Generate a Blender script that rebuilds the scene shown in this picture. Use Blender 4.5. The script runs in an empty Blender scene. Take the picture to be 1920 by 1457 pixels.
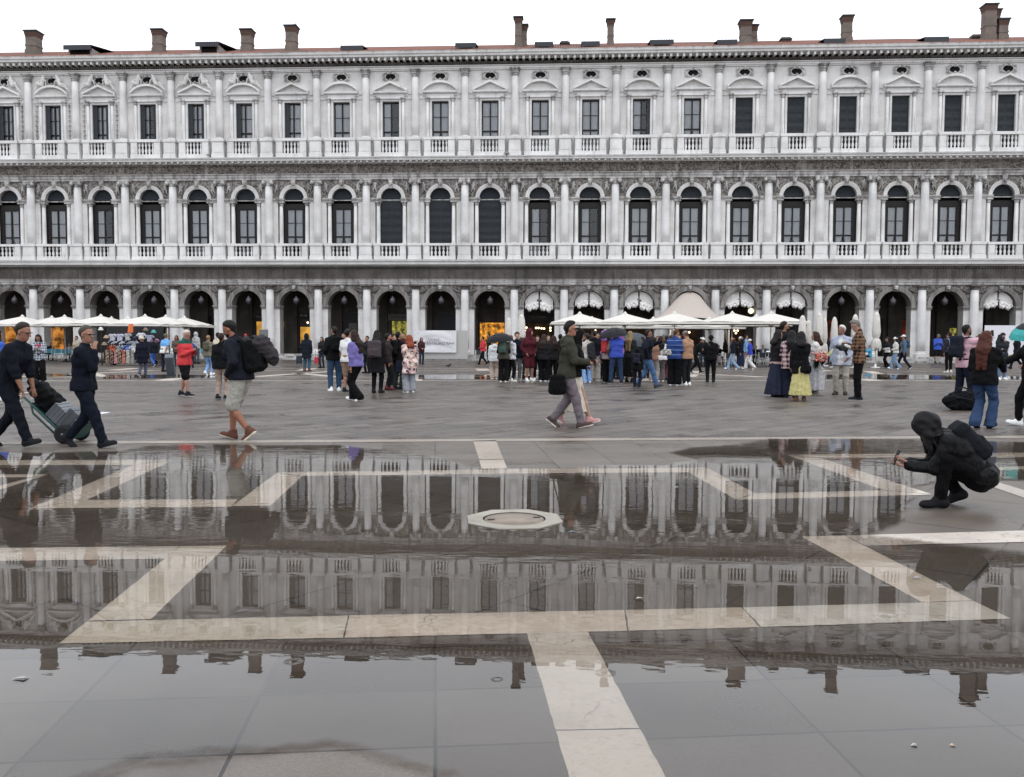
import bpy, bmesh, math, random
import numpy as np
from mathutils import Vector, Matrix, Euler

# ------------------------------------------------------------------ camera, world, sun, exposure
SC = bpy.context.scene
COL = SC.collection
F_PX, YAW, PITCH, ROLL, CAM_H, D, U0 = 1622.62, .0564, .0539, .0040, 1.5033, 69.958, -45.787
cy, sy = math.cos(YAW), math.sin(YAW)
cp, sp = math.cos(PITCH), math.sin(PITCH)
cr, sr = math.cos(ROLL), math.sin(ROLL)
_right = Vector((cy, sy, 0)); _fwd = Vector((-sy*cp, cy*cp, -sp)); _up = Vector((-sy*sp, cy*sp, cp))
_r2 = _right*cr + _up*sr; _u2 = _up*cr - _right*sr
cam_d = bpy.data.cameras.new('camera'); cam = bpy.data.objects.new('camera', cam_d); COL.objects.link(cam)
cam.matrix_world = Matrix(((_r2.x, _u2.x, -_fwd.x, 0), (_r2.y, _u2.y, -_fwd.y, 0), (_r2.z, _u2.z, -_fwd.z, CAM_H), (0, 0, 0, 1)))
cam_d.sensor_width = 36; cam_d.lens = F_PX/1920*36; cam_d.clip_start = .05; cam_d.clip_end = 3000
SC.camera = cam

SUN_EL, SUN_AZ = 62, 150            # degrees; a high, veiled sun over the camera's left shoulder
w = bpy.data.worlds.new('World'); SC.world = w; w.use_nodes = True
nt = w.node_tree; nt.nodes.clear()
sky = nt.nodes.new('ShaderNodeTexSky'); sky.sky_type = 'NISHITA'; sky.sun_disc = False
sky.sun_elevation = math.radians(SUN_EL); sky.sun_rotation = math.radians(SUN_AZ)
sky.dust_density = 4; sky.air_density = 1.0
mixc = nt.nodes.new('ShaderNodeMix'); mixc.data_type = 'RGBA'; mixc.inputs[0].default_value = .9   # cloud layer over the blue
mixc.inputs[7].default_value = (14.6, 15.25, 16.2, 1)
bg = nt.nodes.new('ShaderNodeBackground'); bg.inputs[1].default_value = .122
wo = nt.nodes.new('ShaderNodeOutputWorld')
nt.links.new(sky.outputs[0], mixc.inputs[6]); nt.links.new(mixc.outputs[2], bg.inputs[0]); nt.links.new(bg.outputs[0], wo.inputs[0])
sd = bpy.data.lights.new('sun', 'SUN'); sd.energy = .75; sd.angle = math.radians(25); sd.color = (1, .97, .93)
sun = bpy.data.objects.new('sun', sd); COL.objects.link(sun)
_az = math.radians(SUN_AZ); _el = math.radians(SUN_EL)
_sdir = Vector((math.sin(_az)*math.cos(_el), math.cos(_az)*math.cos(_el), math.sin(_el)))
sun.rotation_euler = _sdir.to_track_quat('Z', 'Y').to_euler(); sun.location = (0, 0, 60)
SC.view_settings.view_transform = 'Standard'; SC.view_settings.look = 'None'
SC.view_settings.exposure = 0; SC.view_settings.gamma = 1; SC.view_settings.use_curve_mapping = False
SC.render.engine = 'CYCLES'; SC.cycles.use_denoising = True
SC.render.filter_size = 1.15; SC.cycles.max_bounces = 6; SC.cycles.diffuse_bounces = 3; SC.cycles.glossy_bounces = 4
SC.cycles.transparent_max_bounces = 12; SC.cycles.caustics_reflective = False; SC.cycles.caustics_refractive = False
try: SC.cycles.denoiser = 'OPENIMAGEDENOISE'
except Exception: pass

# ------------------------------------------------------------------ survey: photo pixel -> point on the square
def ray(px, py):
    x, y = px-960, py-728.5
    x, y = x*cr+y*sr, -x*sr+y*cr
    return _right*(x/F_PX) + _up*(-y/F_PX) + _fwd
def gp(px, py, z=0.0):
    r = ray(px, py); t = (z-CAM_H)/r.z
    return (r.x*t, r.y*t)
def atY(px, py, Y):
    r = ray(px, py); t = Y/r.y
    return (r.x*t, Y, CAM_H+r.z*t)

rnd = random.Random(7)
def lin(c):
    if isinstance(c, str):
        c = [int(c[i:i+2], 16)/255 for i in (0, 2, 4)]
    return tuple(v/12.92 if v <= .04045 else ((v+.055)/1.055)**2.4 for v in c)

# ------------------------------------------------------------------ object helpers
def tag(o, label=None, cat=None, group=None, kind=None):
    if label: o['label'] = label
    if cat: o['category'] = cat
    if group: o['group'] = group
    if kind: o['kind'] = kind
    return o
def empty(name, loc=(0, 0, 0), rz=0, label=None, cat=None, group=None, kind=None):
    o = bpy.data.objects.new(name, None); COL.objects.link(o)
    o.location = loc; o.rotation_euler = (0, 0, rz); o.empty_display_size = .2
    return tag(o, label, cat, group, kind)
def link(name, me, parent=None, loc=None):
    o = bpy.data.objects.new(name, me); COL.objects.link(o)
    if parent: o.parent = parent
    if loc: o.location = loc
    return o
def copy_tree(o, parent=None):
    c = o.copy(); COL.objects.link(c); c.parent = parent
    for ch in [x for x in o.children]:
        copy_tree(ch, c)
    return c
def fast_mesh(name, V, Fc, mats, midx=None, smooth=True):
    """V (n,3) array, Fc (m,4) quads"""
    me = bpy.data.meshes.new(name)
    n, m = len(V), len(Fc)
    me.vertices.add(n); me.vertices.foreach_set('co', np.asarray(V, np.float32).ravel())
    me.loops.add(m*4); me.loops.foreach_set('vertex_index', np.asarray(Fc, np.int32).ravel())
    me.polygons.add(m); me.polygons.foreach_set('loop_start', np.arange(0, m*4, 4, dtype=np.int32))
    me.polygons.foreach_set('use_smooth', np.full(m, smooth, bool))
    for mm in mats: me.materials.append(mm)
    if midx is not None: me.polygons.foreach_set('material_index', np.asarray(midx, np.int32))
    me.update(calc_edges=True)
    return me

class MB:
    def __init__(s): s.v = []; s.f = []; s.m = []; s.sm = []
    def quad(s, a, b, c, d, m=0, sm=False):
        n = len(s.v); s.v += [a, b, c, d]; s.f.append((n, n+1, n+2, n+3)); s.m.append(m); s.sm.append(sm)
    def poly(s, pts, m=0):
        n = len(s.v); s.v += list(pts); s.f.append(tuple(range(n, n+len(pts)))); s.m.append(m); s.sm.append(False)
    def box(s, x0, x1, y0, y1, z0, z1, m=0, T=None):
        p = [(x0, y0, z0), (x1, y0, z0), (x1, y1, z0), (x0, y1, z0), (x0, y0, z1), (x1, y0, z1), (x1, y1, z1), (x0, y1, z1)]
        if T: p = [tuple(T @ Vector(q)) for q in p]
        n = len(s.v); s.v += p
        for q in ((0, 3, 2, 1), (4, 5, 6, 7), (0, 1, 5, 4), (1, 2, 6, 5), (2, 3, 7, 6), (3, 0, 4, 7)):
            s.f.append(tuple(n+k for k in q)); s.m.append(m); s.sm.append(False)
    def lathe(s, prof, c=(0, 0, 0), n=16, m=0, a0=0, a1=2*math.pi, sx=1, sy=1):
        full = abs(a1-a0-2*math.pi) < 1e-6
        k = n if full else n+1
        b = len(s.v)
        for r, z in prof:
            for i in range(k):
                a = a0+(a1-a0)*i/n
                s.v.append((c[0]+r*sx*math.cos(a), c[1]+r*sy*math.sin(a), c[2]+z))
        for j in range(len(prof)-1):
            for i in range(n):
                i2 = (i+1) % k
                s.f.append((b+j*k+i, b+j*k+i2, b+(j+1)*k+i2, b+(j+1)*k+i)); s.m.append(m); s.sm.append(True)
        if full:
            for j, rev in ((0, True), (len(prof)-1, False)):
                if prof[j][0] > 1e-4:
                    q = [b+j*k+i for i in range(k)]
                    s.f.append(tuple(q[::-1] if rev else q)); s.m.append(m); s.sm.append(False)
    def tube(s, pts, r, n=6, m=0, r1=None):
        pts = [Vector(p) for p in pts]; b = len(s.v); L = len(pts)
        for i, p in enumerate(pts):
            t = (pts[min(i+1, L-1)]-pts[max(i-1, 0)]).normalized()
            ref = Vector((0, 0, 1)) if abs(t.z) < .9 else Vector((1, 0, 0))
            u = t.cross(ref).normalized(); w_ = t.cross(u)
            rr = r if r1 is None else r+(r1-r)*i/(L-1)
            for k in range(n):
                a = 2*math.pi*k/n
                s.v.append(tuple(p+u*(rr*math.cos(a))+w_*(rr*math.sin(a))))
        for i in range(L-1):
            for k in range(n):
                k2 = (k+1) % n
                s.f.append((b+i*n+k, b+i*n+k2, b+(i+1)*n+k2, b+(i+1)*n+k)); s.m.append(m); s.sm.append(True)
        s.f.append(tuple(b+k for k in range(n))[::-1]); s.m.append(m); s.sm.append(False)
        s.f.append(tuple(b+(L-1)*n+k for k in range(n))); s.m.append(m); s.sm.append(False)
    def strip(s, prof, x0, x1, m=0, cap=True):
        """profile [(y,z)] swept along X"""
        b = len(s.v); n = len(prof)
        s.v += [(x0, y, z) for y, z in prof]+[(x1, y, z) for y, z in prof]
        for i in range(n-1):
            s.f.append((b+i, b+n+i, b+n+i+1, b+i+1)); s.m.append(m); s.sm.append(False)
        if cap:
            s.f.append(tuple(b+i for i in range(n))); s.m.append(m); s.sm.append(False)
            s.f.append(tuple(b+n+i for i in range(n))[::-1]); s.m.append(m); s.sm.append(False)
    def mesh(s, name, mats):
        me = bpy.data.meshes.new(name); me.from_pydata(s.v, [], s.f)
        for mm in (mats if isinstance(mats, (list, tuple)) else [mats]): me.materials.append(mm)
        me.polygons.foreach_set('material_index', s.m); me.polygons.foreach_set('use_smooth', s.sm)
        me.update(); return me
    def build(s, name, mats, parent=None, loc=None):
        return link(name, s.mesh(name, mats), parent, loc)

# ------------------------------------------------------------------ node helpers
def new_mat(name):
    m = bpy.data.materials.new(name); m.use_nodes = True
    t = m.node_tree; t.nodes.clear()
    return m, t
def N(t, typ, ins=None, **kw):
    n = t.nodes.new(typ)
    for k, v in kw.items(): setattr(n, k, v)
    if ins:
        for k, v in ins.items():
            sk = n.inputs[k]
            if isinstance(v, bpy.types.NodeSocket): t.links.new(v, sk)
            else: sk.default_value = v
    return n
def MATH(t, op, a, b=None, c=None, clamp=False):
    i = {0: a}
    if b is not None: i[1] = b
    if c is not None: i[2] = c
    return N(t, 'ShaderNodeMath', i, operation=op, use_clamp=clamp).outputs[0]
def MIX(t, fac, a, b, blend='MIX'):
    n = N(t, 'ShaderNodeMix', {0: fac}, data_type='RGBA', blend_type=blend)
    for k, v in ((6, a), (7, b)):
        if isinstance(v, bpy.types.NodeSocket): t.links.new(v, n.inputs[k])
        else: n.inputs[k].default_value = tuple(v)[:3]+(1,)
    return n.outputs[2]
def RAMP(t, fac, stops):
    n = N(t, 'ShaderNodeValToRGB', {0: fac}); e = n.color_ramp.elements
    while len(e) < len(stops): e.new(.5)
    for q, (p, c) in zip(e, stops):
        q.position = p; q.color = (tuple(c)[:3]+(1,)) if not isinstance(c, (int, float)) else (c, c, c, 1)
    return n.outputs[0]
def NOISE(t, vec, scale, detail=3, rough=.55, dist=0):
    return N(t, 'ShaderNodeTexNoise', {'Vector': vec, 'Scale': scale, 'Detail': detail, 'Roughness': rough, 'Distortion': dist}).outputs[0]
def POS(t): return N(t, 'ShaderNodeNewGeometry').outputs['Position']
def OBJC(t): return N(t, 'ShaderNodeTexCoord').outputs['Object']
def SCALE(t, v, s): return N(t, 'ShaderNodeMapping', {'Vector': v, 'Scale': s}).outputs[0]
def BUMP(t, h, dist, strength=1.0):
    return N(t, 'ShaderNodeBump', {'Height': h, 'Distance': dist, 'Strength': strength}).outputs[0]
def PBSDF(t, col, rough=.8, normal=None, spec=.5, metal=0, **kw):
    i = {'Roughness': rough, 'Metallic': metal, 'Specular IOR Level': spec}
    if isinstance(col, bpy.types.NodeSocket): i['Base Color'] = col
    else: i['Base Color'] = tuple(col)[:3]+(1,)
    if normal is not None: i['Normal'] = normal
    i.update(kw)
    b = N(t, 'ShaderNodeBsdfPrincipled', i)
    N(t, 'ShaderNodeOutputMaterial', {0: b.outputs[0]})
    return b
def plain(name, col, rough=.7, spec=.4, metal=0, var=.12, scale=9):
    m, t = new_mat(name)
    n = NOISE(t, OBJC(t), scale)
    c = MIX(t, n, tuple(v*(1-var) for v in lin(col)), tuple(min(1, v*(1+var)) for v in lin(col)))
    PBSDF(t, c, rough, spec=spec, metal=metal); return m
def emis(name, col, strength):
    m, t = new_mat(name)
    e = N(t, 'ShaderNodeEmission', {0: tuple(col)+(1,), 1: strength}); N(t, 'ShaderNodeOutputMaterial', {0: e.outputs[0]})
    return m
# ------------------------------------------------------------------ stone, roof, ground and water materials
def stone_mat(name, a, b, dirt, streak=.5, bump=.006, rough=.85, lo=.5, blocks=False, relief=False):
    """Istrian stone: two tones, dark vertical run-off streaks and soot blotches"""
    m, t = new_mat(name); P = POS(t)
    n1 = NOISE(t, P, .9, 5); n2 = NOISE(t, P, 7, 4)
    st = NOISE(t, SCALE(t, P, (3.2, 3.2, .22)), 1.0, 4, .6)
    blot = NOISE(t, P, .35, 4, .6)
    c = MIX(t, RAMP(t, n1, [(.35, 0), (.65, 1)]), a, b)
    if blocks:
        bv = N(t, 'ShaderNodeMapping', {'Vector': P, 'Rotation': (math.pi/2, 0, 0)}, vector_type='TEXTURE').outputs[0]
        bk = N(t, 'ShaderNodeTexBrick', {'Vector': bv, 'Color1': (0, 0, 0, 1), 'Color2': (1, 1, 1, 1), 'Mortar': (.5, .5, .5, 1), 'Scale': 1, 'Mortar Size': .008, 'Brick Width': 1.15, 'Row Height': .62})
        c = MIX(t, MATH(t, 'MULTIPLY', bk.outputs[0], .30), c, (a[0]*.93, a[1]*.87, a[2]*.82)); c = MIX(t, MATH(t, 'MULTIPLY', bk.outputs[1], .35), c, dirt)
    if relief:
        rl = NOISE(t, P, 5.5, 2, .5, .8); c = MIX(t, RAMP(t, rl, [(.44, 0), (.56, .9)]), c, (.20, .185, .172)); n2 = MATH(t, 'ADD', n2, MATH(t, 'MULTIPLY', rl, 2.0))
    c = MIX(t, MATH(t, 'MULTIPLY', RAMP(t, st, [(lo, 0), (lo+.2, 1)]), streak), c, dirt)
    c = MIX(t, MATH(t, 'MULTIPLY', RAMP(t, blot, [(.52, 0), (.7, 1)]), streak*.55), c, dirt)
    c = MIX(t, .22, c, N(t, 'ShaderNodeCombineColor', {0: n2, 1: n2, 2: n2}).outputs[0], 'SOFT_LIGHT')
    PBSDF(t, c, rough, BUMP(t, n2, bump), spec=.25); return m
M = {}
M['stone'] = stone_mat('istrian_stone', (.555, .544, .535), (.67, .658, .65), (.27, .26, .252), .42, lo=.56, blocks=True)
M['shaft'] = stone_mat('column_shaft_stone', (.555, .546, .538), (.665, .655, .647), (.29, .28, .27), .38, lo=.56)
M['trim'] = stone_mat('weathered_trim_stone', (.36, .345, .335), (.48, .465, .455), (.13, .12, .115), .8, lo=.45)
M['soot'] = stone_mat('sooty_carved_stone', (.082, .070, .062), (.145, .126, .112), (.04, .034, .031), .6, .02, lo=.5)
M['crust'] = stone_mat('half_sooty_shaded_stone', (.10, .09, .083), (.18, .165, .155), (.045, .04, .037), .7, .015, lo=.46)  # soot on carvings and capitals; painted shade on the ground arch undersides
M['relief'] = stone_mat('carved_sooty_spandrel', (.062, .055, .050), (.105, .095, .088), (.03, .027, .025), .6, .03, lo=.5, relief=True)
M['archstone'] = stone_mat('grimy_arch_stone', (.20, .188, .178), (.30, .285, .272), (.07, .063, .058), .7, .01, lo=.46)
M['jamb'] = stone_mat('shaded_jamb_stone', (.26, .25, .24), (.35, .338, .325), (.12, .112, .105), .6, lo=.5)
M['pale'] = stone_mat('rainwashed_stone', (.60, .59, .58), (.71, .70, .69), (.29, .28, .27), .45, lo=.54)
M['carve'] = stone_mat('carved_figure_stone', (.32, .31, .30), (.50, .49, .48), (.10, .09, .085), .75, .01, lo=.45)
def frieze_mat():
    m, t = new_mat('scrollwork_frieze'); P = POS(t)
    s = SCALE(t, P, (1.0, .2, 1.15))
    v = N(t, 'ShaderNodeTexVoronoi', {'Vector': s, 'Scale': 1.6}, feature='DISTANCE_TO_EDGE').outputs[0]
    wv = N(t, 'ShaderNodeTexWave', {'Vector': s, 'Scale': 1.9, 'Distortion': 9, 'Detail': 2, 'Detail Scale': 2.2}).outputs[1]
    n = NOISE(t, P, .5, 4)
    fo = NOISE(t, P, 6.5, 2, .5, 1.2); sv = NOISE(t, SCALE(t, P, (1.6, 1, .12)), 1.3, 3)
    c = MIX(t, RAMP(t, fo, [(.44, 0), (.56, 1)]), (.060, .051, .045), (.20, .178, .16))
    c = MIX(t, RAMP(t, sv, [(.60, 0), (.70, .55)]), c, (.36, .34, .32))
    c = MIX(t, RAMP(t, n, [(.5, 0), (.72, .55)]), c, (.21, .195, .185))
    PBSDF(t, c, .9, BUMP(t, fo, .08), spec=.2); return m
M['scroll'] = frieze_mat()
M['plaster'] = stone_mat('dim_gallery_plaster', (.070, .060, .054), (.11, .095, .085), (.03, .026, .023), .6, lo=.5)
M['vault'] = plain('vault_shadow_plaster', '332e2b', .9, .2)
M['shutter'] = None
def shutter_mat():
    m, t = new_mat('dark_green_shutter'); P = OBJC(t)
    wv = N(t, 'ShaderNodeTexWave', {'Vector': P, 'Scale': 3.2}, bands_direction='Z').outputs[1]
    n = NOISE(t, P, 3)
    c = MIX(t, n, (.014, .018, .023), (.026, .031, .038))
    PBSDF(t, c, .55, BUMP(t, wv, .02), spec=.35); return m
M['shutter'] = shutter_mat()
M['wood'] = plain('dark_window_wood', '171211', .6, .3)
M['black'] = plain('black_iron', '17181b', .5, .4)
M['interior'] = plain('painted_room_shade', '1c1a1a', .95, .1)
def glass_mat():
    m, t = new_mat('window_glass'); P = OBJC(t)
    nz = BUMP(t, NOISE(t, P, 1.2, 2), .012)
    fr = N(t, 'ShaderNodeFresnel', {0: 1.55, 'Normal': nz}).outputs[0]
    fac = MATH(t, 'MULTIPLY', fr, 1.1, clamp=True)
    g = N(t, 'ShaderNodeBsdfGlossy', {'Color': (.9, .92, .95, 1), 'Roughness': .02, 'Normal': nz}).outputs[0]
    tr = N(t, 'ShaderNodeBsdfTransparent', {0: (.82, .85, .86, 1)}).outputs[0]
    mx = N(t, 'ShaderNodeMixShader', {0: fac, 1: tr, 2: g}); N(t, 'ShaderNodeOutputMaterial', {0: mx.outputs[0]})
    return m
M['glass'] = glass_mat()
M['curtain'] = plain('net_curtain', 'e4e1e4', .9, .1, var=.12, scale=4)
M['drape'] = plain('white_drape', 'dfdcda', .9, .1, var=.07, scale=3)
def tile_mat():
    m, t = new_mat('terracotta_tiles'); P = POS(t)
    wv = N(t, 'ShaderNodeTexWave', {'Vector': P, 'Scale': 1.45}, bands_direction='X').outputs[1]
    rows = N(t, 'ShaderNodeTexWave', {'Vector': P, 'Scale': 1.1}, bands_direction='Y', wave_profile='SAW').outputs[1]
    n = NOISE(t, P, 6, 3); n2 = NOISE(t, P, .25, 3)
    c = MIX(t, n, (.20, .075, .052), (.30, .135, .10))
    c = MIX(t, RAMP(t, n2, [(.45, 0), (.62, .75)]), c, (.12, .085, .072))
    c = MIX(t, RAMP(t, wv, [(.0, .75), (.35, 0)]), c, (.05, .02, .015))
    PBSDF(t, c, .85, BUMP(t, MATH(t, 'ADD', wv, MATH(t, 'MULTIPLY', rows, .4)), .07), spec=.2); return m
M['tile'] = tile_mat()
def brick_mat():
    m, t = new_mat('old_chimney_brick'); P = OBJC(t)
    v = SCALE(t, P, (1, 1, 1))
    b = N(t, 'ShaderNodeTexBrick', {'Vector': N(t, 'ShaderNodeMapping', {'Vector': P, 'Rotation': (math.pi/2, 0, 0)}).outputs[0],
          'Color1': (.15, .105, .085, 1), 'Color2': (.23, .17, .14, 1), 'Mortar': (.20, .18, .165, 1), 'Scale': 1, 'Mortar Size': .012,
          'Brick Width': .26, 'Row Height': .075})
    n = NOISE(t, POS(t), 1.5, 4)
    c = MIX(t, RAMP(t, n, [(.38, 0), (.6, .8)]), b.outputs[0], (.14, .125, .11))
    PBSDF(t, c, .9, BUMP(t, b.outputs[1], .01), spec=.2); return m
M['brick'] = brick_mat()
M['brickred'] = plain('red_chimney_cap', '57453d', .9, .2, var=.25, scale=5)
M['corr'] = plain('dark_corrugated_sheet', '2a2d33', .55, .4)
M['zinc'] = plain('grey_dormer_cheek', '8f8a88', .8, .3)

def paving_mat():
    """grey trachyte: herringbone field far off, square slabs near, diagonal slabs inside the pale frames"""
    m, t = new_mat('wet_trachyte_paving'); P = POS(t)
    def brick(rot, bw, rh, off, mortar):
        v = N(t, 'ShaderNodeMapping', {'Vector': P, 'Rotation': (0, 0, rot)}, vector_type='TEXTURE').outputs[0]
        b = N(t, 'ShaderNodeTexBrick', {'Vector': v, 'Color1': (0, 0, 0, 1), 'Color2': (1, 1, 1, 1), 'Mortar': (.5, .5, .5, 1), 'Scale': 1,
              'Mortar Size': mortar, 'Mortar Smooth': .3, 'Brick Width': bw, 'Row Height': rh, 'Bias': 0}, offset=off)
        return b.outputs[0], b.outputs[1]
    A = .1452
    far_c, far_f = brick(A+math.radians(41), 1.05, .46, .5, .026)
    dia_c, dia_f = brick(A+math.radians(47), 1.55, 1.02, .5, .010)
    sq_c, sq_f = brick(A, .74, .525, 0, .007)
    q = N(t, 'ShaderNodeVectorMath', {0: P, 1: (-.1447, .9895, 0)}, operation='DOT_PRODUCT').outputs['Value']
    far = MATH(t, 'GREATER_THAN', q, 13.22)
    dia = MATH(t, 'MULTIPLY', MATH(t, 'GREATER_THAN', q, 4.5), MATH(t, 'LESS_THAN', q, 9.95))
    def pick(s_, d_, f_):
        a = MIX(t, dia, s_, d_); return MIX(t, far, a, f_)
    tint = pick(sq_c, dia_c, far_c); mort = pick(sq_f, dia_f, far_f)
    mort = MATH(t, 'MULTIPLY', mort, RAMP(t, NOISE(t, P, 1.3, 3), [(.36, .25), (.56, 1)]))
    wob = NOISE(t, P, .55, 4, .6); fine = NOISE(t, P, 55, 3, .7); mid = NOISE(t, P, 4, 4)
    c = MIX(t, tint, (.064, .050, .042), (.150, .126, .108))
    c = MIX(t, RAMP(t, mid, [(.3, .0), (.7, .45)]), c, (.095, .068, .048)); c = MIX(t, RAMP(t, NOISE(t, P, .8, 4, .65), [(.50, 0), (.66, .55)]), c, (.042, .036, .031))
    c = MIX(t, MATH(t, 'MULTIPLY', MATH(t, 'MULTIPLY', MATH(t, 'LESS_THAN', q, 13.0), MATH(t, 'GREATER_THAN', q, 4.35)), .62), c, MIX(t, mid, (.088, .070, .053), (.150, .122, .096)))
    c = MIX(t, RAMP(t, NOISE(t, P, 130, 2, .7), [(.36, .55), (.52, 0)]), c, (.04, .034, .029))
    c = MIX(t, RAMP(t, fine, [(.35, .40), (.62, 0)]), c, (.045, .040, .036))
    c = MIX(t, MATH(t, 'MULTIPLY', mort, .95), c, (.012, .010, .009))
    damp = RAMP(t, wob, [(.38, .13), (.62, .46)])
    rough = MATH(t, 'ADD', damp, MATH(t, 'ADD', MATH(t, 'MULTIPLY', fine, .10), MATH(t, 'MULTIPLY', tint, .16)))
    h = MATH(t, 'ADD', MATH(t, 'MULTIPLY', mort, -.9), MATH(t, 'ADD', MATH(t, 'MULTIPLY', fine, .22), MATH(t, 'MULTIPLY', tint, .25)))
    t2 = MATH(t, 'SUBTRACT', MATH(t, 'FRACT', MATH(t, 'MULTIPLY', tint, 7.31)), .5); t1 = MATH(t, 'SUBTRACT', tint, .5)
    tilt = N(t, 'ShaderNodeCombineXYZ', {0: MATH(t, 'MULTIPLY', t1, .04), 1: MATH(t, 'MULTIPLY', t2, .085), 2: 1.0}).outputs[0]
    nn = N(t, 'ShaderNodeVectorMath', {0: tilt}, operation='NORMALIZE').outputs[0]
    bmp = N(t, 'ShaderNodeBump', {'Height': h, 'Distance': .008, 'Strength': .9, 'Normal': nn}).outputs[0]
    PBSDF(t, c, rough, bmp, spec=.55); return m
M['paving'] = paving_mat()
def band_mat():
    m, t = new_mat('pale_stone_band'); P = POS(t)
    tint = N(t, 'ShaderNodeAttribute', attribute_name='tint').outputs['Color']
    n = NOISE(t, P, 2.2, 5, .6); f = NOISE(t, P, 26, 4, .65)
    warp = N(t, 'ShaderNodeVectorMath', {0: P, 1: N(t, 'ShaderNodeVectorMath', {0: N(t, 'ShaderNodeTexNoise', {'Vector': P, 'Scale': 3.0, 'Detail': 3}).outputs[1], 'Scale': .5}, operation='SCALE').outputs[0]}, operation='ADD').outputs[0]
    cr_ = N(t, 'ShaderNodeTexVoronoi', {'Vector': warp, 'Scale': 2.6}, feature='DISTANCE_TO_EDGE').outputs[0]
    crack = MATH(t, 'MULTIPLY', RAMP(t, cr_, [(.0, 1), (.016, 0)]), RAMP(t, NOISE(t, P, 1.1), [(.5, 0), (.62, .65)]))
    c = MIX(t, n, (.50, .455, .41), (.64, .60, .555))
    c = MIX(t, RAMP(t, f, [(.52, 0), (.75, .45)]), c, (.29, .23, .17)); c = MIX(t, RAMP(t, NOISE(t, P, 1.4, 5, .65), [(.50, 0), (.70, .5)]), c, (.25, .225, .195))
    c = MIX(t, 1.0, c, tint, 'MULTIPLY')
    c = MIX(t, crack, c, (.07, .055, .045))
    rough = RAMP(t, NOISE(t, P, .7), [(.35, .22), (.65, .42)])
    PBSDF(t, c, rough, BUMP(t, MATH(t, 'SUBTRACT', f, crack), .004), spec=.5); return m
M['band'] = band_mat()
DROPS = []     # rain-ring centres, filled in below
def water_mat():
    m, t = new_mat('rain_water_film'); P = POS(t)
    dep = N(t, 'ShaderNodeAttribute', attribute_name='depth').outputs['Fac']
    br = MATH(t, 'MULTIPLY', MATH(t, 'SUBTRACT', NOISE(t, P, 5, 5, .65), .5), .16)
    al = RAMP(t, MATH(t, 'ADD', dep, br), [(.0, 0), (.09, 1)])
    w1 = NOISE(t, SCALE(t, P, (1.5, 4.6, 1)), 1.6, 2, .5)
    w2 = NOISE(t, SCALE(t, P, (4.0, 11, 1)), 2.0, 2, .5)
    sepx = N(t, 'ShaderNodeSeparateXYZ', {0: P}).outputs
    far_ = N(t, 'ShaderNodeMapRange', {0: sepx[1], 1: 3.4, 2: 8.5, 3: .28, 4: 1.0}).outputs[0]
    calm = RAMP(t, NOISE(t, P, .33, 2), [(.40, .08), (.68, 1.0)])
    h = MATH(t, 'MULTIPLY', MATH(t, 'ADD', MATH(t, 'MULTIPLY', w1, .0021), MATH(t, 'MULTIPLY', w2, .0004)), MATH(t, 'MULTIPLY', calm, far_))
    for (x, y, r) in DROPS:
        d = N(t, 'ShaderNodeVectorMath', {0: P, 1: (x, y, .012)}, operation='DISTANCE').outputs['Value']
        k = MATH(t, 'DIVIDE', d, r)
        env = MATH(t, 'MULTIPLY', MATH(t, 'SUBTRACT', 1.0, MATH(t, 'ABSOLUTE', MATH(t, 'MULTIPLY', MATH(t, 'SUBTRACT', k, .72), 3.4)), clamp=True), .0005)
        h = MATH(t, 'ADD', h, MATH(t, 'MULTIPLY', MATH(t, 'SINE', MATH(t, 'MULTIPLY', k, 34.0)), env))
    nb = N(t, 'ShaderNodeBump', {'Height': h, 'Distance': 1.0, 'Strength': 1.0}).outputs[0]
    fr = N(t, 'ShaderNodeFresnel', {0: 1.42, 'Normal': nb}).outputs[0]
    g = N(t, 'ShaderNodeBsdfGlossy', {'Color': (1, 1, 1, 1), 'Roughness': 0.0, 'Normal': nb}, distribution='GGX').outputs[0]
    tint = N(t, 'ShaderNodeBsdfTransparent', {0: (.93, .905, .87, 1)}).outputs[0]
    wet = N(t, 'ShaderNodeMixShader', {0: fr, 1: tint, 2: g}).outputs[0]
    tr = N(t, 'ShaderNodeBsdfTransparent', {0: (1, 1, 1, 1)}).outputs[0]
    mx = N(t, 'ShaderNodeMixShader', {0: al, 1: tr, 2: wet}); N(t, 'ShaderNodeOutputMaterial', {0: mx.outputs[0]})
    return m
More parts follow.
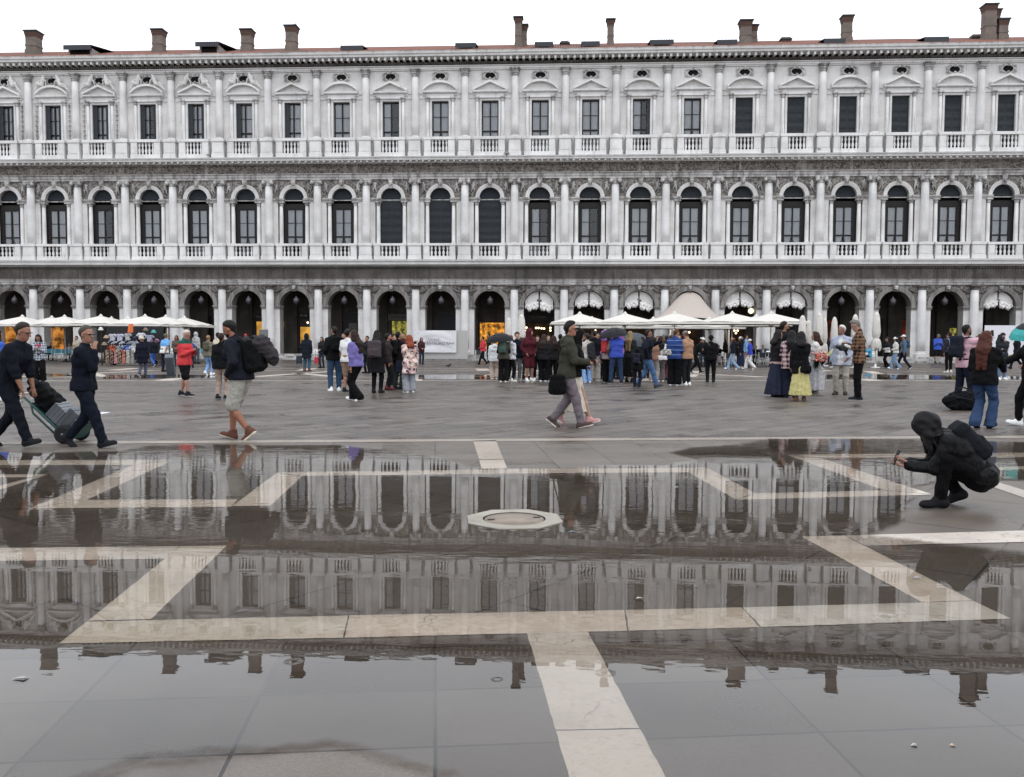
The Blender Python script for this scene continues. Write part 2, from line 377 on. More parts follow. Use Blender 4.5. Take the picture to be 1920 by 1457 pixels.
# ------------------------------------------------------------------ smooth solids: blended volumes meshed as one surface
class SDF:
    def __init__(s, lo, hi, cell):
        s.lo = np.array(lo, float); s.cell = cell
        s.n = np.maximum(np.ceil((np.array(hi)-s.lo)/cell).astype(int)+1, 4)
        s.ax = [s.lo[k]+cell*np.arange(s.n[k]) for k in range(3)]
        s.F = np.full(tuple(s.n), .6)
    def _win(s, lo, hi):
        a = np.clip(np.floor((np.array(lo)-s.lo)/s.cell).astype(int), 0, s.n)
        b = np.clip(np.ceil((np.array(hi)-s.lo)/s.cell).astype(int)+1, 0, s.n)
        if (b <= a).any(): return None
        sl = tuple(slice(int(a[k]), int(b[k])) for k in range(3))
        return sl, s.ax[0][sl[0]][:, None, None], s.ax[1][sl[1]][None, :, None], s.ax[2][sl[2]][None, None, :]
    def _put(s, sl, d, k):
        f = s.F[sl]
        if k <= 0: s.F[sl] = np.minimum(f, d); return
        h = np.maximum(k-np.abs(f-d), 0)/k
        s.F[sl] = np.minimum(f, d)-h*h*k*.25
    def cap(s, a, b, ra, rb=None, k=.03):
        rb = ra if rb is None else rb
        a = np.array(a, float); b = np.array(b, float); m = max(ra, rb)+k+.03
        w = s._win(np.minimum(a, b)-m, np.maximum(a, b)+m)
        if w is None: return s
        sl, x, y, z = w; e = b-a; L = max(e@e, 1e-12)
        t = np.clip(((x-a[0])*e[0]+(y-a[1])*e[1]+(z-a[2])*e[2])/L, 0, 1)
        d = np.sqrt((x-a[0]-t*e[0])**2+(y-a[1]-t*e[1])**2+(z-a[2]-t*e[2])**2)-(ra+(rb-ra)*t)
        s._put(sl, d, k); return s
    def chain(s, pts, rs, k=.03):
        for i in range(len(pts)-1): s.cap(pts[i], pts[i+1], rs[i], rs[i+1], k)
        return s
    def _loc(s, c, R, m):
        w = s._win(np.array(c)-m, np.array(c)+m)
        if w is None: return None
        sl, x, y, z = w; x = x-c[0]; y = y-c[1]; z = z-c[2]
        if R is not None:
            R = np.array(R)
            x, y, z = R[0, 0]*x+R[1, 0]*y+R[2, 0]*z, R[0, 1]*x+R[1, 1]*y+R[2, 1]*z, R[0, 2]*x+R[1, 2]*y+R[2, 2]*z
        return sl, x, y, z
    def ell_d(s, x, y, z, r):
        k0 = np.sqrt((x/r[0])**2+(y/r[1])**2+(z/r[2])**2)
        k1 = np.sqrt((x/r[0]**2)**2+(y/r[1]**2)**2+(z/r[2]**2)**2)+1e-9
        return k0*(k0-1)/k1
    def ell(s, c, r, k=.03, R=None, keep=None):
        w = s._loc(c, R, max(r)+k+.03)
        if w is None: return s
        sl, x, y, z = w; d = s.ell_d(x, y, z, r)
        if keep is not None: d = np.maximum(d, -keep(x, y, z))      # keep where keep()>0
        s._put(sl, d, k); return s
    def box(s, c, h, rd=.02, k=.02, R=None):
        w = s._loc(c, R, math.sqrt(sum(q*q for q in h))+k+.03)
        if w is None: return s
        sl, x, y, z = w
        qx, qy, qz = np.abs(x)-h[0]+rd, np.abs(y)-h[1]+rd, np.abs(z)-h[2]+rd
        d = np.sqrt(np.maximum(qx, 0)**2+np.maximum(qy, 0)**2+np.maximum(qz, 0)**2)+np.minimum(np.maximum(qx, np.maximum(qy, qz)), 0)-rd
        s._put(sl, d, k); return s
    def fn(s, f, k=0):
        d = f(s.ax[0][:, None, None], s.ax[1][None, :, None], s.ax[2][None, None, :]); s._put(tuple(slice(0, int(q)) for q in s.n), d, k); return s
    def sub(s, f):
        s.F = np.maximum(s.F, -f(s.ax[0][:, None, None], s.ax[1][None, :, None], s.ax[2][None, None, :])); return s
    def plane(s, p, nrm):     # keeps the side the normal points away from
        n_ = np.array(nrm, float); n_ /= np.linalg.norm(n_)
        s.F = np.maximum(s.F, (s.ax[0][:, None, None]-p[0])*n_[0]+(s.ax[1][None, :, None]-p[1])*n_[1]+(s.ax[2][None, None, :]-p[2])*n_[2]); return s
    def wrinkle(s, amp, f=1.0, ph=0.0):
        x, y, z = s.ax[0][:, None, None], s.ax[1][None, :, None], s.ax[2][None, None, :]
        s.F = s.F+amp*(np.sin(34*f*z+13*f*x+3*np.sin(9*y*f+ph)+ph)*.6+np.sin(21*f*x-27*f*y+16*f*z+2*np.sin(11*z*f+ph*2))*.5+.4*np.sin(55*f*z-20*x*f+ph*3))
        return s
    def verts(s):
        F = np.pad(s.F, 1, constant_values=.6); S = F < 0
        n = np.array(F.shape)-1
        c = np.zeros(tuple(n), np.int8)
        offs = [(i, j, k) for i in (0, 1) for j in (0, 1) for k in (0, 1)]
        for o in offs: c += S[o[0]:o[0]+n[0], o[1]:o[1]+n[1], o[2]:o[2]+n[2]]
        I = np.argwhere((c > 0) & (c < 8))
        if len(I) == 0: return np.zeros((0, 3)), np.zeros((0, 4), int)
        val = {o: F[I[:, 0]+o[0], I[:, 1]+o[1], I[:, 2]+o[2]] for o in offs}
        acc = np.zeros((len(I), 3)); cnt = np.zeros(len(I))
        for o in offs:
            for ax in range(3):
                if o[ax] == 0:
                    p = list(o); p[ax] = 1; p = tuple(p)
                    f0, f1 = val[o], val[p]; m = (f0 < 0) != (f1 < 0)
                    t = np.where(m, f0/np.where(m, f0-f1, 1), 0)
                    q = np.tile(np.array(o, float), (len(I), 1)); q[:, ax] = t
                    acc += q*m[:, None]; cnt += m
        V = s.lo-s.cell+(I+acc/cnt[:, None])*s.cell
        idx = np.full(tuple(n), -1, np.int64); idx[I[:, 0], I[:, 1], I[:, 2]] = np.arange(len(I))
        Q = []
        for ax in range(3):
            a = [slice(1, -1)]*3; b = [slice(1, -1)]*3
            a[ax] = slice(0, -1); b[ax] = slice(1, None)
            sa, sb = S[tuple(a)], S[tuple(b)]
            E = np.argwhere(sa != sb); 
            if len(E) == 0: continue
            fl = sa[E[:, 0], E[:, 1], E[:, 2]]
            base = E+1; base[:, ax] -= 1
            u, v = [(1, 2), (2, 0), (0, 1)][ax]
            def cell_(du, dv):
                g_ = base.copy(); g_[:, u] -= du; g_[:, v] -= dv
                return idx[g_[:, 0], g_[:, 1], g_[:, 2]]
            q = np.stack([cell_(1, 1), cell_(0, 1), cell_(0, 0), cell_(1, 0)], 1)
            q[~fl] = q[~fl][:, ::-1]
            Q.append(q)
        return V, np.concatenate(Q)
    def mesh(s, name, mats, zone=None):
        V, Q = s.verts()
        mid = None
        if zone is not None and len(Q): mid = zone(V[Q].mean(1))
        return fast_mesh(name, V, Q, mats if isinstance(mats, (list, tuple)) else [mats], mid)
def rotm(rx=0, ry=0, rz=0): return np.array(Euler((rx, ry, rz)).to_matrix())
def text(body, size, parent, loc, rot, mat, name='lettering', ext=.004):
    cu = bpy.data.curves.new(name, 'FONT'); cu.body = body; cu.size = size; cu.align_x = 'CENTER'; cu.align_y = 'CENTER'; cu.extrude = ext
    cu.materials.append(mat); tmp = bpy.data.objects.new(name, cu); COL.objects.link(tmp)
    dg = bpy.context.evaluated_depsgraph_get(); me = bpy.data.meshes.new_from_object(tmp.evaluated_get(dg)); bpy.data.objects.remove(tmp); bpy.data.curves.remove(cu)
    if not me.materials: me.materials.append(mat)
    o = link(name, me)
    if parent: o.parent = parent
    o.location = loc; o.rotation_euler = rot; return o
# ------------------------------------------------------------------ the square: paving, pale bands, puddles
g = MB(); g.quad((-400, -150, 0), (400, -150, 0), (400, 69.9, 0), (-400, 69.9, 0))
g.quad((-400, 110, 0), (400, 110, 0), (400, 900, 0), (-400, 900, 0))
tag(g.build('ground', M['paving']), kind='structure')

BANDS = [  # outlines of the pale bands as surveyed on the photo, tint
 ([(-300, 1031), (337, 1025), (309, 1048.5), (-300, 1057)], (1.12, 1.10, 1.07)),
 ([(338.5, 1025), (425, 1024), (283, 1162), (165, 1165)], (1.08, 1.04, .98)),
 ([(110, 1208), (163, 1167), (282, 1164), (652, 1155.5), (643, 1197)], (1.0, .97, .90)),
 ([(655, 1155), (1170, 1145), (1176, 1184), (646, 1197)], (1.02, .94, .87)),
 ([(1173, 1145), (1390, 1140), (1424, 1177), (1179, 1184)], (.98, .93, .86)),
 ([(1393, 1140), (1727, 1131), (1825, 1128), (1895, 1161), (1428, 1177)], (.98, 1.0, .985)),
 ([(1503, 1007), (1582, 1005), (1824, 1127), (1728, 1130)], (1.12, 1.06, 1.0)),
 ([(1584, 1005), (1923, 995.5), (2300, 985), (2300, 1005), (1923, 1017), (1623, 1024)], (.85, .81, .78)),
 ([(988, 1188.5), (1103, 1186.5), (1199, 1367), (1041.5, 1370)], (.93, .90, .87)),
 ([(1042, 1372), (1200, 1369), (1403, 1750), (1153, 1750)], (.95, .92, .895)),
 ([(887, 827), (930, 826), (944, 861), (898, 862)], (.62, .56, .51)),
 ([(898.5, 863), (944.5, 862), (951, 879), (903, 880)], (.66, .61, .56)),
 ([(520, 886), (905, 881), (1327, 877), (1290, 886), (905, 889), (563, 893)], (1.2, 1.14, 1.08)),
 ([(519, 887), (562, 894), (566, 894), (507, 949), (435, 950)], (1.22, 1.17, 1.12)),
 ([(164, 938), (446, 937), (434, 951), (58, 954), (60, 953)], (1.2, 1.15, 1.08)),
 ([(251, 872), (323, 864), (163, 938), (60, 952)], (1.18, 1.13, 1.08)),
 ([(-300, 864), (323, 862.5), (250, 872), (-300, 873.5)], (1.2, 1.15, 1.1)),
 ([(-300, 891), (90, 890), (60, 895.5), (-300, 897)], (1.2, 1.15, 1.1)),
 ([(60, 896), (88, 891), (-60, 938), (-110, 938)], (1.2, 1.15, 1.1)),
 ([(1291, 886), (1327, 878), (1415, 925), (1380, 937.5)], (1.15, 1.1, 1.05)),
 ([(1416, 925.5), (1654, 920), (1748, 928), (1382, 938)], (1.15, 1.1, 1.05)),
 ([(1477, 854), (1540, 859.5), (1746, 927), (1656, 919.5)], (1.15, 1.1, 1.05)),
 ([(1477, 853), (1920, 849), (2300, 845), (2300, 853), (1920, 857.5), (1541, 859)], (1.1, 1.05, 1.0)),
 ([(1800, 893), (1828, 891.5), (2000, 944), (1962, 948)], (.72, .69, .66)),
 ([(1800, 892), (1862, 876), (2200, 868), (2200, 875), (1880, 881.5), (1828, 890)], (1.0, .97, .93)),
]
def far_quad(x0, x1, q0, q1):      # straight bands along the square's own axes
    a = Vector((.9895, .1447)); b = Vector((-.1447, .9895))
    return [tuple(a*x+b*q) for x, q in ((x0, q0), (x1, q0), (x1, q1), (x0, q1))]
FARB = [(far_quad(-40, 40, 12.98, 13.30), (.52, .48, .44))]
for q0 in (33.0, 36.6, 44.5, 48.0):
    FARB.append((far_quad(-60, 60, q0, q0+.45), (.62, .58, .54)))
for i in range(-5, 6):
    FARB.append((far_quad(i*9.3-1.2, i*9.3-.5, 33.46, 36.59), (.95, .9, .84)))
    FARB.append((far_quad(i*9.3+2.2, i*9.3+2.9, 44.96, 47.99), (.95, .9, .84)))
    x = i*9.3
    a = Vector((.9895, .1447)); b = Vector((-.1447, .9895))
    for (u0, v0, u1, v1) in ((x+1.5, 37.1, x+4.2, 44.4), (x+4.8, 37.1, x+2.6, 41.0)):
        FARB.append(([tuple(a*u+b*v) for u, v in ((u0, v0), (u0+.6, v0), (u1+.6, v1), (u1, v1))], (.95, .9, .85)))
bm_ = MB(); tints = []
for pts, tint in BANDS:
    W_ = [Vector(gp(x, y)) for x, y in pts][::-1]; Q_ = []
    for k_ in range(len(W_)):
        a_, b_ = W_[k_], W_[(k_+1) % len(W_)]; n_ = max(1, int((b_-a_).length/.05)); e_ = (b_-a_).normalized() if (b_-a_).length > 1e-6 else Vector((1, 0)); p_ = Vector((-e_.y, e_.x))
        for j_ in range(n_): Q_.append(tuple(a_+(b_-a_)*(j_/n_)+p_*(rnd.uniform(-.0022, .0022) if j_ else 0))+(.004,))
    bm_.poly(Q_); tints += [tint]*len(Q_)
for pts, tint in FARB:
    bm_.poly([(x, y, .004) for x, y in pts]); tints += [tint]*len(pts)
bme = bm_.mesh('paving_bands', M['band'])
ca = bme.color_attributes.new('tint', 'FLOAT_COLOR', 'POINT')
for k, tc in enumerate(tints): ca.data[k].color = (tc[0], tc[1], tc[2], 1)
tag(link('paving_bands', bme), kind='structure')

# --- the eight-sided well cover standing just proud of the water
wc = empty('well_cover', gp(964, 976)+(0,), .145, 'octagonal pale stone well cover set in the middle of the puddle', 'well cover')
def ring_pts(r, n, off=0): return [(r*math.cos(off+2*math.pi*i/n), r*math.sin(off+2*math.pi*i/n)) for i in range(n)]
mb = MB(); o8 = ring_pts(.425, 8, math.pi/8); c32 = ring_pts(.265, 32)
for i in range(8):
    (x0, y0), (x1, y1) = o8[i], o8[(i+1) % 8]
    mb.quad((x0, y0, 0), (x1, y1, 0), (x1*.992, y1*.992, .018), (x0*.992, y0*.992, .018))
    for k in range(4):
        j = (i*4+k+2) % 32
        e0 = (x0+(x1-x0)*k/4, y0+(y1-y0)*k/4); e1 = (x0+(x1-x0)*(k+1)/4, y0+(y1-y0)*(k+1)/4)
        mb.quad((e0[0]*.992, e0[1]*.992, .018), (e1[0]*.992, e1[1]*.992, .018), c32[(j+1) % 32]+(.0175,), c32[j]+(.0175,))
wm = stone_mat('well_cover_stone', (.215, .20, .165), (.29, .27, .225), (.12, .10, .075), .6, .004, rough=.5)
mb.build('kerb_ring', wm, wc)
mb = MB(); mb.lathe([(.251, 0), (.251, .014), (.0, .017)], n=32); mb.build('cover_disc', stone_mat('cover_disc_stone', (.17, .135, .105), (.24, .20, .16), (.09, .07, .055), .6, .006, rough=.5), wc)
mb = MB()
for a in (.2, 3.3): mb.box(.2*math.cos(a)-.03, .2*math.cos(a)+.03, .2*math.sin(a)-.012, .2*math.sin(a)+.012, .016, .021)
mb.build('lifting_slot', M['black'], wc)

# --- puddles: water sheets whose depth runs out to nothing at their edges
PUD = [
 [(-300, 846), (100, 849), (215, 846), (270, 836), (400, 833), (520, 836), (640, 834), (740, 846), (830, 858), (880, 878), (1040, 880), (1150, 873), (1245, 873), (1300, 862),
  (1250, 850), (1300, 840), (1380, 832), (1440, 824), (1550, 822), (1700, 824), (1900, 829), (2300, 830), (2300, 897), (1905, 902), (1790, 903), (1735, 917), (1700, 945), (1705, 975), (1640, 1003),
  (1900, 1030), (2300, 1045), (2300, 1500), (1500, 1600), (850, 1600), (835, 1462), (700, 1425), (610, 1409), (480, 1424), (260, 1446), (150, 1500), (100, 1620), (-300, 1620)],
]
PUDF = [
 [(195, 703), (330, 702.5), (480, 705.5), (480, 708), (330, 709.5), (190, 711)],
 [(770, 703.5), (860, 702.5), (1000, 704.5), (1100, 707), (1000, 712), (780, 711.5)],
 [(1535, 703), (1620, 701.5), (1900, 706), (2100, 708), (2100, 712), (1760, 712), (1540, 711)],
 [(60, 650+52), (130, 700.5), (150, 705), (90, 707)],
]
def nz2(x, y):
    return (np.sin(x*2.1+1.3*np.sin(y*1.7))*np.cos(y*2.9-1.1*np.sin(x*1.3))+.5*np.sin(x*5.3+y*4.1)*np.cos(y*6.7-x*2.3))
def water_sheet(polys, x0, x1, y0, y1, cx, cyy, amp, z):
    X = np.arange(x0, x1, cx); Y = np.arange(y0, y1, cyy)
    gx, gy = np.meshgrid(X, Y, indexing='ij'); best = np.full(gx.shape, -9.0)
    for pts in polys:
        P_ = np.array([gp(a, b) for a, b in pts]); d = np.full(gx.shape, 1e9); ins = np.zeros(gx.shape, bool)
        for i in range(len(P_)):
            a, b = P_[i], P_[(i+1) % len(P_)]; e = b-a
            tt = np.clip(((gx-a[0])*e[0]+(gy-a[1])*e[1])/(e@e), 0, 1)
            d = np.minimum(d, np.hypot(gx-a[0]-tt*e[0], gy-a[1]-tt*e[1]))
            if abs(e[1]) > 1e-9:
                c = ((a[1] > gy) != (b[1] > gy)) & (gx < (b[0]-a[0])*(gy-a[1])/(b[1]-a[1])+a[0]); ins ^= c
        best = np.maximum(best, np.where(ins, d, -d))
    best = best+amp*nz2(gx, gy)
    keep = best > -.12
    cell = keep[:-1, :-1] | keep[1:, :-1] | keep[:-1, 1:] | keep[1:, 1:]
    idx = np.arange(gx.size).reshape(gx.shape)
    q = np.stack([idx[:-1, :-1][cell], idx[1:, :-1][cell], idx[1:, 1:][cell], idx[:-1, 1:][cell]], 1)
    used, inv = np.unique(q, return_inverse=True)
    V = np.stack([gx.ravel()[used], gy.ravel()[used], np.full(len(used), z)], 1)
    return V, inv.reshape(q.shape), best.ravel()[used]
DROPS += [gp(x, y)+(r,) for x, y, r in ((550, 1245, .045), (932, 1279, .03), (1135, 1267, .05),
          (1660, 1160, .07))]
M['water'] = water_mat()
for nm, polys, bx, amp in (('puddle_water', PUD, (-9, 10, 1.6, 15, .045, .045), .05), ('puddle_water', PUDF, (-26, 30, 28, 46, .2, .1), .06)):
    V, q, dep = water_sheet(polys, *bx, amp, .012 if bx[3] < 20 else .008)
    me = fast_mesh('puddle_water', V, q, [M['water']])
    at_ = me.attributes.new('depth', 'FLOAT', 'POINT'); at_.data.foreach_set('value', dep.astype(np.float32))
    tag(link(nm, me), kind='structure')
# ------------------------------------------------------------------ the long arcaded palace
B0, B1 = -2, 22                      # bay numbers built (0..20 are in the frame)
UX = lambda i: U0+4*i
XL, XR = UX(B0)-2, UX(B1)+2
pal = empty('arcaded_palace', (0, D, 0), 0, 'long three storey white stone palace with arcades, balustrades and tiled roof', 'building')

def arch_panel(mb, cx, hw, z0, zs, z1, half, y, depth, m_low=0, m_up=0, n=20, m_in=0, m_leg=None):
    """wall panel 2*hw wide from z0 to z1 with an arched hole; front at y, thickness depth (into +Y)"""
    pts = [(half*math.cos(math.pi*k/n), zs+half*math.sin(math.pi*k/n)) for k in range(n+1)]
    def outer(x, z):
        a = math.atan2(z-zs, x); 
        if abs(math.cos(a))*(z1-zs) > abs(math.sin(a))*hw: return (math.copysign(hw, x), zs+hw*abs(math.tan(a)))
        return (x/(z-zs)*(z1-zs) if abs(z-zs) > 1e-6 else x, z1)
    ang = sorted(set([math.pi*k/n for k in range(n+1)]+[math.atan2(z1-zs, hw), math.pi-math.atan2(z1-zs, hw)]))
    pin = [(half*math.cos(a), zs+half*math.sin(a)) for a in ang]
    po = [(hw, zs) if k == 0 else (-hw, zs) if k == len(ang)-1 else outer(*p) for k, p in enumerate(pin)]
    for k in range(len(ang)-1):
        a, b, c, d = pin[k], po[k], po[k+1], pin[k+1]
        mb.quad((cx+a[0], y, a[1]), (cx+d[0], y, d[1]), (cx+c[0], y, c[1]), (cx+b[0], y, b[1]), m_up)
        mb.quad((cx+a[0], y, a[1]), (cx+a[0], y+depth, a[1]), (cx+d[0], y+depth, d[1]), (cx+d[0], y, d[1]), m_in, True)
    if zs > z0:
        for s in (-1, 1):
            mb.quad((cx+s*half, y, z0), (cx+s*hw, y, z0), (cx+s*hw, y, zs), (cx+s*half, y, zs), m_low)
            mb.quad((cx+s*half, y, z0), (cx+s*half, y+depth, z0), (cx+s*half, y+depth, zs), (cx+s*half, y, zs), m_low if m_leg is None else m_leg)
wall = MB()      # one continuous wall with its openings
for i in range(B0, B1+1):
    x = UX(i)
    arch_panel(wall, x, 2, .45, 4.39, 6.14, 1.25, 0, .95, 0, 1, m_in=5, m_leg=6)  # undersides and jambs take darker stones, shade put into the colour
    # first floor: wide lower opening, arch above
    for s in (-1, 1):
        wall.quad((x+s*1.3, 0, 8.14), (x+s*2, 0, 8.14), (x+s*2, 0, 12.85), (x+s*1.3, 0, 12.85), 0)
        wall.quad((x+s*1.3, 0, 8.14), (x+s*1.3, .5, 8.14), (x+s*1.3, .5, 12.85), (x+s*1.3, 0, 12.85), 3)
        wall.quad((x+s*.86, 0, 12.85), (x+s*1.3, 0, 12.85), (x+s*1.3, .5, 12.85), (x+s*.86, .5, 12.85), 3)
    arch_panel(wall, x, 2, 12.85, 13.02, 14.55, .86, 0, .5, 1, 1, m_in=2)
    for s in (-1, 1):
        wall.quad((x+s*.68, 0, 16.39), (x+s*2, 0, 16.39), (x+s*2, 0, 20.72), (x+s*.68, 0, 20.72), 0)
        wall.quad((x+s*.68, 0, 16.39), (x+s*.68, .35, 16.39), (x+s*.68, .35, 20.72), (x+s*.68, 0, 20.72), 0)
    wall.quad((x-.68, 0, 20.72), (x+.68, 0, 20.72), (x+.68, .35, 20.72), (x-.68, .35, 20.72), 0)
    wall.quad((x-2, 0, 20.72), (x+2, 0, 20.72), (x+2, 0, 23.22), (x-2, 0, 23.22), 0)
wall.quad((XL, 0, 6.14), (XR, 0, 6.14), (XR, 0, 8.14), (XL, 0, 8.14), 1)
wall.quad((XL, 0, 14.55), (XR, 0, 14.55), (XR, 0, 16.39), (XL, 0, 16.39), 1)
wall.quad((XL, 0, 23.22), (XR, 0, 23.22), (XR, 0, 24.3), (XL, 0, 24.3), 0)
wall.quad((XL, .9, 8.0), (XR, .9, 8.0), (XR, .9, 24), (XL, .9, 24), 4)       # one dark sheet: shade of the rooms is put into its colour
for xx in (XL, XR): wall.quad((xx, 0, .2), (xx, 16, .2), (xx, 16, 24.6), (xx, 0, 24.6), 0)
wall.quad((XL, 16, 0), (XR, 16, 0), (XR, 16, 27), (XL, 16, 27), 0)
wall.build('wall', [M['stone'], M['relief'], M['trim'], M['trim'], M['interior'], M['crust'], M['jamb']], pal)

# gallery behind the arches
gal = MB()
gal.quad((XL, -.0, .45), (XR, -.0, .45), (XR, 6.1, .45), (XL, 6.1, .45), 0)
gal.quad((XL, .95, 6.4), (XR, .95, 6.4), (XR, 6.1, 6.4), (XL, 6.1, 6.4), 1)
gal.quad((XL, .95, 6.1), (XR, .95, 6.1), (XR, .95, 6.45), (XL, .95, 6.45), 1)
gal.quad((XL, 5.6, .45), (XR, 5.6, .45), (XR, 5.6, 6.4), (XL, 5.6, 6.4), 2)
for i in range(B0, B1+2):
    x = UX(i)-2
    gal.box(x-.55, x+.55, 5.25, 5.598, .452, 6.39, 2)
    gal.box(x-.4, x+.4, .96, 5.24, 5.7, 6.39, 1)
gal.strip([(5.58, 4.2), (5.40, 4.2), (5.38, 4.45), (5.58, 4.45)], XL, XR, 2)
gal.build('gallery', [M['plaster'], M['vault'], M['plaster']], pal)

# steps
st = MB()
for k, (o, z) in enumerate(((1.35, .15), (1.02, .30), (.70, .45))):
    st.box(XL, XR, -o, 0 if k == 2 else -o+.34, 0, z)
st.build('steps', M['trim'], pal)

# entablatures
def ent(name, prof, mat): mb = MB(); mb.strip(prof, XL-.3, XR+.3); return mb.build(name, mat, pal)
ent('architrave', [(0, 6.10), (-.10, 6.10), (-.10, 6.30), (-.15, 6.30), (-.15, 6.46), (-.22, 6.50), (-.22, 6.54), (0, 6.54)], M['trim'])
ent('cornice', [(0, 7.56), (-.20, 7.56), (-.30, 7.64), (-.62, 7.68), (-.64, 7.88), (-.74, 7.93), (-.78, 8.08), (0, 8.10)], M['pale'])
ent('architrave', [(0, 14.55), (-.10, 14.55), (-.10, 14.74), (-.15, 14.74), (-.15, 14.92), (-.24, 14.97), (-.24, 15.02), (0, 15.02)], M['trim'])
ent('cornice', [(0, 15.80), (-.25, 15.80), (-.30, 15.95), (-.66, 15.97), (-.68, 16.10), (-.76, 16.14), (-.80, 16.24), (0, 16.26)], M['pale'])
ent('architrave', [(0, 23.12), (-.10, 23.12), (-.10, 23.22), (-.16, 23.22), (-.16, 23.36), (-.26, 23.40), (-.26, 23.45), (0, 23.45)], M['stone'])
ent('cornice', [(0, 23.92), (-.30, 23.92), (-.34, 23.99), (-.86, 24.01), (-.88, 24.14), (-.98, 24.20), (-1.02, 24.33), (0, 24.38)], M['pale'])
def row(name, mat, z0, z1, y0, y1, w, step):
    mb = MB(); x = XL+.1; L = []
    while x < XR: L += [(x, -y0), (x, -y1), (x+w, -y1), (x+w, -y0)]; x += step
    n = len(L); mb.v = [(a, b, z0) for a, b in L]+[(a, b, z1) for a, b in L]
    for k in range(n-1): mb.f.append((k, k+1, n+k+1, n+k)); mb.m.append(0); mb.sm.append(False)
    for k in range(0, n, 4): mb.f += [(k, k+3, k+2, k+1), (n+k, n+k+1, n+k+2, n+k+3)]; mb.m += [0, 0]; mb.sm += [False, False]
    o = mb.build(name, mat, pal); return o
mb = MB(); mb.strip([(0, 6.54), (-.07, 6.54), (-.07, 7.36), (-.12, 7.38), (-.12, 7.56), (0, 7.56)], XL, XR)
ox = XL+.2; k = 0
while ox < XR-.3:      # roundels and triglyph bars of the lowest frieze
    if k % 2 == 0:
        for r0, r1 in ((.20, .29), (.05, .13)):
            for a in range(14):
                a0, a1 = 2*math.pi*a/14, 2*math.pi*(a+1)/14
                mb.quad(*[(ox+.3+r*math.cos(q), -.125, 6.95+r*math.sin(q)) for r, q in ((r0, a0), (r1, a0), (r1, a1), (r0, a1))], 1)
                mb.quad(*[(ox+.3+r1*math.cos(q), y_, 6.95+r1*math.sin(q)) for y_, q in ((-.07, a0), (-.125, a0), (-.125, a1), (-.07, a1))], 1)
        ox += .62
    else:
        for b_ in range(3): mb.box(ox+.02+b_*.11, ox+.09+b_*.11, -.125, -.07, 6.58, 7.33, 1)
        ox += .38
    k += 1
mb.build('frieze', [M['soot'], M['crust']], pal)
mb = MB(); mb.strip([(0, 15.02), (-.06, 15.02), (-.06, 15.62), (-.14, 15.66), (-.14, 15.80), (0, 15.80)], XL, XR); mb.build('frieze', M['scroll'], pal)
mb = MB(); mb.strip([(0, 23.45), (-.12, 23.45), (-.12, 23.92), (0, 23.92)], XL, XR); mb.build('frieze', M['soot'], pal)
row('dentil_molding', M['crust'], 7.40, 7.55, .12, .24, .12, .21)
row('dentil_molding', M['crust'], 23.54, 23.68, .12, .22, .10, .19)
row('modillion_molding', M['pale'], 15.84, 15.955, .29, .58, .16, .5)
row('modillion_molding', M['pale'], 23.76, 23.995, .12, .72, .17, .5)

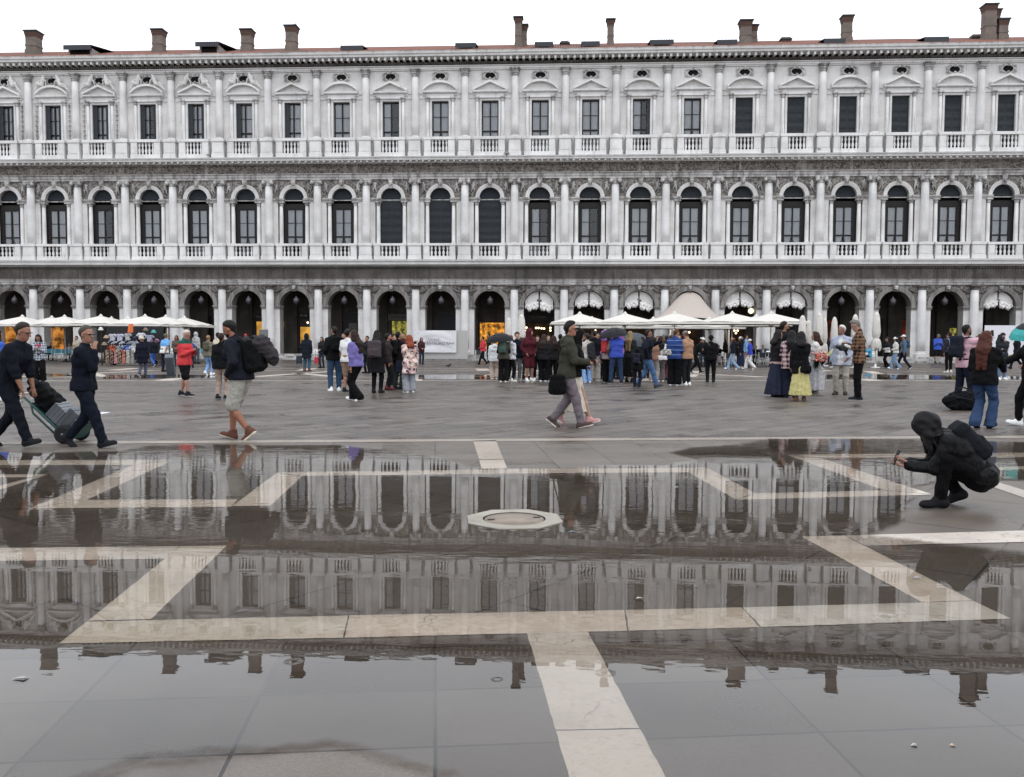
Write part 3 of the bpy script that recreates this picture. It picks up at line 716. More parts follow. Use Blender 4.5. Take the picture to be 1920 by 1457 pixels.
# ---- repeated pieces: one mesh each, copied along the bays
def col_mesh(name, r, z0, z1, cap0, kind, plinth=True):
    mb = MB(); y = -.12
    if plinth:
        mb.box(-r*1.5, r*1.5, y-r*1.5, .0, z0, z0+.14)
        mb.lathe([(r*1.42, .14), (r*1.46, .20), (r*1.36, .26), (r*1.12, .30), (r*1.2, .36), (r*1.04, .42)], (0, y, z0), 20)
    H = cap0-z0-.42
    prof = [(r*(1.0 if q < .33 else 1-.13*((q-.33)/.67)**1.4), .42+H*q) for q in (0, .2, .4, .6, .8, 1)]
    mb.lathe(prof, (0, y, z0), 24)
    h = z1-cap0; rt = r*.87; m = 1
    if kind == 'doric':
        mb.lathe([(rt, 0), (rt*1.15, .03), (rt*1.02, .07), (rt*1.02, h*.45), (rt*1.3, h*.62), (rt*1.32, h*.68)], (0, y, cap0), 20, m)
        mb.box(-rt*1.55, rt*1.55, y-rt*1.55, 0, cap0+h*.68, z1, m)
    elif kind == 'ionic':
        mb.lathe([(rt, 0), (rt*1.12, .04), (rt*1.0, .08), (rt*1.2, h*.55)], (0, y, cap0), 20, m)
        for s in (-1, 1):
            for y_ in (y-rt*1.12,):
                mb.lathe([(.001, -.14), (.15, -.14), (.15, .14), (.001, .14)], (0, 0, 0), 12, m)
                k = len(mb.v)-4*12
                for q in range(k, len(mb.v)):
                    vx, vy, vz = mb.v[q]; mb.v[q] = (s*rt*1.18+vx*1.0, y_+vz, cap0+h*.45+vy)
        mb.box(-rt*1.2, rt*1.2, y-rt*1.25, 0, cap0+h*.5, cap0+h*.72, m)
        mb.box(-rt*1.6, rt*1.6, y-rt*1.4, 0, cap0+h*.74, z1, m)
    else:
        mb.lathe([(rt, 0), (rt*1.15, .03), (rt*1.0, .07), (rt*1.05, h*.35), (rt*1.3, h*.8)], (0, y, cap0), 16, m)
        R_ = random.Random(3)
        for lv, (zf, ro, hh) in enumerate(((.12, 1.02, .3), (.42, 1.12, .3), (.66, 1.3, .2))):
            n = 9
            for q in range(n):
                a = math.pi+math.pi*(q+.5*(lv % 2))/(n-1)
                cx_, cy_ = rt*ro*math.cos(a), rt*ro*math.sin(a)*1.0
                T = Matrix.Translation((cx_, y+cy_, cap0+h*zf)) @ Matrix.Rotation(a-math.pi/2, 4, 'Z') @ Matrix.Rotation(.35, 4, 'X')
                mb.box(-.045, .045, -.03, .03, 0, h*hh, m, T)
                T2 = Matrix.Translation((cx_*1.16, y+cy_*1.16, cap0+h*(zf+hh)))
                mb.box(-.04, .04, -.04, .03, -.05, .02, m, T2)
        mb.box(-rt*1.55, rt*1.55, y-rt*1.5, 0, cap0+h*.88, z1, m)
    return mb.mesh(name, [M['shaft'], M['trim'] if kind != 'doric' else M['crust']])
colm = [col_mesh('column', .335, .45, 6.10, 5.68, 'doric'), col_mesh('column', .325, 9.0, 14.55, 14.0, 'ionic'), col_mesh('column', .30, 17.5, 23.2, 22.55, 'corinthian')]
PILM = MB()     # flat pilaster strip behind the first-floor columns
for i in range(B0, B1+2):
    for me in colm: link('column', me, pal, (UX(i)-2, -.02, 0))

def archivolt(name, r0, r1, zs, out, mat):
    mb = MB(); n = 24
    steps = [(r0, r0+(r1-r0)*.36, out*.55), (r0+(r1-r0)*.36, r0+(r1-r0)*.72, out*.8), (r0+(r1-r0)*.72, r1, out)]
    for ra, rb, o in steps:
        for k in range(n):
            a0, a1 = math.pi*k/n, math.pi*(k+1)/n
            P_ = lambda r, a, y: (r*math.cos(a), y, zs+r*math.sin(a))
            mb.quad(P_(ra, a0, -o), P_(ra, a1, -o), P_(rb, a1, -o), P_(rb, a0, -o))
            mb.quad(P_(rb, a0, -o), P_(rb, a1, -o), P_(rb, a1, .0), P_(rb, a0, .0))
            mb.quad(P_(ra, a0, .0), P_(ra, a1, .0), P_(ra, a1, -o), P_(ra, a0, -o))
    return mb.mesh(name, mat)
def impost(s_, zs, z0, half, wdt, dep, mat):
    mb = MB()
    for s in (s_,):
        x0, x1 = sorted((s*(half-.07), s*wdt))
        mb.box(x0, x1, -.14, dep, zs-.10, zs+.02); x0, x1 = sorted((s*(half-.03), s*wdt))
        mb.box(x0, x1, -.09, dep, zs-.17, zs-.102); mb.box(x0, x1, -.06, dep, z0, z0+.07)
    return mb.mesh('impost', mat)
am = [archivolt('arch', 1.25, 1.58, 4.39, .12, M['archstone']), archivolt('arch', .86, 1.16, 13.02, .12, M['stone'])]
im = [impost(s, *a) for a in ((4.39, 4.12, 1.25, 1.66, .96, M['archstone']), (13.04, 12.80, .86, 1.66, .3, M['trim'])) for s in (-1, 1)]
# ---- carved heads, spandrel figures, reclining statues (as solid little sculptures)
def head_blob(sz):
    s = SDF((-.25*sz, -.35*sz, -.35*sz), (.25*sz, .2*sz, .35*sz), .022*sz)
    s.ell((0, -.05*sz, .03*sz), (.13*sz, .15*sz, .18*sz)); s.ell((0, -.16*sz, -.02*sz), (.03*sz, .06*sz, .05*sz), .02*sz); s.ell((0, -.12*sz, -.15*sz), (.08*sz, .08*sz, .09*sz))
    for q in (-1, 1):
        s.ell((q*.12*sz, -.03*sz, .1*sz), (.06*sz, .08*sz, .1*sz)); s.ell((q*.14*sz, -.02*sz, -.06*sz), (.05*sz, .06*sz, .1*sz))
    return s.mesh('carved_head', M['carve'])
def figure(pts, sc, name, mat, cell=.035):
    """pts: head, neck, hip, kneeA, footA, kneeB, footB, elbowA, handA, elbowB, handB on the wall plane (x,z,out)"""
    P_ = {k: np.array((v[0], -v[2], v[1]))*sc for k, v in pts.items()}
    A_ = np.array(list(P_.values())); m = .22*sc
    s = SDF(A_.min(0)-m, A_.max(0)+m, cell*sc)
    s.ell(P_['head'], (.085*sc, .09*sc, .105*sc)); s.cap(P_['head'], P_['neck'], .05*sc, .06*sc)
    s.cap(P_['neck'], P_['hip'], .13*sc, .14*sc, .06*sc)
    for q in 'AB':
        s.chain([P_['hip'], P_['knee'+q], P_['foot'+q]], [.12*sc, .075*sc, .045*sc], .04*sc)
        s.chain([P_['neck'], P_['elbow'+q], P_['hand'+q]], [.075*sc, .05*sc, .04*sc], .03*sc)
    s.wrinkle(.008*sc, 1.2/sc)
    return s.mesh(name, mat)
FIGA = figure(dict(head=(.05, .62, .12), neck=(.0, .47, .1), hip=(-.05, .05, .1), kneeA=(.12, -.22, .14), footA=(.05, -.55, .1), kneeB=(-.1, -.25, .12), footB=(-.22, -.55, .1),
                   elbowA=(-.2, .35, .1), handA=(-.34, .5, .1), elbowB=(.2, .28, .12), handB=(.12, .1, .14)), .8, 'spandrel_figure', M['carve'])
FIGB = figure(dict(head=(-.02, .6, .12), neck=(.02, .45, .1), hip=(.05, .05, .1), kneeA=(-.15, -.15, .16), footA=(-.1, -.5, .12), kneeB=(.14, -.25, .12), footB=(.2, -.58, .1),
                   elbowA=(-.2, .25, .1), handA=(-.25, .02, .12), elbowB=(.22, .5, .1), handB=(.1, .7, .1)), .8, 'spandrel_figure', M['carve'])
FIGL = figure(dict(head=(.42, .30, .1), neck=(.3, .2, .1), hip=(-.05, -.05, .1), kneeA=(-.25, .12, .12), footA=(-.5, -.25, .1), kneeB=(-.3, -.1, .1), footB=(-.55, -.4, .08),
                   elbowA=(.2, .42, .1), handA=(.4, .52, .1), elbowB=(.12, .0, .14), handB=(.0, -.1, .16)), .75, 'spandrel_figure', M['crust'])
STAT = [figure(dict(head=(.30, .62, .14), neck=(.24, .44, .14), hip=(.05, .02, .14), kneeA=(-.25, .06, .22), footA=(-.5, -.3, .16), kneeB=(-.28, -.12, .18), footB=(-.62, -.42, .14),
                   elbowA=(.05, .38, .16), handA=(.30, .72, .14), elbowB=(.42, .25, .16), handB=(.5, .0, .14)), 1.15, 'reclining_statue', M['stone']),
        figure(dict(head=(.22, .66, .14), neck=(.2, .48, .14), hip=(.1, .04, .14), kneeA=(-.2, .12, .24), footA=(-.32, -.34, .18), kneeB=(-.22, -.02, .18), footB=(-.52, -.42, .14),
                   elbowA=(-.02, .3, .18), handA=(-.2, .2, .22), elbowB=(.4, .3, .16), handB=(.38, .02, .14)), 1.15, 'reclining_statue', M['stone'])]
HEAD = head_blob(.85)
def keystone_mesh(zb, zt, w0, w1, out, mat):
    mb = MB()
    f = [(-w0, -out*.75, zb), (w0, -out*.75, zb), (w1, -out, zt), (-w1, -out, zt)]; bk = [(x, 0, z) for x, y, z in f]
    mb.poly(f[::-1]); 
    for k in range(4): mb.quad(f[k], f[(k+1) % 4], bk[(k+1) % 4], bk[k])
    return mb.mesh('keystone', mat)
km = [keystone_mesh(5.56, 6.11, .17, .24, .26, M['crust']), keystone_mesh(13.82, 14.56, .13, .19, .24, M['trim'])]

# colonnettes beside the windows
def colonnette_mesh(r, z0, zc, z1, y):
    mb = MB()
    mb.box(-r*1.35, r*1.35, y-r*1.35, y+r*1.35, z0, z0+.1)
    mb.lathe([(r*1.3, .1), (r*1.3, .16), (r, .22), (r, (zc-z0)*.4), (r*.86, zc-z0)], (0, y, z0), 14)
    mb.lathe([(r*.86, 0), (r*1.05, .03), (r*.95, .06), (r*1.3, (z1-zc)*.75)], (0, y, zc), 14, 1)
    mb.box(-r*1.55, r*1.55, y-r*1.55, y+r*1.4, zc+(z1-zc)*.72, z1, 1)
    return mb.mesh('colonnette', [M['shaft'], M['trim']])
cm = [colonnette_mesh(.165, 9.3, 12.45, 12.80, .12), colonnette_mesh(.13, 17.6, 20.62, 21.0, -.06)]
rodm = MB(); rodm.tube([(0, -.27, 17.7), (0, -.27, 19.1)], .025, 6); rodm = rodm.mesh('drain_rod', M['pale'])

def balustrade(z0, zb, zt, z1, half, blk):
    mb = MB(); yo, yi = -.62, -.30
    mb.box(-blk, blk, yo-.03, yi+.03, z0, zb, 1); mb.box(-blk-.03, blk+.03, yo-.05, yi+.05, zt, z1, 1)
    for s in (-1, 1):
        x0, x1 = sorted((s*half, s*(blk-.02))); mb.box(x0, x1, yo, yi, zb, zt, 1)
        mb.box(x0+.06, x1-.06, yo-.02, yo, zb+.1, zt-.1, 1)
    h = zt-zb; q = [(.09, 0), (.09, .05), (.05, .09), (.105, .30), (.085, .42), (.045, .52), (.06, .56), (.045, .60), (.10, .78), (.055, .90), (.09, .94), (.09, 1)]
    n = 5
    for k in range(n):
        x = -half+half*2*(k+.5)/n
        mb.lathe([(r, z*h) for r, z in q], (x, (yo+yi)/2, zb), 10, 0)
    # inner face of the block ends returns to the wall
    for s in (-1, 1):
        x0, x1 = sorted((s*(blk-.12), s*(blk-.021))); mb.box(x0, x1, yi+.001, .0, zb, zt, 1)
    return mb.mesh('balustrade', [M['pale'], M['pale']])
bmesh_ = [balustrade(8.09, 8.35, 9.18, 9.36, .80, 1.30), balustrade(16.26, 16.56, 17.55, 17.77, .70, 1.24)]
def pedestal(z0, zb, zt, z1, w):
    mb = MB()
    mb.box(-w-.05, w+.05, -.69, 0, z0, zb); mb.box(-w, w, -.64, 0, zb, zt); mb.box(-w-.06, w+.06, -.71, 0, zt, z1)
    mb.box(-w+.1, w-.1, -.665, -.64, zb+.12, zt-.12)
    return mb.mesh('balustrade_pedestal', M['pale'])
pm = [pedestal(8.09, 8.35, 9.18, 9.37, .50), pedestal(16.26, 16.56, 17.55, 17.78, .47)]

# pediments
def pediment(tri):
    mb = MB(); hw = 1.36
    mb.box(-1.14, 1.14, -.20, 0, 20.90, 21.02); mb.box(-1.10, 1.10, -.15, 0, 21.02, 21.28)
    mb.strip([(0, 21.28), (-.24, 21.28), (-.36, 21.34), (-.38, 21.46), (0, 21.46)], -hw, hw)
    n = 1 if tri else 14
    def top(x): return 21.46+(.64*(1-abs(x)/hw) if tri else (math.sqrt(max(1.62**2-x*x, 0))-math.sqrt(1.62**2-hw*hw))*.86)
    xs = [-hw, 0, hw] if tri else [hw*math.sin(-math.pi/2+math.pi*k/n) for k in range(n+1)]
    for a, b in zip(xs, xs[1:]):
        za, zb = top(a), top(b); t = .17
        mb.quad((a, -.40, za), (b, -.40, zb), (b, -.40, zb+t), (a, -.40, za+t)); mb.quad((a, -.40, za+t), (b, -.40, zb+t), (b, 0, zb+t), (a, 0, za+t))
        mb.quad((a, 0, za), (b, 0, zb), (b, -.40, zb), (a, -.40, za))
        mb.quad((a, -.10, 21.46), (b, -.10, 21.46), (b, -.10, max(zb, 21.46)), (a, -.10, max(za, 21.46)), 1)
        if not tri: pass
    for s in (-1, 1):
        mb.quad((s*hw, -.40, 21.46), (s*hw, 0, 21.46), (s*hw, 0, 21.63), (s*hw, -.40, 21.63))
        x0, x1 = sorted((s*1.10, s*1.40)); mb.box(x0, x1, -.1, 0, 21.16, 21.27)
    return mb.mesh('pediment', [M['pale'], M['stone']])
pedm = [pediment(True), pediment(False)]
scb = MB()     # string courses between pediment and column
scb.box(-1.68, 1.68, -.02, 0, 20.90, 21.44)
for z0, z1, o in ((20.90, 21.02, .06), (21.28, 21.44, .09)):
    for s in (-1, 1):
        x0, x1 = sorted((s*1.42, s*1.68)); scb.box(x0, x1, -o, 0, z0, z1)
scm = scb.mesh('string_course', M['stone'])
def oculus():
    mb = MB(); n = 20; zc = 22.66
    for k in range(n):
        a0, a1 = 2*math.pi*k/n, 2*math.pi*(k+1)/n
        P_ = lambda rx, rz, a, y: (rx*math.cos(a), y, zc+rz*math.sin(a))
        mb.quad(P_(0.001, 0.001, a0, -.012), P_(.001, .001, a1, -.012), P_(.40, .25, a1, -.012), P_(.40, .25, a0, -.012), 1)  # flat dark disc, its colour stands for shade inside the recess
        mb.quad(P_(.40, .25, a0, -.012), P_(.40, .25, a1, -.012), P_(.42, .27, a1, -.12), P_(.42, .27, a0, -.12))
        mb.quad(P_(.42, .27, a0, -.12), P_(.42, .27, a1, -.12), P_(.50, .34, a1, -.08), P_(.50, .34, a0, -.08))
        mb.quad(P_(.50, .34, a0, -.08), P_(.50, .34, a1, -.08), P_(.50, .34, a1, 0), P_(.50, .34, a0, 0))
    o = mb.mesh('oculus', [M['stone'], M['interior']]); return o
ocm = oculus()
s_ = SDF((-.75, -.3, 22.2), (.75, .1, 23.15), .03)
for q in (-1, 1):
    s_.chain([(q*.3, -.12, 22.95), (q*.52, -.12, 22.9), (q*.6, -.12, 22.72), (q*.5, -.12, 22.62), (q*.58, -.12, 22.45), (q*.42, -.12, 22.38)], [.05, .07, .05, .07, .06, .04], .03)
    s_.ell((q*.57, -.12, 22.86), (.09, .09, .09)); s_.ell((q*.55, -.12, 22.48), (.08, .08, .08))
s_.ell((0, -.16, 23.0), (.09, .10, .12)); s_.ell((0, -.14, 22.88), (.13, .07, .06)); s_.ell((0, -.14, 22.42), (.12, .08, .10))
ocs = s_.mesh('oculus_scroll', M['carve'])
grm = SDF((-.14, -.22, 17.9), (.14, .02, 20.9), .025)
for k in range(7):
    z = 20.7-k*.4
    grm.ell((0, -.09, z), (.10, .08, .11)); grm.ell((0, -.08, z-.2), (.05, .06, .09)); grm.cap((0, -.05, z), (0, -.05, z-.4), .025)
grm = grm.mesh('garland', M['carve'])

# ---- windows
def win_group(z0, z1, half, y, arched, state, curt):
    """window thing-part: frame > pane, shutter, curtain"""
    out = []
    fr = MB(); t = .07
    zt = z1
    fr.box(-half, -half+t, y, y+.09, z0, zt); fr.box(half-t, half, y, y+.09, z0, zt)
    fr.box(-half+t, half-t, y, y+.09, zt-t, zt); fr.box(-.05, .05, y-.01, y+.09, z0, zt-t)
    zm = z0+(zt-z0)*.40
    fr.box(-half+t, -.05, y-.005, y+.09, zm-.055, zm+.055); fr.box(.05, half-t, y-.005, y+.09, zm-.055, zm+.055)
    for zz in (z0+(zt-z0)*.20, z0+(zt-z0)*.70):
        fr.box(-half+t, -.05, y+.02, y+.07, zz-.02, zz+.02); fr.box(.05, half-t, y+.02, y+.07, zz-.02, zz+.02)
    if arched:
        fr.box(-half-.5, half+.5, y-.02, y+.1, zt, zt+.42)
        fr.box(-half-.30, -half, y+.0, y+.09, z0, zt); fr.box(half, half+.30, y+.0, y+.09, z0, zt)
    frm = fr.mesh('window', M['wood'])
    pn = MB(); pn.quad((-half+t, y+.05, z0), (half-t, y+.05, z0), (half-t, y+.05, zt-t), (-half+t, y+.05, zt-t))
    pnm = pn.mesh('pane', M['glass'])
    cu = MB(); yc = y+.16
    def fold(x, k): return yc+.03*math.sin(x*38+k)
    for s in ((-1, 1) if curt != 'left' else (-1,)):
        n = 16
        for k in range(n):
            u0, u1 = k/n, (k+1)/n
            def X(u, z):
                if curt in ('full', 'left'): return s*(.02+u*(half-.1))
                f = (z-z0)/(zt-z0)          # tied back: straight above the middle, drawn aside below
                inner = .03 if f > .42 else .03+(half-.32)*(1-f/.42)**.8
                return s*(inner+u*(half-.08-inner))
            zs_ = [z0, z0+(zt-z0)*.14, z0+(zt-z0)*.28, z0+(zt-z0)*.42, zt]
            for a, b in zip(zs_, zs_[1:]):
                cu.quad((X(u0, a), fold(u0, s), a), (X(u1, a), fold(u1, s), a), (X(u1, b), fold(u1, s), b), (X(u0, b), fold(u0, s), b), 0, True)
    cum = cu.mesh('curtain', M['curtain'])
    return frm, pnm, cum
W1M = win_group(8.5, 12.25, .68, .32, True, 0, 'tied'); W1F = win_group(8.5, 12.25, .68, .32, True, 0, 'full')
W1B = win_group(8.5, 12.25, .68, .32, True, 0, 'left'); W2H = win_group(16.8, 20.68, .66, .22, False, 0, 'left'); W2T = win_group(16.8, 20.68, .66, .22, False, 0, 'tied')
W2M = win_group(16.8, 20.68, .66, .22, False, 0, 'full')
def shutter_mesh(x0, x1, z0, z1, y, arch=None):
    mb = MB(); mb.box(x0, x1, y, y+.05, z0, z1)
    zz = z0+.06
    while zz < z1-.05: mb.box(x0+.05, x1-.05, y-.014, y, zz, zz+.035); zz += .085
    return mb
def arch_fill(y, zs, r, slats=True):
    mb = MB(); n = 16
    pts = [(r*math.cos(math.pi*k/n), y, zs+r*math.sin(math.pi*k/n)) for k in range(n+1)]
    mb.poly(pts[::-1])
    if slats:
        z = zs+.08
        while z < zs+r-.1:
            h_ = math.sqrt(r*r-(z-zs)**2)-.05; mb.box(-h_, h_, y-.03, y, z, z+.04); z += .09
    mb.box(-r, r, y-.05, y+.05, zs-.12, zs-.04, 1)
    return mb
afm = arch_fill(.30, 13.02, .86).mesh('fanlight_shutter', [M['shutter'], M['trim']])
SH2L = shutter_mesh(-.67, -.02, 16.5, 20.71, .14).mesh('shutter', M['shutter']); SH2R = shutter_mesh(.0, .67, 16.5, 20.71, .14).mesh('shutter', M['shutter'])
SH1L = shutter_mesh(-1.28, -.01, 8.45, 12.88, .27).mesh('shutter', M['shutter']); SH1R = shutter_mesh(.01, 1.28, 8.45, 12.88, .27).mesh('shutter', M['shutter'])
SHN = MB(); SHN.box(-.66, -.30, .05, .10, 16.5, 20.71); SHN = SHN.mesh('shutter', M['shutter'])      # folded leaf, seen at the side
SHP = MB(); SHP.box(.42, .66, .05, .10, 16.5, 20.71); SHP = SHP.mesh('shutter', M['shutter'])
FRM = MB()
for s in (-1, 1):
    x0, x1 = sorted((s*.68, s*.84)); FRM.box(x0, x1, -.07, -.0, 16.5, 20.72)
FRM.box(-.84, .84, -.075, 0, 20.721, 20.88); FRM.box(-.9, .9, -.12, 0, 20.881, 20.97); FRM = FRM.mesh('window_surround', M['stone'])
SPW = MB()
SPW.box(-1.32, -.9, .24, .30, 8.4, 12.85); SPW.box(.9, 1.32, .24, .30, 8.4, 12.85)

def warm(name, cols, s):
    return emis(name, cols, s)
for i in range(B0, B1+1):
    x = UX(i); L = (x, 0, 0)
    link('arch', am[0], pal, L); link('arch', am[1], pal, L)
    [link('impost', q, pal, L) for q in im]
    k0 = link('keystone', km[0], pal, L); k1 = link('keystone', km[1], pal, L)
    h = link('carved_head', HEAD, k0, (0, -.24, 5.86)); h.scale = (.9, .8, .9)
    h = link('carved_head', HEAD, k1, (0, -.22, 14.22)); h.rotation_euler = (0, 0, .2*math.sin(i*2.1))
    for s in (-1, 1):
        f = link('spandrel_figure', (FIGA, FIGB)[(i+s) % 3 % 2], pal, (x+s*1.33, -.02, 13.86)); f.scale = (s*(1 if i % 2 else -1), 1, .78)
        f = link('spandrel_figure', FIGL, pal, (x+s*1.42, -.02, 5.55)); f.scale = (-s, .8, .8)
        link('colonnette', cm[0], pal, (x+s*1.07, 0, 0)); link('colonnette', cm[1], pal, (x+s*1.02, 0, 0)); 
        link('drain_rod', rodm, pal, (x+s*1.05, 0, 0))
    link('balustrade', bmesh_[0], pal, L); link('balustrade', bmesh_[1], pal, L)
    link('pediment', pedm[i % 2], pal, L); link('string_course', scm, pal, L)
    oc = link('oculus', ocm, pal, L); link('oculus_scroll', ocs, oc)
    sf = link('window_surround', FRM, pal, L)
    # first floor window
    w_ = link('window', (W1M if i in (0, 5, 6, 7) or i > 10 else W1F)[0], pal, L)
    link('fanlight_shutter', afm, w_)
    if i in (8, 9, 10):
        link('shutter', SH1L, w_); link('shutter', SH1R, w_)
    else:
        q = W1B if i in (2, 11, 12) else W1M if i in (0, 5, 6, 7) or i > 10 else W1F
        link('pane', q[1], w_); link('curtain', q[2], w_)
    # second floor window
    w_ = link('window', W2M[0], pal, L)
    if i >= 15: link('shutter', SH2L, w_); link('shutter', SH2R, w_)
    else:
        q = (W2M, W2H, W2M, W2T, W2M)[(i*7) % 5]; link('pane', q[1], w_); link('curtain', q[2], w_)
        if i <= 6: link('shutter', SHN, w_)
        if i <= 4 or i == 13: link('shutter', SHP, w_)
    if i <= 5:
        for s in (-1, 1):
            f = link('reclining_statue', STAT[(i+(s > 0)) % 2], pal, (x+s*.86, -.12, 22.25)); f.scale = (-s, 1, 1)
    if i in (0, 1, 2):
        for s in (-1, 1): link('garland', grm, pal, (x+s*1.38, 0, 0))
for i in range(B0, B1+2):
    for q in pm: link('balustrade_pedestal', q, pal, (UX(i)-2, 0, 0))

# ---- roof, chimneys, dormers
mb = MB(); mb.quad((XL-1, -.9, 24.39), (XR+1, -.9, 24.39), (XR+1, 8, 27.75), (XL-1, 8, 27.75)); mb.quad((XL-1, 8, 27.75), (XR+1, 8, 27.75), (XR+1, 17, 24.6), (XL-1, 17, 24.6))
mb.box(XL-1, XR+1, -1.0, -.9, 24.345, 24.40, 1)
roof = mb.build('roof', [M['tile'], M['trim']], pal)
def roofz(y): return 24.39+(y+.9)*(27.75-24.39)/8.9
def chimney(px, ptop, w_, yr=4.0, dep=None, cap='flat', extra=None):
    X, Y, Z = atY(px, ptop, D+yr); dep = dep or w_; z0 = roofz(yr)-.5; h = Z-z0
    mb = MB(); hw = w_/2; hd = dep/2
    mb.box(-hw*1.12, hw*1.12, -hd*1.12, hd*1.12, 0, .75); mb.box(-hw, hw, -hd, hd, .75, h-.55)
    mb.box(-hw*1.08, hw*1.08, -hd*1.08, hd*1.08, h*.45, h*.45+.12)
    c = MB()
    for k in range(3): c.box(-hw-.025*(k+1), hw+.025*(k+1), -hd-.025*(k+1), hd+.025*(k+1), h-.55+.14*k, h-.55+.14*(k+1)-.002)
    c.box(-hw-.15, hw+.15, -hd-.15, hd+.15, h-.10, h, 1)
    o = mb.build('chimney', M['brick'], roof, (X, yr, z0)); c.build('chimney_cap', [M['brickred'], M['corr']], o)
for px, pt, w_ in ((63, 60, .95), (298, 57, .85), (464, 57, .85), (547, 50, .85), (972, 33, .55), (983, 47, .45), (1145, 37, .52), (1398, 40, .85), (1412, 48, .6), (1588, 31, .72), (1855, 10, .85), (1866, 19, .6), (1879, 37, .72)):
    chimney(px, pt, w_, 4.0 if px not in (983, 1412, 1866) else 4.9)
for px, pt, w_ in ((1059, 82, .6), (1472, 75, .7), (1828, 72, .6)): chimney(px, pt, w_, 6.0)
def dormer(px, ptop, w_, side):
    X, Y, Z = atY(px, ptop-3, D+1.8); z0 = roofz(1.8)-.35
    mb = MB(); n = 14
    zt = Z-z0; L = 6.0
    for k in range(n):
        x0, x1 = -w_/2+w_*k/n, -w_/2+w_*(k+1)/n; xm = (x0+x1)/2
        for a, b, ha, hb in ((x0, xm, 0, .06), (xm, x1, .06, 0)):
            mb.quad((a, -.45, zt+ha-.06), (b, -.45, zt+hb-.06), (b, L, zt+hb+1.1), (a, L, zt+ha+1.1)); mb.quad((a, -.45, zt-.42), (b, -.45, zt-.42), (b, -.45, zt+hb-.06), (a, -.45, zt+ha-.06))
    d = mb.build('dormer', M['corr'], roof, (X, 1.8, z0))
    mb = MB(); mb.box(-w_/2+.18, w_/2-.18, 0, L-.3, 0, zt-.16); mb.build('dormer_cheek', M['zinc'], d)
    mb = MB(); mb.box(-w_/2+.35, w_/2-.35, -.03, -.002, .12, zt-.3); mb.build('dormer_window', M['interior'], d)
for px, pt, w_ in ((150, 90, 2.4), (392, 84, 2.0), (662, 91, 1.9), (874, 86, 1.7), (1020, 84, 1.5), (1107, 83, 1.5), (1240, 80, 1.9), (1362, 80, 1.6), (1562, 78, 1.7), (1752, 75, 1.9)):
    dormer(px, pt, w_, 0)

# ---- shop fronts in the gallery: lit windows, doors, signs
def shopglow(name, ca, cb, cc, scale, strength, stripes=False):
    m, t = new_mat(name); P = OBJC(t)
    v = N(t, 'ShaderNodeTexVoronoi', {'Vector': SCALE(t, P, (1, .01, 1)), 'Scale': scale}); n = NOISE(t, P, scale*.9, 4, .7)
    c = MIX(t, RAMP(t, n, [(.38, 0), (.62, 1)]), ca, cb); c = MIX(t, RAMP(t, v.outputs[0], [(.05, .8), (.22, 0)]), c, cc)
    c = MIX(t, RAMP(t, NOISE(t, P, scale*.35, 2), [(.40, .85), (.58, 0)]), c, (.02, .012, .008))
    e = N(t, 'ShaderNodeEmission', {0: c, 1: strength}); N(t, 'ShaderNodeOutputMaterial', {0: e.outputs[0]}); return m
GL = dict(orange=shopglow('orange_shop_light', (.50, .16, .03), (.75, .34, .07), (1, .65, .25), 4.2, .9),
          gold=shopglow('gold_shop_light', (.35, .10, .012), (1, .45, .06), (1, .85, .45), 6.5, 1.35),
          amber=shopglow('amber_shop_light', (.75, .36, .06), (.9, .50, .10), (1, .8, .4), 1.2, 1.0),
          lime=shopglow('yellow_green_shop_light', (.22, .20, .03), (.55, .52, .12), (.9, .85, .35), 5.5, .9),
          cafe=shopglow('dim_cafe_light', (.02, .012, .008), (.06, .035, .02), (.15, .09, .05), 3.0, .5),
          red=shopglow('dim_red_light', (.10, .012, .008), (.20, .03, .015), (.3, .08, .04), 2.0, .6))
def shop(px0, px1, py0, py1, glow, name='shop_window', frame=True):
    Y = 5.55 if name != 'door' else 5.5
    X0, _, Z1 = atY(px0, py0, D+Y); X1, _, Z0 = atY(px1, py1, D+Y)
    mb = MB(); t = .07
    mb.box(-t, X1-X0+t, -.06, .0, Z1-Z0, Z1-Z0+t); mb.box(-t, 0, -.06, 0, 0, Z1-Z0); mb.box(X1-X0, X1-X0+t, -.06, 0, 0, Z1-Z0); mb.box(-t, X1-X0+t, -.06, 0, -.08, 0)
    w_ = mb.build(name, M['wood'], pal, (X0, Y, Z0))
    mb = MB(); mb.quad((0, .0, 0), (X1-X0, .0, 0), (X1-X0, .0, Z1-Z0), (0, .0, Z1-Z0)); mb.build('display', glow, w_)
    return w_
shop(4, 38, 609, 662, GL['orange']); shop(91, 121, 609, 660, GL['orange'])
shop(481, 493, 603, 650, GL['amber']); shop(563, 583, 613, 655, GL['amber']); shop(527, 533, 603, 614, GL['amber'])
shop(735, 765, 602, 655, GL['lime']); shop(900, 946, 605, 655, GL['gold'])
for a, b in ((985, 1034), (1080, 1126), (1172, 1218), (1255, 1335), (1364, 1408), (1462, 1504)): shop(a, b, 606, 668, GL['cafe'])
shop(1553, 1566, 600, 660, GL['red']); shop(1688, 1706, 600, 655, GL['red']); shop(1777, 1792, 615, 660, GL['lime'])
def door(px0, px1, py0, mat):
    X0, _, Z1 = atY(px0, py0, D+5.5); X1 = atY(px1, py0, D+5.5)[0]
    mb = MB(); mb.box(0, X1-X0, -.05, 0, 0, Z1-.46); o = mb.build('door', mat, pal, (X0, 5.545, .46))
    mb = MB(); mb.box(.1, (X1-X0)/2-.03, -.07, -.051, .15, Z1-.7); mb.box((X1-X0)/2+.03, X1-X0-.1, -.07, -.051, .15, Z1-.7); mb.build('door_panel', mat, o)
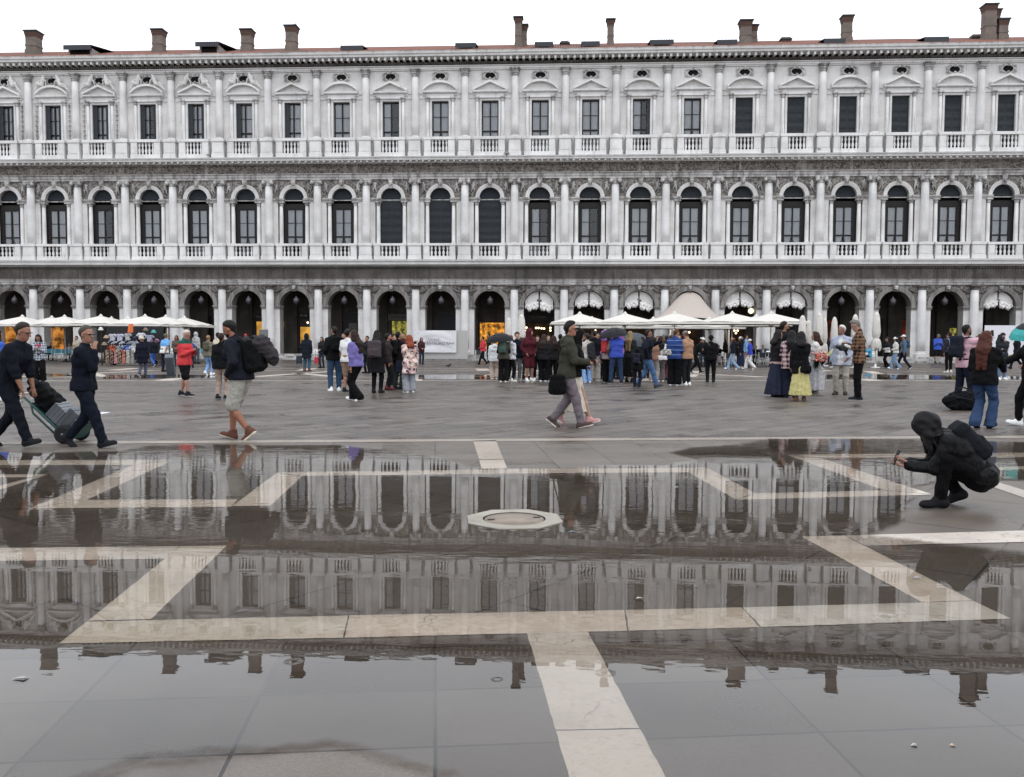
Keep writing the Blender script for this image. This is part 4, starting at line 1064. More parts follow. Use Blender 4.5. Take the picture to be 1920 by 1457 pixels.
door(646, 672, 587, M['black']); door(822, 856, 590, M['corr']); door(376, 396, 592, M['wood']); door(288, 310, 592, M['wood']); door(1640, 1656, 598, M['wood']); door(1838, 1870, 588, M['black']); door(540, 556, 590, M['plaster'])
# ------------------------------------------------------------------ people: one blended body each, clothes over it
_mc = {}
def cloth(col, pat=None, col2=None, sc=1.0, rough=.88, third=None):
    key = (col, pat, col2, sc, rough, third)
    if key in _mc: return _mc[key]
    m, t = new_mat('cloth_'+(pat or 'plain')); P = OBJC(t)
    a0 = lin(col); lum = sum(a0)/3; kf = (.5+.5*min(1, lum/.10))*(1 if lum < .35 else .82)
    a = tuple(min(.66, (v*.84+lum*.16)*kf) for v in a0)
    n = NOISE(t, P, 14, 4, .6); c = MIX(t, n, tuple(v*.8 for v in a), tuple(v*1.2 for v in a))
    if pat:
        b = tuple(min(.66, v*.85) for v in lin(col2)); x = N(t, 'ShaderNodeSeparateXYZ', {0: P}).outputs
        def stripes(o, f, lo, hi):
            fr = MATH(t, 'FRACT', MATH(t, 'MULTIPLY', o, f*sc)); return MATH(t, 'MULTIPLY', MATH(t, 'GREATER_THAN', fr, lo), MATH(t, 'LESS_THAN', fr, hi))
        if pat == 'plaid':
            s = MATH(t, 'ADD', MATH(t, 'MULTIPLY', stripes(MATH(t, 'ADD', x[0], MATH(t, 'MULTIPLY', x[1], .8)), 11, .0, .5), .5), MATH(t, 'MULTIPLY', stripes(x[2], 11, .0, .5), .5))
            c = MIX(t, s, c, b)
            if third: c = MIX(t, MATH(t, 'MULTIPLY', MATH(t, 'MULTIPLY', stripes(x[2], 11, 0, .5), stripes(MATH(t, 'ADD', x[0], MATH(t, 'MULTIPLY', x[1], .8)), 11, 0, .5)), .9), c, lin(third))
        elif pat == 'hstripe': c = MIX(t, stripes(x[2], 6, .42, .5), c, b)
        elif pat == 'quilt': c = MIX(t, MATH(t, 'MULTIPLY', stripes(x[2], 16, .0, .18), .7), c, b)
        elif pat == 'patch':
            k = N(t, 'ShaderNodeTexVoronoi', {'Vector': P, 'Scale': 9.0*sc}, distance='CHEBYCHEV')
            c = MIX(t, MATH(t, 'LESS_THAN', k.outputs[0], .30), c, b)
            c = MIX(t, MATH(t, 'GREATER_THAN', NOISE(t, P, 6), .55), c, lin(third or 'd9a58e'))
        elif pat == 'half': c = MIX(t, MATH(t, 'GREATER_THAN', x[2], sc), c, b)
        elif pat == 'flower': c = MIX(t, RAMP(t, NOISE(t, P, 22*sc, 3), [(.48, 0), (.56, 1)]), c, b)
    PBSDF(t, c, rough, BUMP(t, MATH(t, 'ADD', n, MATH(t, 'MULTIPLY', NOISE(t, SCALE(t, P, (1, 1, .55)), 9, 2, .5, 1.2), 4.0)), .009 if rough > .7 else .014), spec=.12 if rough > .7 else .16)
    _mc[key] = m; return m
def skin_mats(col):
    k = ('skin', col)
    if k not in _mc:
        m, t = new_mat('skin'); n = NOISE(t, OBJC(t), 20, 3); a = lin(col); gm = sum(a)/3; a = tuple((v*.85+gm*.15)*.63 for v in a)
        PBSDF(t, MIX(t, n, tuple(v*.88 for v in a), tuple(min(1, v*1.08) for v in a)), .55, spec=.4)
        l = plain('lips', col, .5); 
        _mc[k] = [m, plain('eye_dark', '1a1412', .3), plain('lips', '8a4a40', .5)]
    return _mc[k]
def hair_mat(col):
    k = ('hair', col)
    if k not in _mc:
        m, t = new_mat('hair'); n = NOISE(t, SCALE(t, OBJC(t), (60, 60, 7)), 1, 3); a = lin(col)
        PBSDF(t, MIX(t, n, tuple(v*.45 for v in a), tuple(min(1, v*1.1) for v in a)), .65, BUMP(t, n, .010), spec=.22); _mc[k] = m
    return _mc[k]
def ik(a, c, l1, l2, pole):
    a, c, pole = np.array(a, float), np.array(c, float), np.array(pole, float)
    d = c-a; L = np.linalg.norm(d); u = d/max(L, 1e-6); L = min(L, (l1+l2)*.998); c = a+u*L
    x = (l1*l1-l2*l2+L*L)/(2*L); h = math.sqrt(max(l1*l1-x*x, 0)); p = pole-u*(pole@u); p /= max(np.linalg.norm(p), 1e-6)
    return a+u*x+p*h, c
HANDS = dict(down=(.235, .03, .475), pocket=(.185, .10, .545), phone=(.07, .27, .70), front=(.07, .20, .60), low=(.16, .16, .52), up=(.12, .34, .86), mouth=(.05, .17, .87), bag=(.22, .06, .60), back=(.16, -.12, .53), strap=(.14, .14, .74), cross=(-.06, .19, .66))
_shoe = {}
def shoe_mesh(col, sole, cell=.011):
    k = (col, sole)
    if k not in _shoe:
        s = SDF((-.08, -.12, -.10), (.08, .23, .06), cell)
        s.cap((0, -.045, -.045), (.004, .145, -.055), .044, .036, .0); s.cap((0, -.03, -.03), (0, .03, .0), .043, .04, .04); s.cap((0, -.02, -.02), (0, -.015, .04), .043, .045, .03)
        s.ell((.004, .12, -.058), (.045, .075, .036), .03); s.plane((0, 0, -.085), (0, 0, -1))
        _shoe[k] = s.mesh('shoe', [plain('shoe_upper', col, .75, .15), plain('shoe_sole', sole, .85, .15)], lambda c: (c[:, 2] < -.062).astype(np.int32))
    return _shoe[k]

def person(label, px, py, hy, d, top=('jacket', '20222c'), bot=('trousers', '1c1d22'), shoe=('1c1c1e', 'd8d8d8'), hair=('short', '1b1614'), skin='b98468', arms=('down', 'down'),
           pose='stand', stride=.2, lean=0, hpitch=0, hyaw=0, wide=1.0, hat=None, H=None, at=None, group=None, extra=(), hip=None, feet=None, glasses=False, beard=None, cell=None, lead=1, hpoles=None, palm=None, head_dx=0, hipback=0):
    X, Y = at if at else gp(px, py)
    if H is None: H = atY(px, hy, Y)[2]+(.0 if lean < 12 else .06)
    S = H/1.75
    cell = cell or min(.021, max(.0115, Y*.00085))*max(S, .7)
    root = empty('person', (X, Y, 0), -math.radians(d), label, 'person', group)
    W = wide*S
    hipz = (hip if hip else .525*H - (.014*H if pose == 'walk' else 0))
    la = math.radians(lean); up_ = np.array((0, math.sin(la), math.cos(la)))
    P0 = np.array((0., 0., hipz+.015*S))
    if hipback: P0[1] -= hipback
    elif pose == 'walk' or lean: P0[1] -= .10*math.sin(la)*S
    def sp(f): return P0+up_*(f*S)+np.array((0, (.015 if f > .2 else 0)*S, 0))
    Wst, Ch, Sh, Nk = sp(.18), sp(.36), sp(.50), sp(.535)
    lx = np.array((1., 0, 0))
    hr = np.array(rotm(-math.radians(hpitch)-la*.55, 0, -math.radians(hyaw)))
    hb = Nk+np.array((0, math.sin(la*.7), math.cos(la*.7)))*(.065*S)
    HC = hb+hr @ np.array((head_dx, .022, .115))*S
    hd = lambda x, y, z: HC+hr @ np.array((x, y, z))*S
    # legs
    thigh, shin = .245*H, .238*H
    if feet is None:
        if pose == 'walk':
            a = (.075, stride*H, 0, 14, 4); b = (-.075, -stride*H*.95, .055, -38, 4)
            feet = [b, a] if lead > 0 else [(-a[0],)+a[1:], (-b[0],)+b[1:]]
        elif pose == 'sit': feet = [(-.10, .42, 0, 0, -5), (.10, .45, 0, 0, 5)]
        else: feet = [(-.10, -.01, 0, 0, -9), (.10, .025, 0, 0, 10)]
    legs = []
    for s, ft in zip((-1, 1), feet):
        hp = P0+np.array((s*.085*W, 0, -.02*S))
        an = np.array((ft[0]*W, ft[1]*S, .085+ft[2]*S))
        yw = math.radians(ft[4]); kn, an = ik(hp, an, thigh, shin, (s*.12+math.sin(yw)*.5, 1, .1))
        legs.append((hp, kn, an, ft))
    arm = []
    for k, s in enumerate((-1, 1)):
        a = arms[k]; a = HANDS[a] if isinstance(a, str) else a
        sh = Sh+np.array((s*.168*W, 0, -.030*S))
        tg = np.array((s*a[0]*S, a[1]*S, a[2]*H)) + (np.array((0, math.sin(la)*(a[2]*H-hipz)*1.0, 0)) if len(a) == 3 and lean and isinstance(arms[k], str) else 0)
        pole = (s*.55, -.7, -.45) if not hpoles else (s*hpoles[k][0],)+tuple(hpoles[k][1:])
        el, wr = ik(sh, tg, .165*H, .148*H, pole); arm.append((sh, el, wr, s))
    allp = [HC+(0, 0, .16*S), HC] + [q for l in legs for q in l[:3]] + [q for a in arm for q in a[:3]] + [P0, Ch]
    A_ = np.array(allp); lo = A_.min(0)-.23*S; hi = A_.max(0)+.23*S; lo[2] = max(lo[2], -.02)
    short = bot[0] in ('shorts',) or (bot[0] == 'skirt')
    # ---- body
    b = SDF(lo, hi, cell)
    def torso(s, g, kk=.05):
        s.cap(P0-lx*.075*W, P0+lx*.075*W, .099*S+g, k=kk)
        for q in (-1, 1): s.chain([P0+lx*q*.075*W, Wst+lx*q*.065*W, Ch+lx*q*.085*W, Sh+lx*q*.07*W-up_*.04*S], [.099*S+g, .086*S*min(max(wide, .95), 1.15)+g, .104*S+g, .060*S+g*.8], kk)
        [s.cap(Nk-up_*.005*S, Sh+lx*q*.155*W-up_*.026*S, .050*S+g*.7, .054*S+g*.8, kk) for q in (-1, 1)]; s.cap(Ch-lx*.09*W, Ch+lx*.09*W, .108*S+g, k=kk)
    torso(b, -.012)
    b.cap(Nk-up_*.03*S, hd(0, -.015, -.06), .056*S, .052*S, .02)
    b.ell(HC+hr @ np.array((0, -.012, .03))*S, (.074*S, .094*S, .092*S), .02, hr)
    b.ell(hd(0, .022, -.045), (.056*S, .062*S, .072*S), .035, hr); b.ell(hd(0, .062, -.092), (.026*S, .024*S, .020*S), .03, hr)
    b.cap(hd(0, .088, .012), hd(0, .106, -.026), .010*S, .014*S, .014); b.ell(hd(0, .084, -.060), (.022*S, .012*S, .012*S), .012, hr)
    for q in (-1, 1):
        b.ell(hd(q*.076, -.008, -.008), (.012*S, .020*S, .032*S), .008, hr); b.ell(hd(q*.034, .074, .022), (.022*S, .012*S, .008*S), .012, hr)
    for hp, kn, an, ft in legs:
        b.chain([hp, hp+(kn-hp)*.6, kn], [.082*S*min(wide, 1.25), .066*S*min(wide, 1.2), .052*S], .03)
        b.chain([kn, kn+(an-kn)*.3, an], [.050*S, .056*S, .036*S], .02)
    for sh, el, wr, s in arm:
        b.chain([sh, sh+(el-sh)*.45, el], [.052*S, .047*S, .038*S], .03); b.chain([el, el+(wr-el)*.3, wr], [.038*S, .040*S, .026*S], .02)
        u = (wr-el)/np.linalg.norm(wr-el); n = np.array(palm if palm else (-s*.8, .0, -.5)); n = n-u*(n@u); n /= np.linalg.norm(n); v = np.cross(u, n)*s
        b.ell(wr+u*.045*S, (.034*S, .014*S, .046*S), .012, np.stack([v, n, u], 1))
        for k in range(4):
            base = wr+u*.082*S+v*(.026-.0175*k)*S; l1 = (.040, .044, .042, .034)[k]*S
            m1 = base+(u*.92+n*.38)*l1; b.chain([base, m1, m1+(u*.45+n*.9)*l1*.85], [.0092*S, .0088*S, .0075*S], .004)
        tb = wr+u*.025*S+v*.028*S; b.chain([tb, tb+(u*.6+v*.75+n*.3)*.035*S, tb+(u*1.3+v*.8+n*.9)*.045*S], [.013*S, .011*S, .009*S], .008)
    hi_, lo_ = hr.T, HC
    def zone(c):
        p = (c-HC) @ hr / S
        z = np.zeros(len(c), np.int32)
        for q in ((-1, 1) if cell < .0165 else ()): z[((p[:, 0]-q*.032)/.018)**2+((p[:, 2]-.006)/.009)**2+((p[:, 1]-.08)/.03)**2 < 1] = 1
        if cell < .0165: z[(p[:, 0]/.024)**2+((p[:, 2]+.062)/.008)**2+((p[:, 1]-.09)/.03)**2 < 1] = 2
        return z
    link('body', b.mesh('body', skin_mats(skin), zone), root)
    # ---- clothes
    kind, col = top[0], top[1]; tm = cloth(*top[1]) if isinstance(col, tuple) else cloth(col)
    g = dict(jacket=.026, puffer=.042, tee=.014, hoodie=.026, coat=.032, blazer=.024, shirt=.018, vest=.030, sweater=.020, cape=.05)[kind]*max(S, .8)
    hem = dict(jacket=.475, puffer=.485, tee=.49, hoodie=.485, coat=.27, blazer=.44, shirt=.47, vest=.49, sweater=.50, cape=.40)[kind]*H
    if len(top) > 2: hem = top[2]*H
    if hip and kind != 'coat': hem = hipz-.12*S
    c = SDF(lo, hi, cell)
    torso(c, g)
    low = P0+np.array((0, -.01, -.06*S))
    if hem < hipz-.02 and not hip:
        bw = (.105*S+g)*(1.0 if kind not in ('coat', 'blazer') else 1.10); dz = hipz-hem
        for q in (-1, 1): c.cap(P0+lx*q*.075*W, P0+lx*q*.085*W+np.array((0, 0, -dz-.1)), .105*S+g, bw, .06)
        c.cap(P0-lx*.08*W-(0, 0, dz), P0+lx*.08*W-(0, 0, dz), bw, k=.06)
    slv = 'none' if kind == 'vest' else 'short' if kind == 'tee' else 'long'
    if 'sleeves' in extra: slv = 'mid'
    for sh, el, wr, s in arm:
        if slv == 'short': c.chain([sh, sh+(el-sh)*.72], [.066*S+g*.5, .064*S+g*.6], .03)
        elif slv == 'mid': c.chain([sh, el, el+(wr-el)*.3], [.062*S+g*.6, .052*S+g*.6, .050*S+g*.6], .03)
        elif slv == 'long': c.chain([sh, el, el+(wr-el)*.93], [.058*S+g*.75, .046*S+g*.75, .036*S+g*.6], .03)
    c.cap(Nk-up_*.035*S, Nk+up_*(.028 if kind in ('tee', 'blazer', 'sweater') else .05)*S, .068*S, .064*S, .025)
    if kind == 'hoodie' or 'hoodback' in extra: c.ell(Nk+np.array((0, -.085*S, -.02*S)), (.115*S, .065*S, .085*S), .04)
    if kind == 'puffer': c.fn(lambda x, y, z: np.full(np.broadcast(x, y, z).shape, .6)); c.F = c.F+.007*np.abs(np.sin(z_axis(c)*52/S))
    c.wrinkle(.0035 if kind in ('tee', 'sweater', 'blazer') else .0048, 1/S, (px % 7))
    if not hip: c.plane((0, 0, hem), (0, 0, -1))
    elif hip > .4: c.plane(P0-up_*.11*S, -up_)
    nm = dict(puffer='jacket', cape='shawl').get(kind, kind)
    inner = [e for e in extra if e.startswith('open:')]; tms = [tm]; zf_ = None
    if inner:
        tms.append(cloth(inner[0][5:])); nx = topw = .062*S
        def zf_(q): return ((np.abs(q[:, 0]) < topw*(1-.35*np.clip((q[:, 2]-P0[2]-.1)/(.45*S), 0, 1))) & (q[:, 1] > P0[1]+.03) & (q[:, 2] < Nk[2]+.02)).astype(np.int32)
    topo = link(nm, c.mesh(nm, tms, zf_), root)
    if kind == 'vest':
        c = SDF(lo, hi, cell)
        for sh, el, wr, s in arm: c.chain([sh, el, el+(wr-el)*.93], [.062*S, .052*S, .042*S], .03)
        c.wrinkle(.004, 1/S); link('sleeves', c.mesh('sleeves', [cloth(top[3])]), root)
    if 'redside' in extra: pass
    kb = bot[0]; bm2 = cloth(*bot[1]) if isinstance(bot[1], tuple) else cloth(bot[1])
    c = SDF(lo, hi, cell)
    if kb in ('trousers', 'shorts', 'wide', 'flare'):
        c.cap(P0-lx*.075*W+up_*.02, P0+lx*.075*W+up_*.02, .118*S, k=.05); c.cap(P0-lx*.07*W+up_*.1*S, P0+lx*.07*W+up_*.1*S, .112*S, k=.05)
        r3 = dict(trousers=(.100, .072, .058), shorts=(.104, .092, .086), wide=(.108, .098, .105), flare=(.102, .072, .090))[kb]; wf = min(max(wide, .9), 1.12)
        for hp, kn, an, ft in legs:
            if kb == 'shorts':
                e = hp+(kn-hp)*.92; c.chain([hp, e], [r3[0]*S*wf, r3[1]*S*wf], .025)
            else: c.chain([hp, kn, an+(an-kn)*(.10 if kb == 'flare' else -.06)], [r3[0]*S*wf, r3[1]*S*wf, r3[2]*S*wf], .022)
        c.wrinkle(.0045, 1/S, 1+px % 5)
        if not hip: c.plane(P0+up_*.13*S, up_)
        if kb == 'shorts':
            for hp, kn, an, ft in legs:
                pass
        elif not hip:
            zf = min(l[2][2] for l in legs); c.plane((0, 0, max(.03, zf-.045)), (0, 0, -1))
    else:
        h0 = hipz+.12*S; h1 = (bot[2] if len(bot) > 2 else .22)*H; r1 = (bot[3] if len(bot) > 3 else .26)*S; r0 = .135*S*wide
        cx1 = (legs[0][2]+legs[1][2])/2
        def f(x, y, z):
            t = np.clip((h0-z)/(h0-h1), 0, 1); r = r0+(r1-r0)*t**.8
            xx = x-cx1[0]*t; yy = (y-P0[1]-(cx1[1]-P0[1])*t)*1.18; a = np.arctan2(yy, xx)
            return (np.sqrt(xx*xx+yy*yy)-r*(1+.07*t*np.sin(13*a)+.04*t*np.sin(7*a+1)))*.8
        c.fn(f); c.plane((0, 0, h0), (0, 0, 1)); c.plane((0, 0, h1), (0, 0, -1)); c.wrinkle(.003, 1/S)
    nb = {'wide': 'trousers', 'flare': 'trousers'}.get(kb, kb)
    link(nb, c.mesh(nb, [bm2]), root)
    for hp, kn, an, ft in legs:
        o = link('shoe', shoe_mesh(*shoe), root, tuple(an)); o.rotation_euler = (math.radians(ft[3]), 0, -math.radians(ft[4])); o.scale = (S*1.02,)*3
    # ---- hair and headwear
    hk, hc = hair; hm = hair_mat(hc)
    c = SDF(HC-.36*S, HC+.22*S, min(cell, .012*S+.004))
    if hk in ('long', 'bob', 'vlong'): c = SDF(HC-np.array((.24, .30, .62))*S, HC+.26*S, cell)
    def sk(g_, keep, kk=.02, taper=.07):
        w_ = c._loc(HC+hr @ np.array((0, -.013, .031))*S, hr, .2*S)
        sl, x, y, z = w_; kp = keep(x, y, z)
        d = c.ell_d(x, y, z, (.0755*S, .0955*S, .0935*S))-g_*S*np.clip(kp/(taper*S), 0, 1)**.85-.0015*S
        c._put(sl, np.maximum(d, -kp*.8), kk)
    if hk == 'short' or hk == 'crew':
        c.cap(hd(0, -.052, .0), hd(0, -.043, -.055), .050*S, .043*S, .02); sk(.018 if hk == 'short' else .010, lambda x, y, z: np.maximum(z-.92*y-.0*S, np.minimum(-y-.022*S, z+.085*S))); 
        c.wrinkle(.002, 2.4/S)
    elif hk == 'quiff':
        c.cap(hd(0, -.052, .0), hd(0, -.043, -.055), .049*S, .042*S, .02); sk(.008, lambda x, y, z: np.maximum(z-.92*y-.0*S, np.minimum(-y-.022*S, z+.085*S)), taper=.04); c.ell(hd(0, .012, .116), (.048*S, .064*S, .030*S), .05, hr); c.wrinkle(.002, 2.4/S)
    elif hk == 'balding': sk(.008, lambda x, y, z: np.minimum(-y*.8-.004*S-z*.25+.0*S, z+.06*S))
    elif hk in ('long', 'vlong', 'bob'):
        L = dict(long=.36, vlong=.50, bob=.17)[hk]
        sk(.022, lambda x, y, z: np.maximum(z-.78*y+.004*S, -y-.01*S))
        bk = hd(0, -.07, -.02); dn = np.array((0, -.06-.10*math.sin(la), -1.0))
        if hip: c.chain([bk, bk+dn*L*.5*S, bk+dn*L*S], [.075*S, .085*S, .055*S], .05)
        else:
            for q in (-1, 1): c.chain([bk+lx*q*.03*S, np.array((q*.05*S, Nk[1]-.135*S, Nk[2]-.02*S)), np.array((q*.055*S, Ch[1]-.155*S, HC[2]-(L+.04)*S))], [.06*S, .062*S, .038*S], .06)
        for q in (-1, 1):
            a = hd(q*.066, -.02, .03); c.chain([a, a+np.array((q*.018, -.02, -.13))*S, a+np.array((q*.03, -.05, -L*.85))*S], [.036*S, .040*S, .026*S], .04)
        for q in (-1, 1): c.ell(hd(q*.074, -.012, -.010), (.022*S, .034*S, .046*S), .03, hr)
        if 'hairfront' in extra:
            c.ell(hd(0, .058, .015), (.088*S, .062*S, .105*S), .04, hr)
            for q in (-.075, -.055, -.035, -.015, .005, .025, .045, .065):
                b_ = hd(q*1.05, .085-abs(q)*.5, -.06); c.chain([hd(q, .07-abs(q)*.4, .03), b_, b_+np.array((q*.1, .010*math.sin(q*300), -.06-.05*math.cos(q*75)**2))*S], [.026*S, .018*S, .003*S], .012)
        c.wrinkle(.004, 1.6/S)
    elif hk == 'bun':
        sk(.013, lambda x, y, z: np.maximum(z-.7*y+.0*S, np.minimum(-y-.022*S, z+.07*S))); c.ell(hd(0, -.11, .05), (.042*S, .042*S, .042*S), .02)
    elif hk == 'curly':
        sk(.034, lambda x, y, z: np.maximum(z-.72*y+.0*S, np.minimum(-y-.01*S, z+.07*S))); c.wrinkle(.008, 2.2/S)
    if hk not in ('none', 'bald'): link('hair', c.mesh('hair', [hm]), root)
    if beard:
        c = SDF(HC-.16*S, HC+.16*S, min(cell, .012)); c.ell(hd(0, .026, -.058), (.060*S, .068*S, .062*S), .01, hr, lambda x, y, z: np.minimum(y+.03*S, .03*S-z)); 
        link('beard', c.mesh('beard', [hair_mat(beard)]), root)
    if hat:
        ht, hcol = hat[0], hat[1]; c = SDF(HC-.30*S, HC+.26*S, min(cell, .014))
        if ht == 'cap':
            sk(.018, lambda x, y, z: z-.15*y-.0*S, taper=.02); c.ell(hd(0, .115, .045), (.066*S, .075*S, .011*S), .012, hr)
        elif ht == 'beanie': sk(.020, lambda x, y, z: z-.25*y+.005*S, taper=.015); c.ell(hd(0, -.02, .115), (.06*S, .07*S, .03*S), .03, hr)
        elif ht == 'bucket':
            sk(.020, lambda x, y, z: z-.01*S, taper=.02); c.ell(hd(0, 0, .035), (.135*S, .145*S, .016*S), .03, hr)
        elif ht == 'brim':
            sk(.020, lambda x, y, z: z-.015*S); c.ell(hd(0, 0, .04), (.17*S, .18*S, .014*S), .03, hr)
        elif ht == 'hood':
            c = SDF(HC-.30*S, HC+.26*S, min(cell, .016))
            c.ell(hd(0, -.03, .03), (.108*S, .128*S, .128*S), .02, hr); c.cap(hd(0, -.03, -.03), Nk-up_*.03*S, .10*S, .115*S, .06)
            fc = hd(0, .115, -.005)
            c.sub(lambda x, y, z: np.sqrt(((x-fc[0])/.074)**2+((y-fc[1])/.10)**2+((z-fc[2])/.096)**2)*.08*S-.08*S)
            c.wrinkle(.004, 1/S)
        hmt = cloth(*hcol) if isinstance(hcol, tuple) else (tm if hcol is None else cloth(hcol))
        link({'cap': 'cap', 'beanie': 'beanie', 'bucket': 'hat', 'brim': 'hat', 'hood': 'hood'}[ht], c.mesh(ht, [hmt]), root)
    if glasses:
        mb = MB(); 
        for q in (-1, 1):
            T = Matrix.Translation(Vector(hd(q*.034, .098, .008))) @ Matrix(hr).to_4x4()
            hh_ = .018*S if glasses == 'sun' else .0035; mb.box(-.026*S, .026*S, -.004, .004, hh_*-1+(.0 if glasses == 'sun' else .012), hh_+(.0 if glasses == 'sun' else .012), 0, T); mb.tube([hd(q*.062, .09, .014), hd(q*.082, .0, .012)], .0028*S, 5)
        mb.tube([hd(-.012, .102, .012), hd(.012, .102, .012)], .004*S, 5); mb.build('glasses', M['black'], root)
    J = dict(root=root, P0=P0, Ch=Ch, Sh=Sh, Nk=Nk, HC=HC, up=up_, S=S, W=W, arm=arm, legs=legs, la=la, X=X, Y=Y, d=d, H=H, cell=cell, hip=hipz)
    return J
def z_axis(c): return c.ax[2][None, None, :]
def place(J, o, label, cat, group=None):
    o.location = (J['X'], J['Y'], 0); o.rotation_euler = (0, 0, -math.radians(J['d'])); return tag(o, label, cat, group)
def backpack(J, label, col, size=(.15, .10, .23), drop=.0, straps=True, col2=None, pat=None):
    S = J['S']; s0 = J['Ch']; R = rotm(-J['la'], 0, 0); c0 = s0-R @ np.array((0, .105+.03+size[1], .0))*S-np.array((0, 0, drop))*S
    r = SDF(c0-.46*S, c0+.46*S, J['cell'])
    r.box(c0, (size[0]*S, size[1]*S, size[2]*S), .07*S, .03, R); r.box(c0+R @ np.array((0, -size[1]*.9, -size[2]*.38))*S, (size[0]*.78*S, size[1]*.5*S, size[2]*.46*S), .04*S, .02, R)
    r.box(c0+R @ np.array((0, .0, size[2]*.86))*S, (size[0]*.85*S, size[1]*.9*S, .045*S), .03*S, .03, R); r.wrinkle(.004, 1/S)
    root = empty('backpack'); place(J, root, label, 'backpack')
    link('bag_body', r.mesh('bag_body', [cloth(col, pat, col2) if pat else cloth(col)]), root)
    if straps:
        for q in (-1, 1):
            m = MB(); pts = [c0+R @ np.array((q*.08, size[1], size[2]*.8))*S, J['Sh']+J['up']*.075*S+np.array((q*.095*J['W'], -.02*S, 0)), J['Sh']+J['up']*.03*S+np.array((q*.11*J['W'], .115*S, 0)), J['Ch']+np.array((q*.14*J['W'], .12*S, -.1*S)), c0+R @ np.array((q*.14, size[1], -size[2]*.7))*S]
            m.tube(pts, .018*S, 6); m.build('strap', cloth(col2 or col), root)
    return root
def shoulder_bag(J, label, col, pos, half, strap=True, name='shoulder_bag', sh=1, pat=None, col2=None):
    S = J['S']; p = np.array(pos)*np.array((S, S, J['H'])); r = SDF(p-.42*S, p+.42*S, J['cell'])
    r.box(p, tuple(h*S for h in half), .035*S, .02); r.box(p+(0, 0, -half[2]*.3*S), (half[0]*1.06*S, half[1]*1.2*S, half[2]*.72*S), .05*S, .03); r.wrinkle(.004, 1/S)
    root = empty(name); place(J, root, label, 'bag'); link('bag_body', r.mesh('bag_body', [cloth(col, pat, col2) if pat else cloth(col)]), root)
    if strap:
        m = MB(); m.tube([p+np.array((0, .09*S, half[2]*.8*S)), J['Sh']+np.array((sh*.10*S, .10*S, .05*S)), J['Sh']+np.array((sh*.11*S, .0, .085*S)), J['Sh']+np.array((sh*.10*S, -.10*S, .04*S)), p+np.array((0, -.09*S, half[2]*.8*S))], .011*S, 6); m.build('strap', cloth(col), root)
    return root
def phone(J, k, label, tilt=.5, off=(0, .03, .02)):
    sh, el, wr, s = J['arm'][k]; u = (wr-el)/np.linalg.norm(wr-el); p = wr+u*.10*J['S']+np.array(off)
    mb = MB(); T = Matrix.Translation(Vector(p)) @ Matrix.Rotation(tilt, 4, 'X'); mb.box(-.038, .038, -.006, .006, -.075, .075, 0, T)
    o = mb.build('phone', M['black']); place(J, o, label, 'phone'); return o
def umbrella(label, px, py, Y, r, col, tilt=(0, 0), hold=.75, rib=8, col2=None):
    X, _, Z = atY(px, py, Y); root = empty('umbrella', (X, Y, Z), 0, label, 'umbrella'); root.rotation_euler = (math.radians(tilt[0]), math.radians(tilt[1]), 0)
    mb = MB(); n = rib; K = 5; h = .30*r/.5
    def pt(a, k):
        f = k/K; rr = r*math.sin(f*1.35)/math.sin(1.35); sag = 1-.06*f*(math.cos(n*a)*-.5+.5)
        return (rr*sag*math.cos(a), rr*sag*math.sin(a), -h*(1-math.cos(f*1.35))/(1-math.cos(1.35)))
    m_ = 4*n
    for i in range(m_):
        a0, a1 = 2*math.pi*i/m_, 2*math.pi*(i+1)/m_
        for k in range(K): mb.quad(pt(a0, k), pt(a0, k+1), pt(a1, k+1), pt(a1, k), 1 if (col2 and k >= 3) else 0, True)
    mb.build('canopy', [cloth(col, rough=.6), cloth(col2 or col, rough=.6)], root)
    mb = MB(); mb.tube([(0, 0, .05), (0, 0, -hold)], .008, 6); mb.tube([(0, 0, -hold), (0, 0, -hold-.12)], .016, 6); mb.build('shaft', M['black'], root)
    mb = MB()
    for i in range(n):
        a = 2*math.pi*i/n; mb.tube([Vector(pt(a, k))-Vector((0, 0, .012)) for k in range(1, K+1)], .004, 4)
    mb.build('ribs', M['black'], root); return root
# ------------------------------------------------------------------ things on and around the square
CREAM = cloth('ddd8d0', rough=.75); 
def cream_var(): return CREAM
M['pole'] = plain('pale_metal_pole', 'cfc9bf', .45, .5)
M['whitemetal'] = plain('white_chair_metal', 'd5d5d6', .4, .5)

# ---- hanging globe lanterns, one under each arch
lt = empty('hanging_lantern', (0, 0, 0))
mb = MB(); mb.tube([(0, 0, .62), (0, 0, 1.0)], .018, 6); mb.build('rod', M['black'], lt)
mb = MB(); mb.lathe([(.02, .66), (.06, .60), (.10, .52), (.20, .40), (.235, .36), (.24, .32)], n=18); mb.build('lantern_cap', plain('grey_lantern_cap', '6e6b6d', .5), lt)
mb = MB(); mb.lathe([(.235, .32), (.25, .22), (.22, .10), (.14, .02), (.03, -.03), (.02, -.06), (.001, -.07)], n=18); mb.build('globe', plain('smoked_glass_globe', '3c3b3f', .15, .6), lt)
ORD = ['first', 'second', 'third', 'fourth', 'fifth', 'sixth', 'seventh', 'eighth', 'ninth', 'tenth', 'eleventh', 'twelfth', 'thirteenth', 'fourteenth', 'fifteenth', 'sixteenth', 'seventeenth', 'eighteenth', 'nineteenth', 'twentieth', 'twenty-first']
first = True
for i in range(0, 21):
    if i == 14: continue
    o = lt if first else copy_tree(lt); first = False
    o.location = (UX(i), D+.45, 4.55)
    tag(o, 'grey globe lantern hanging under the %s arch from the left of the arcade' % ORD[i], 'lantern', 'lanterns hanging under the arches')

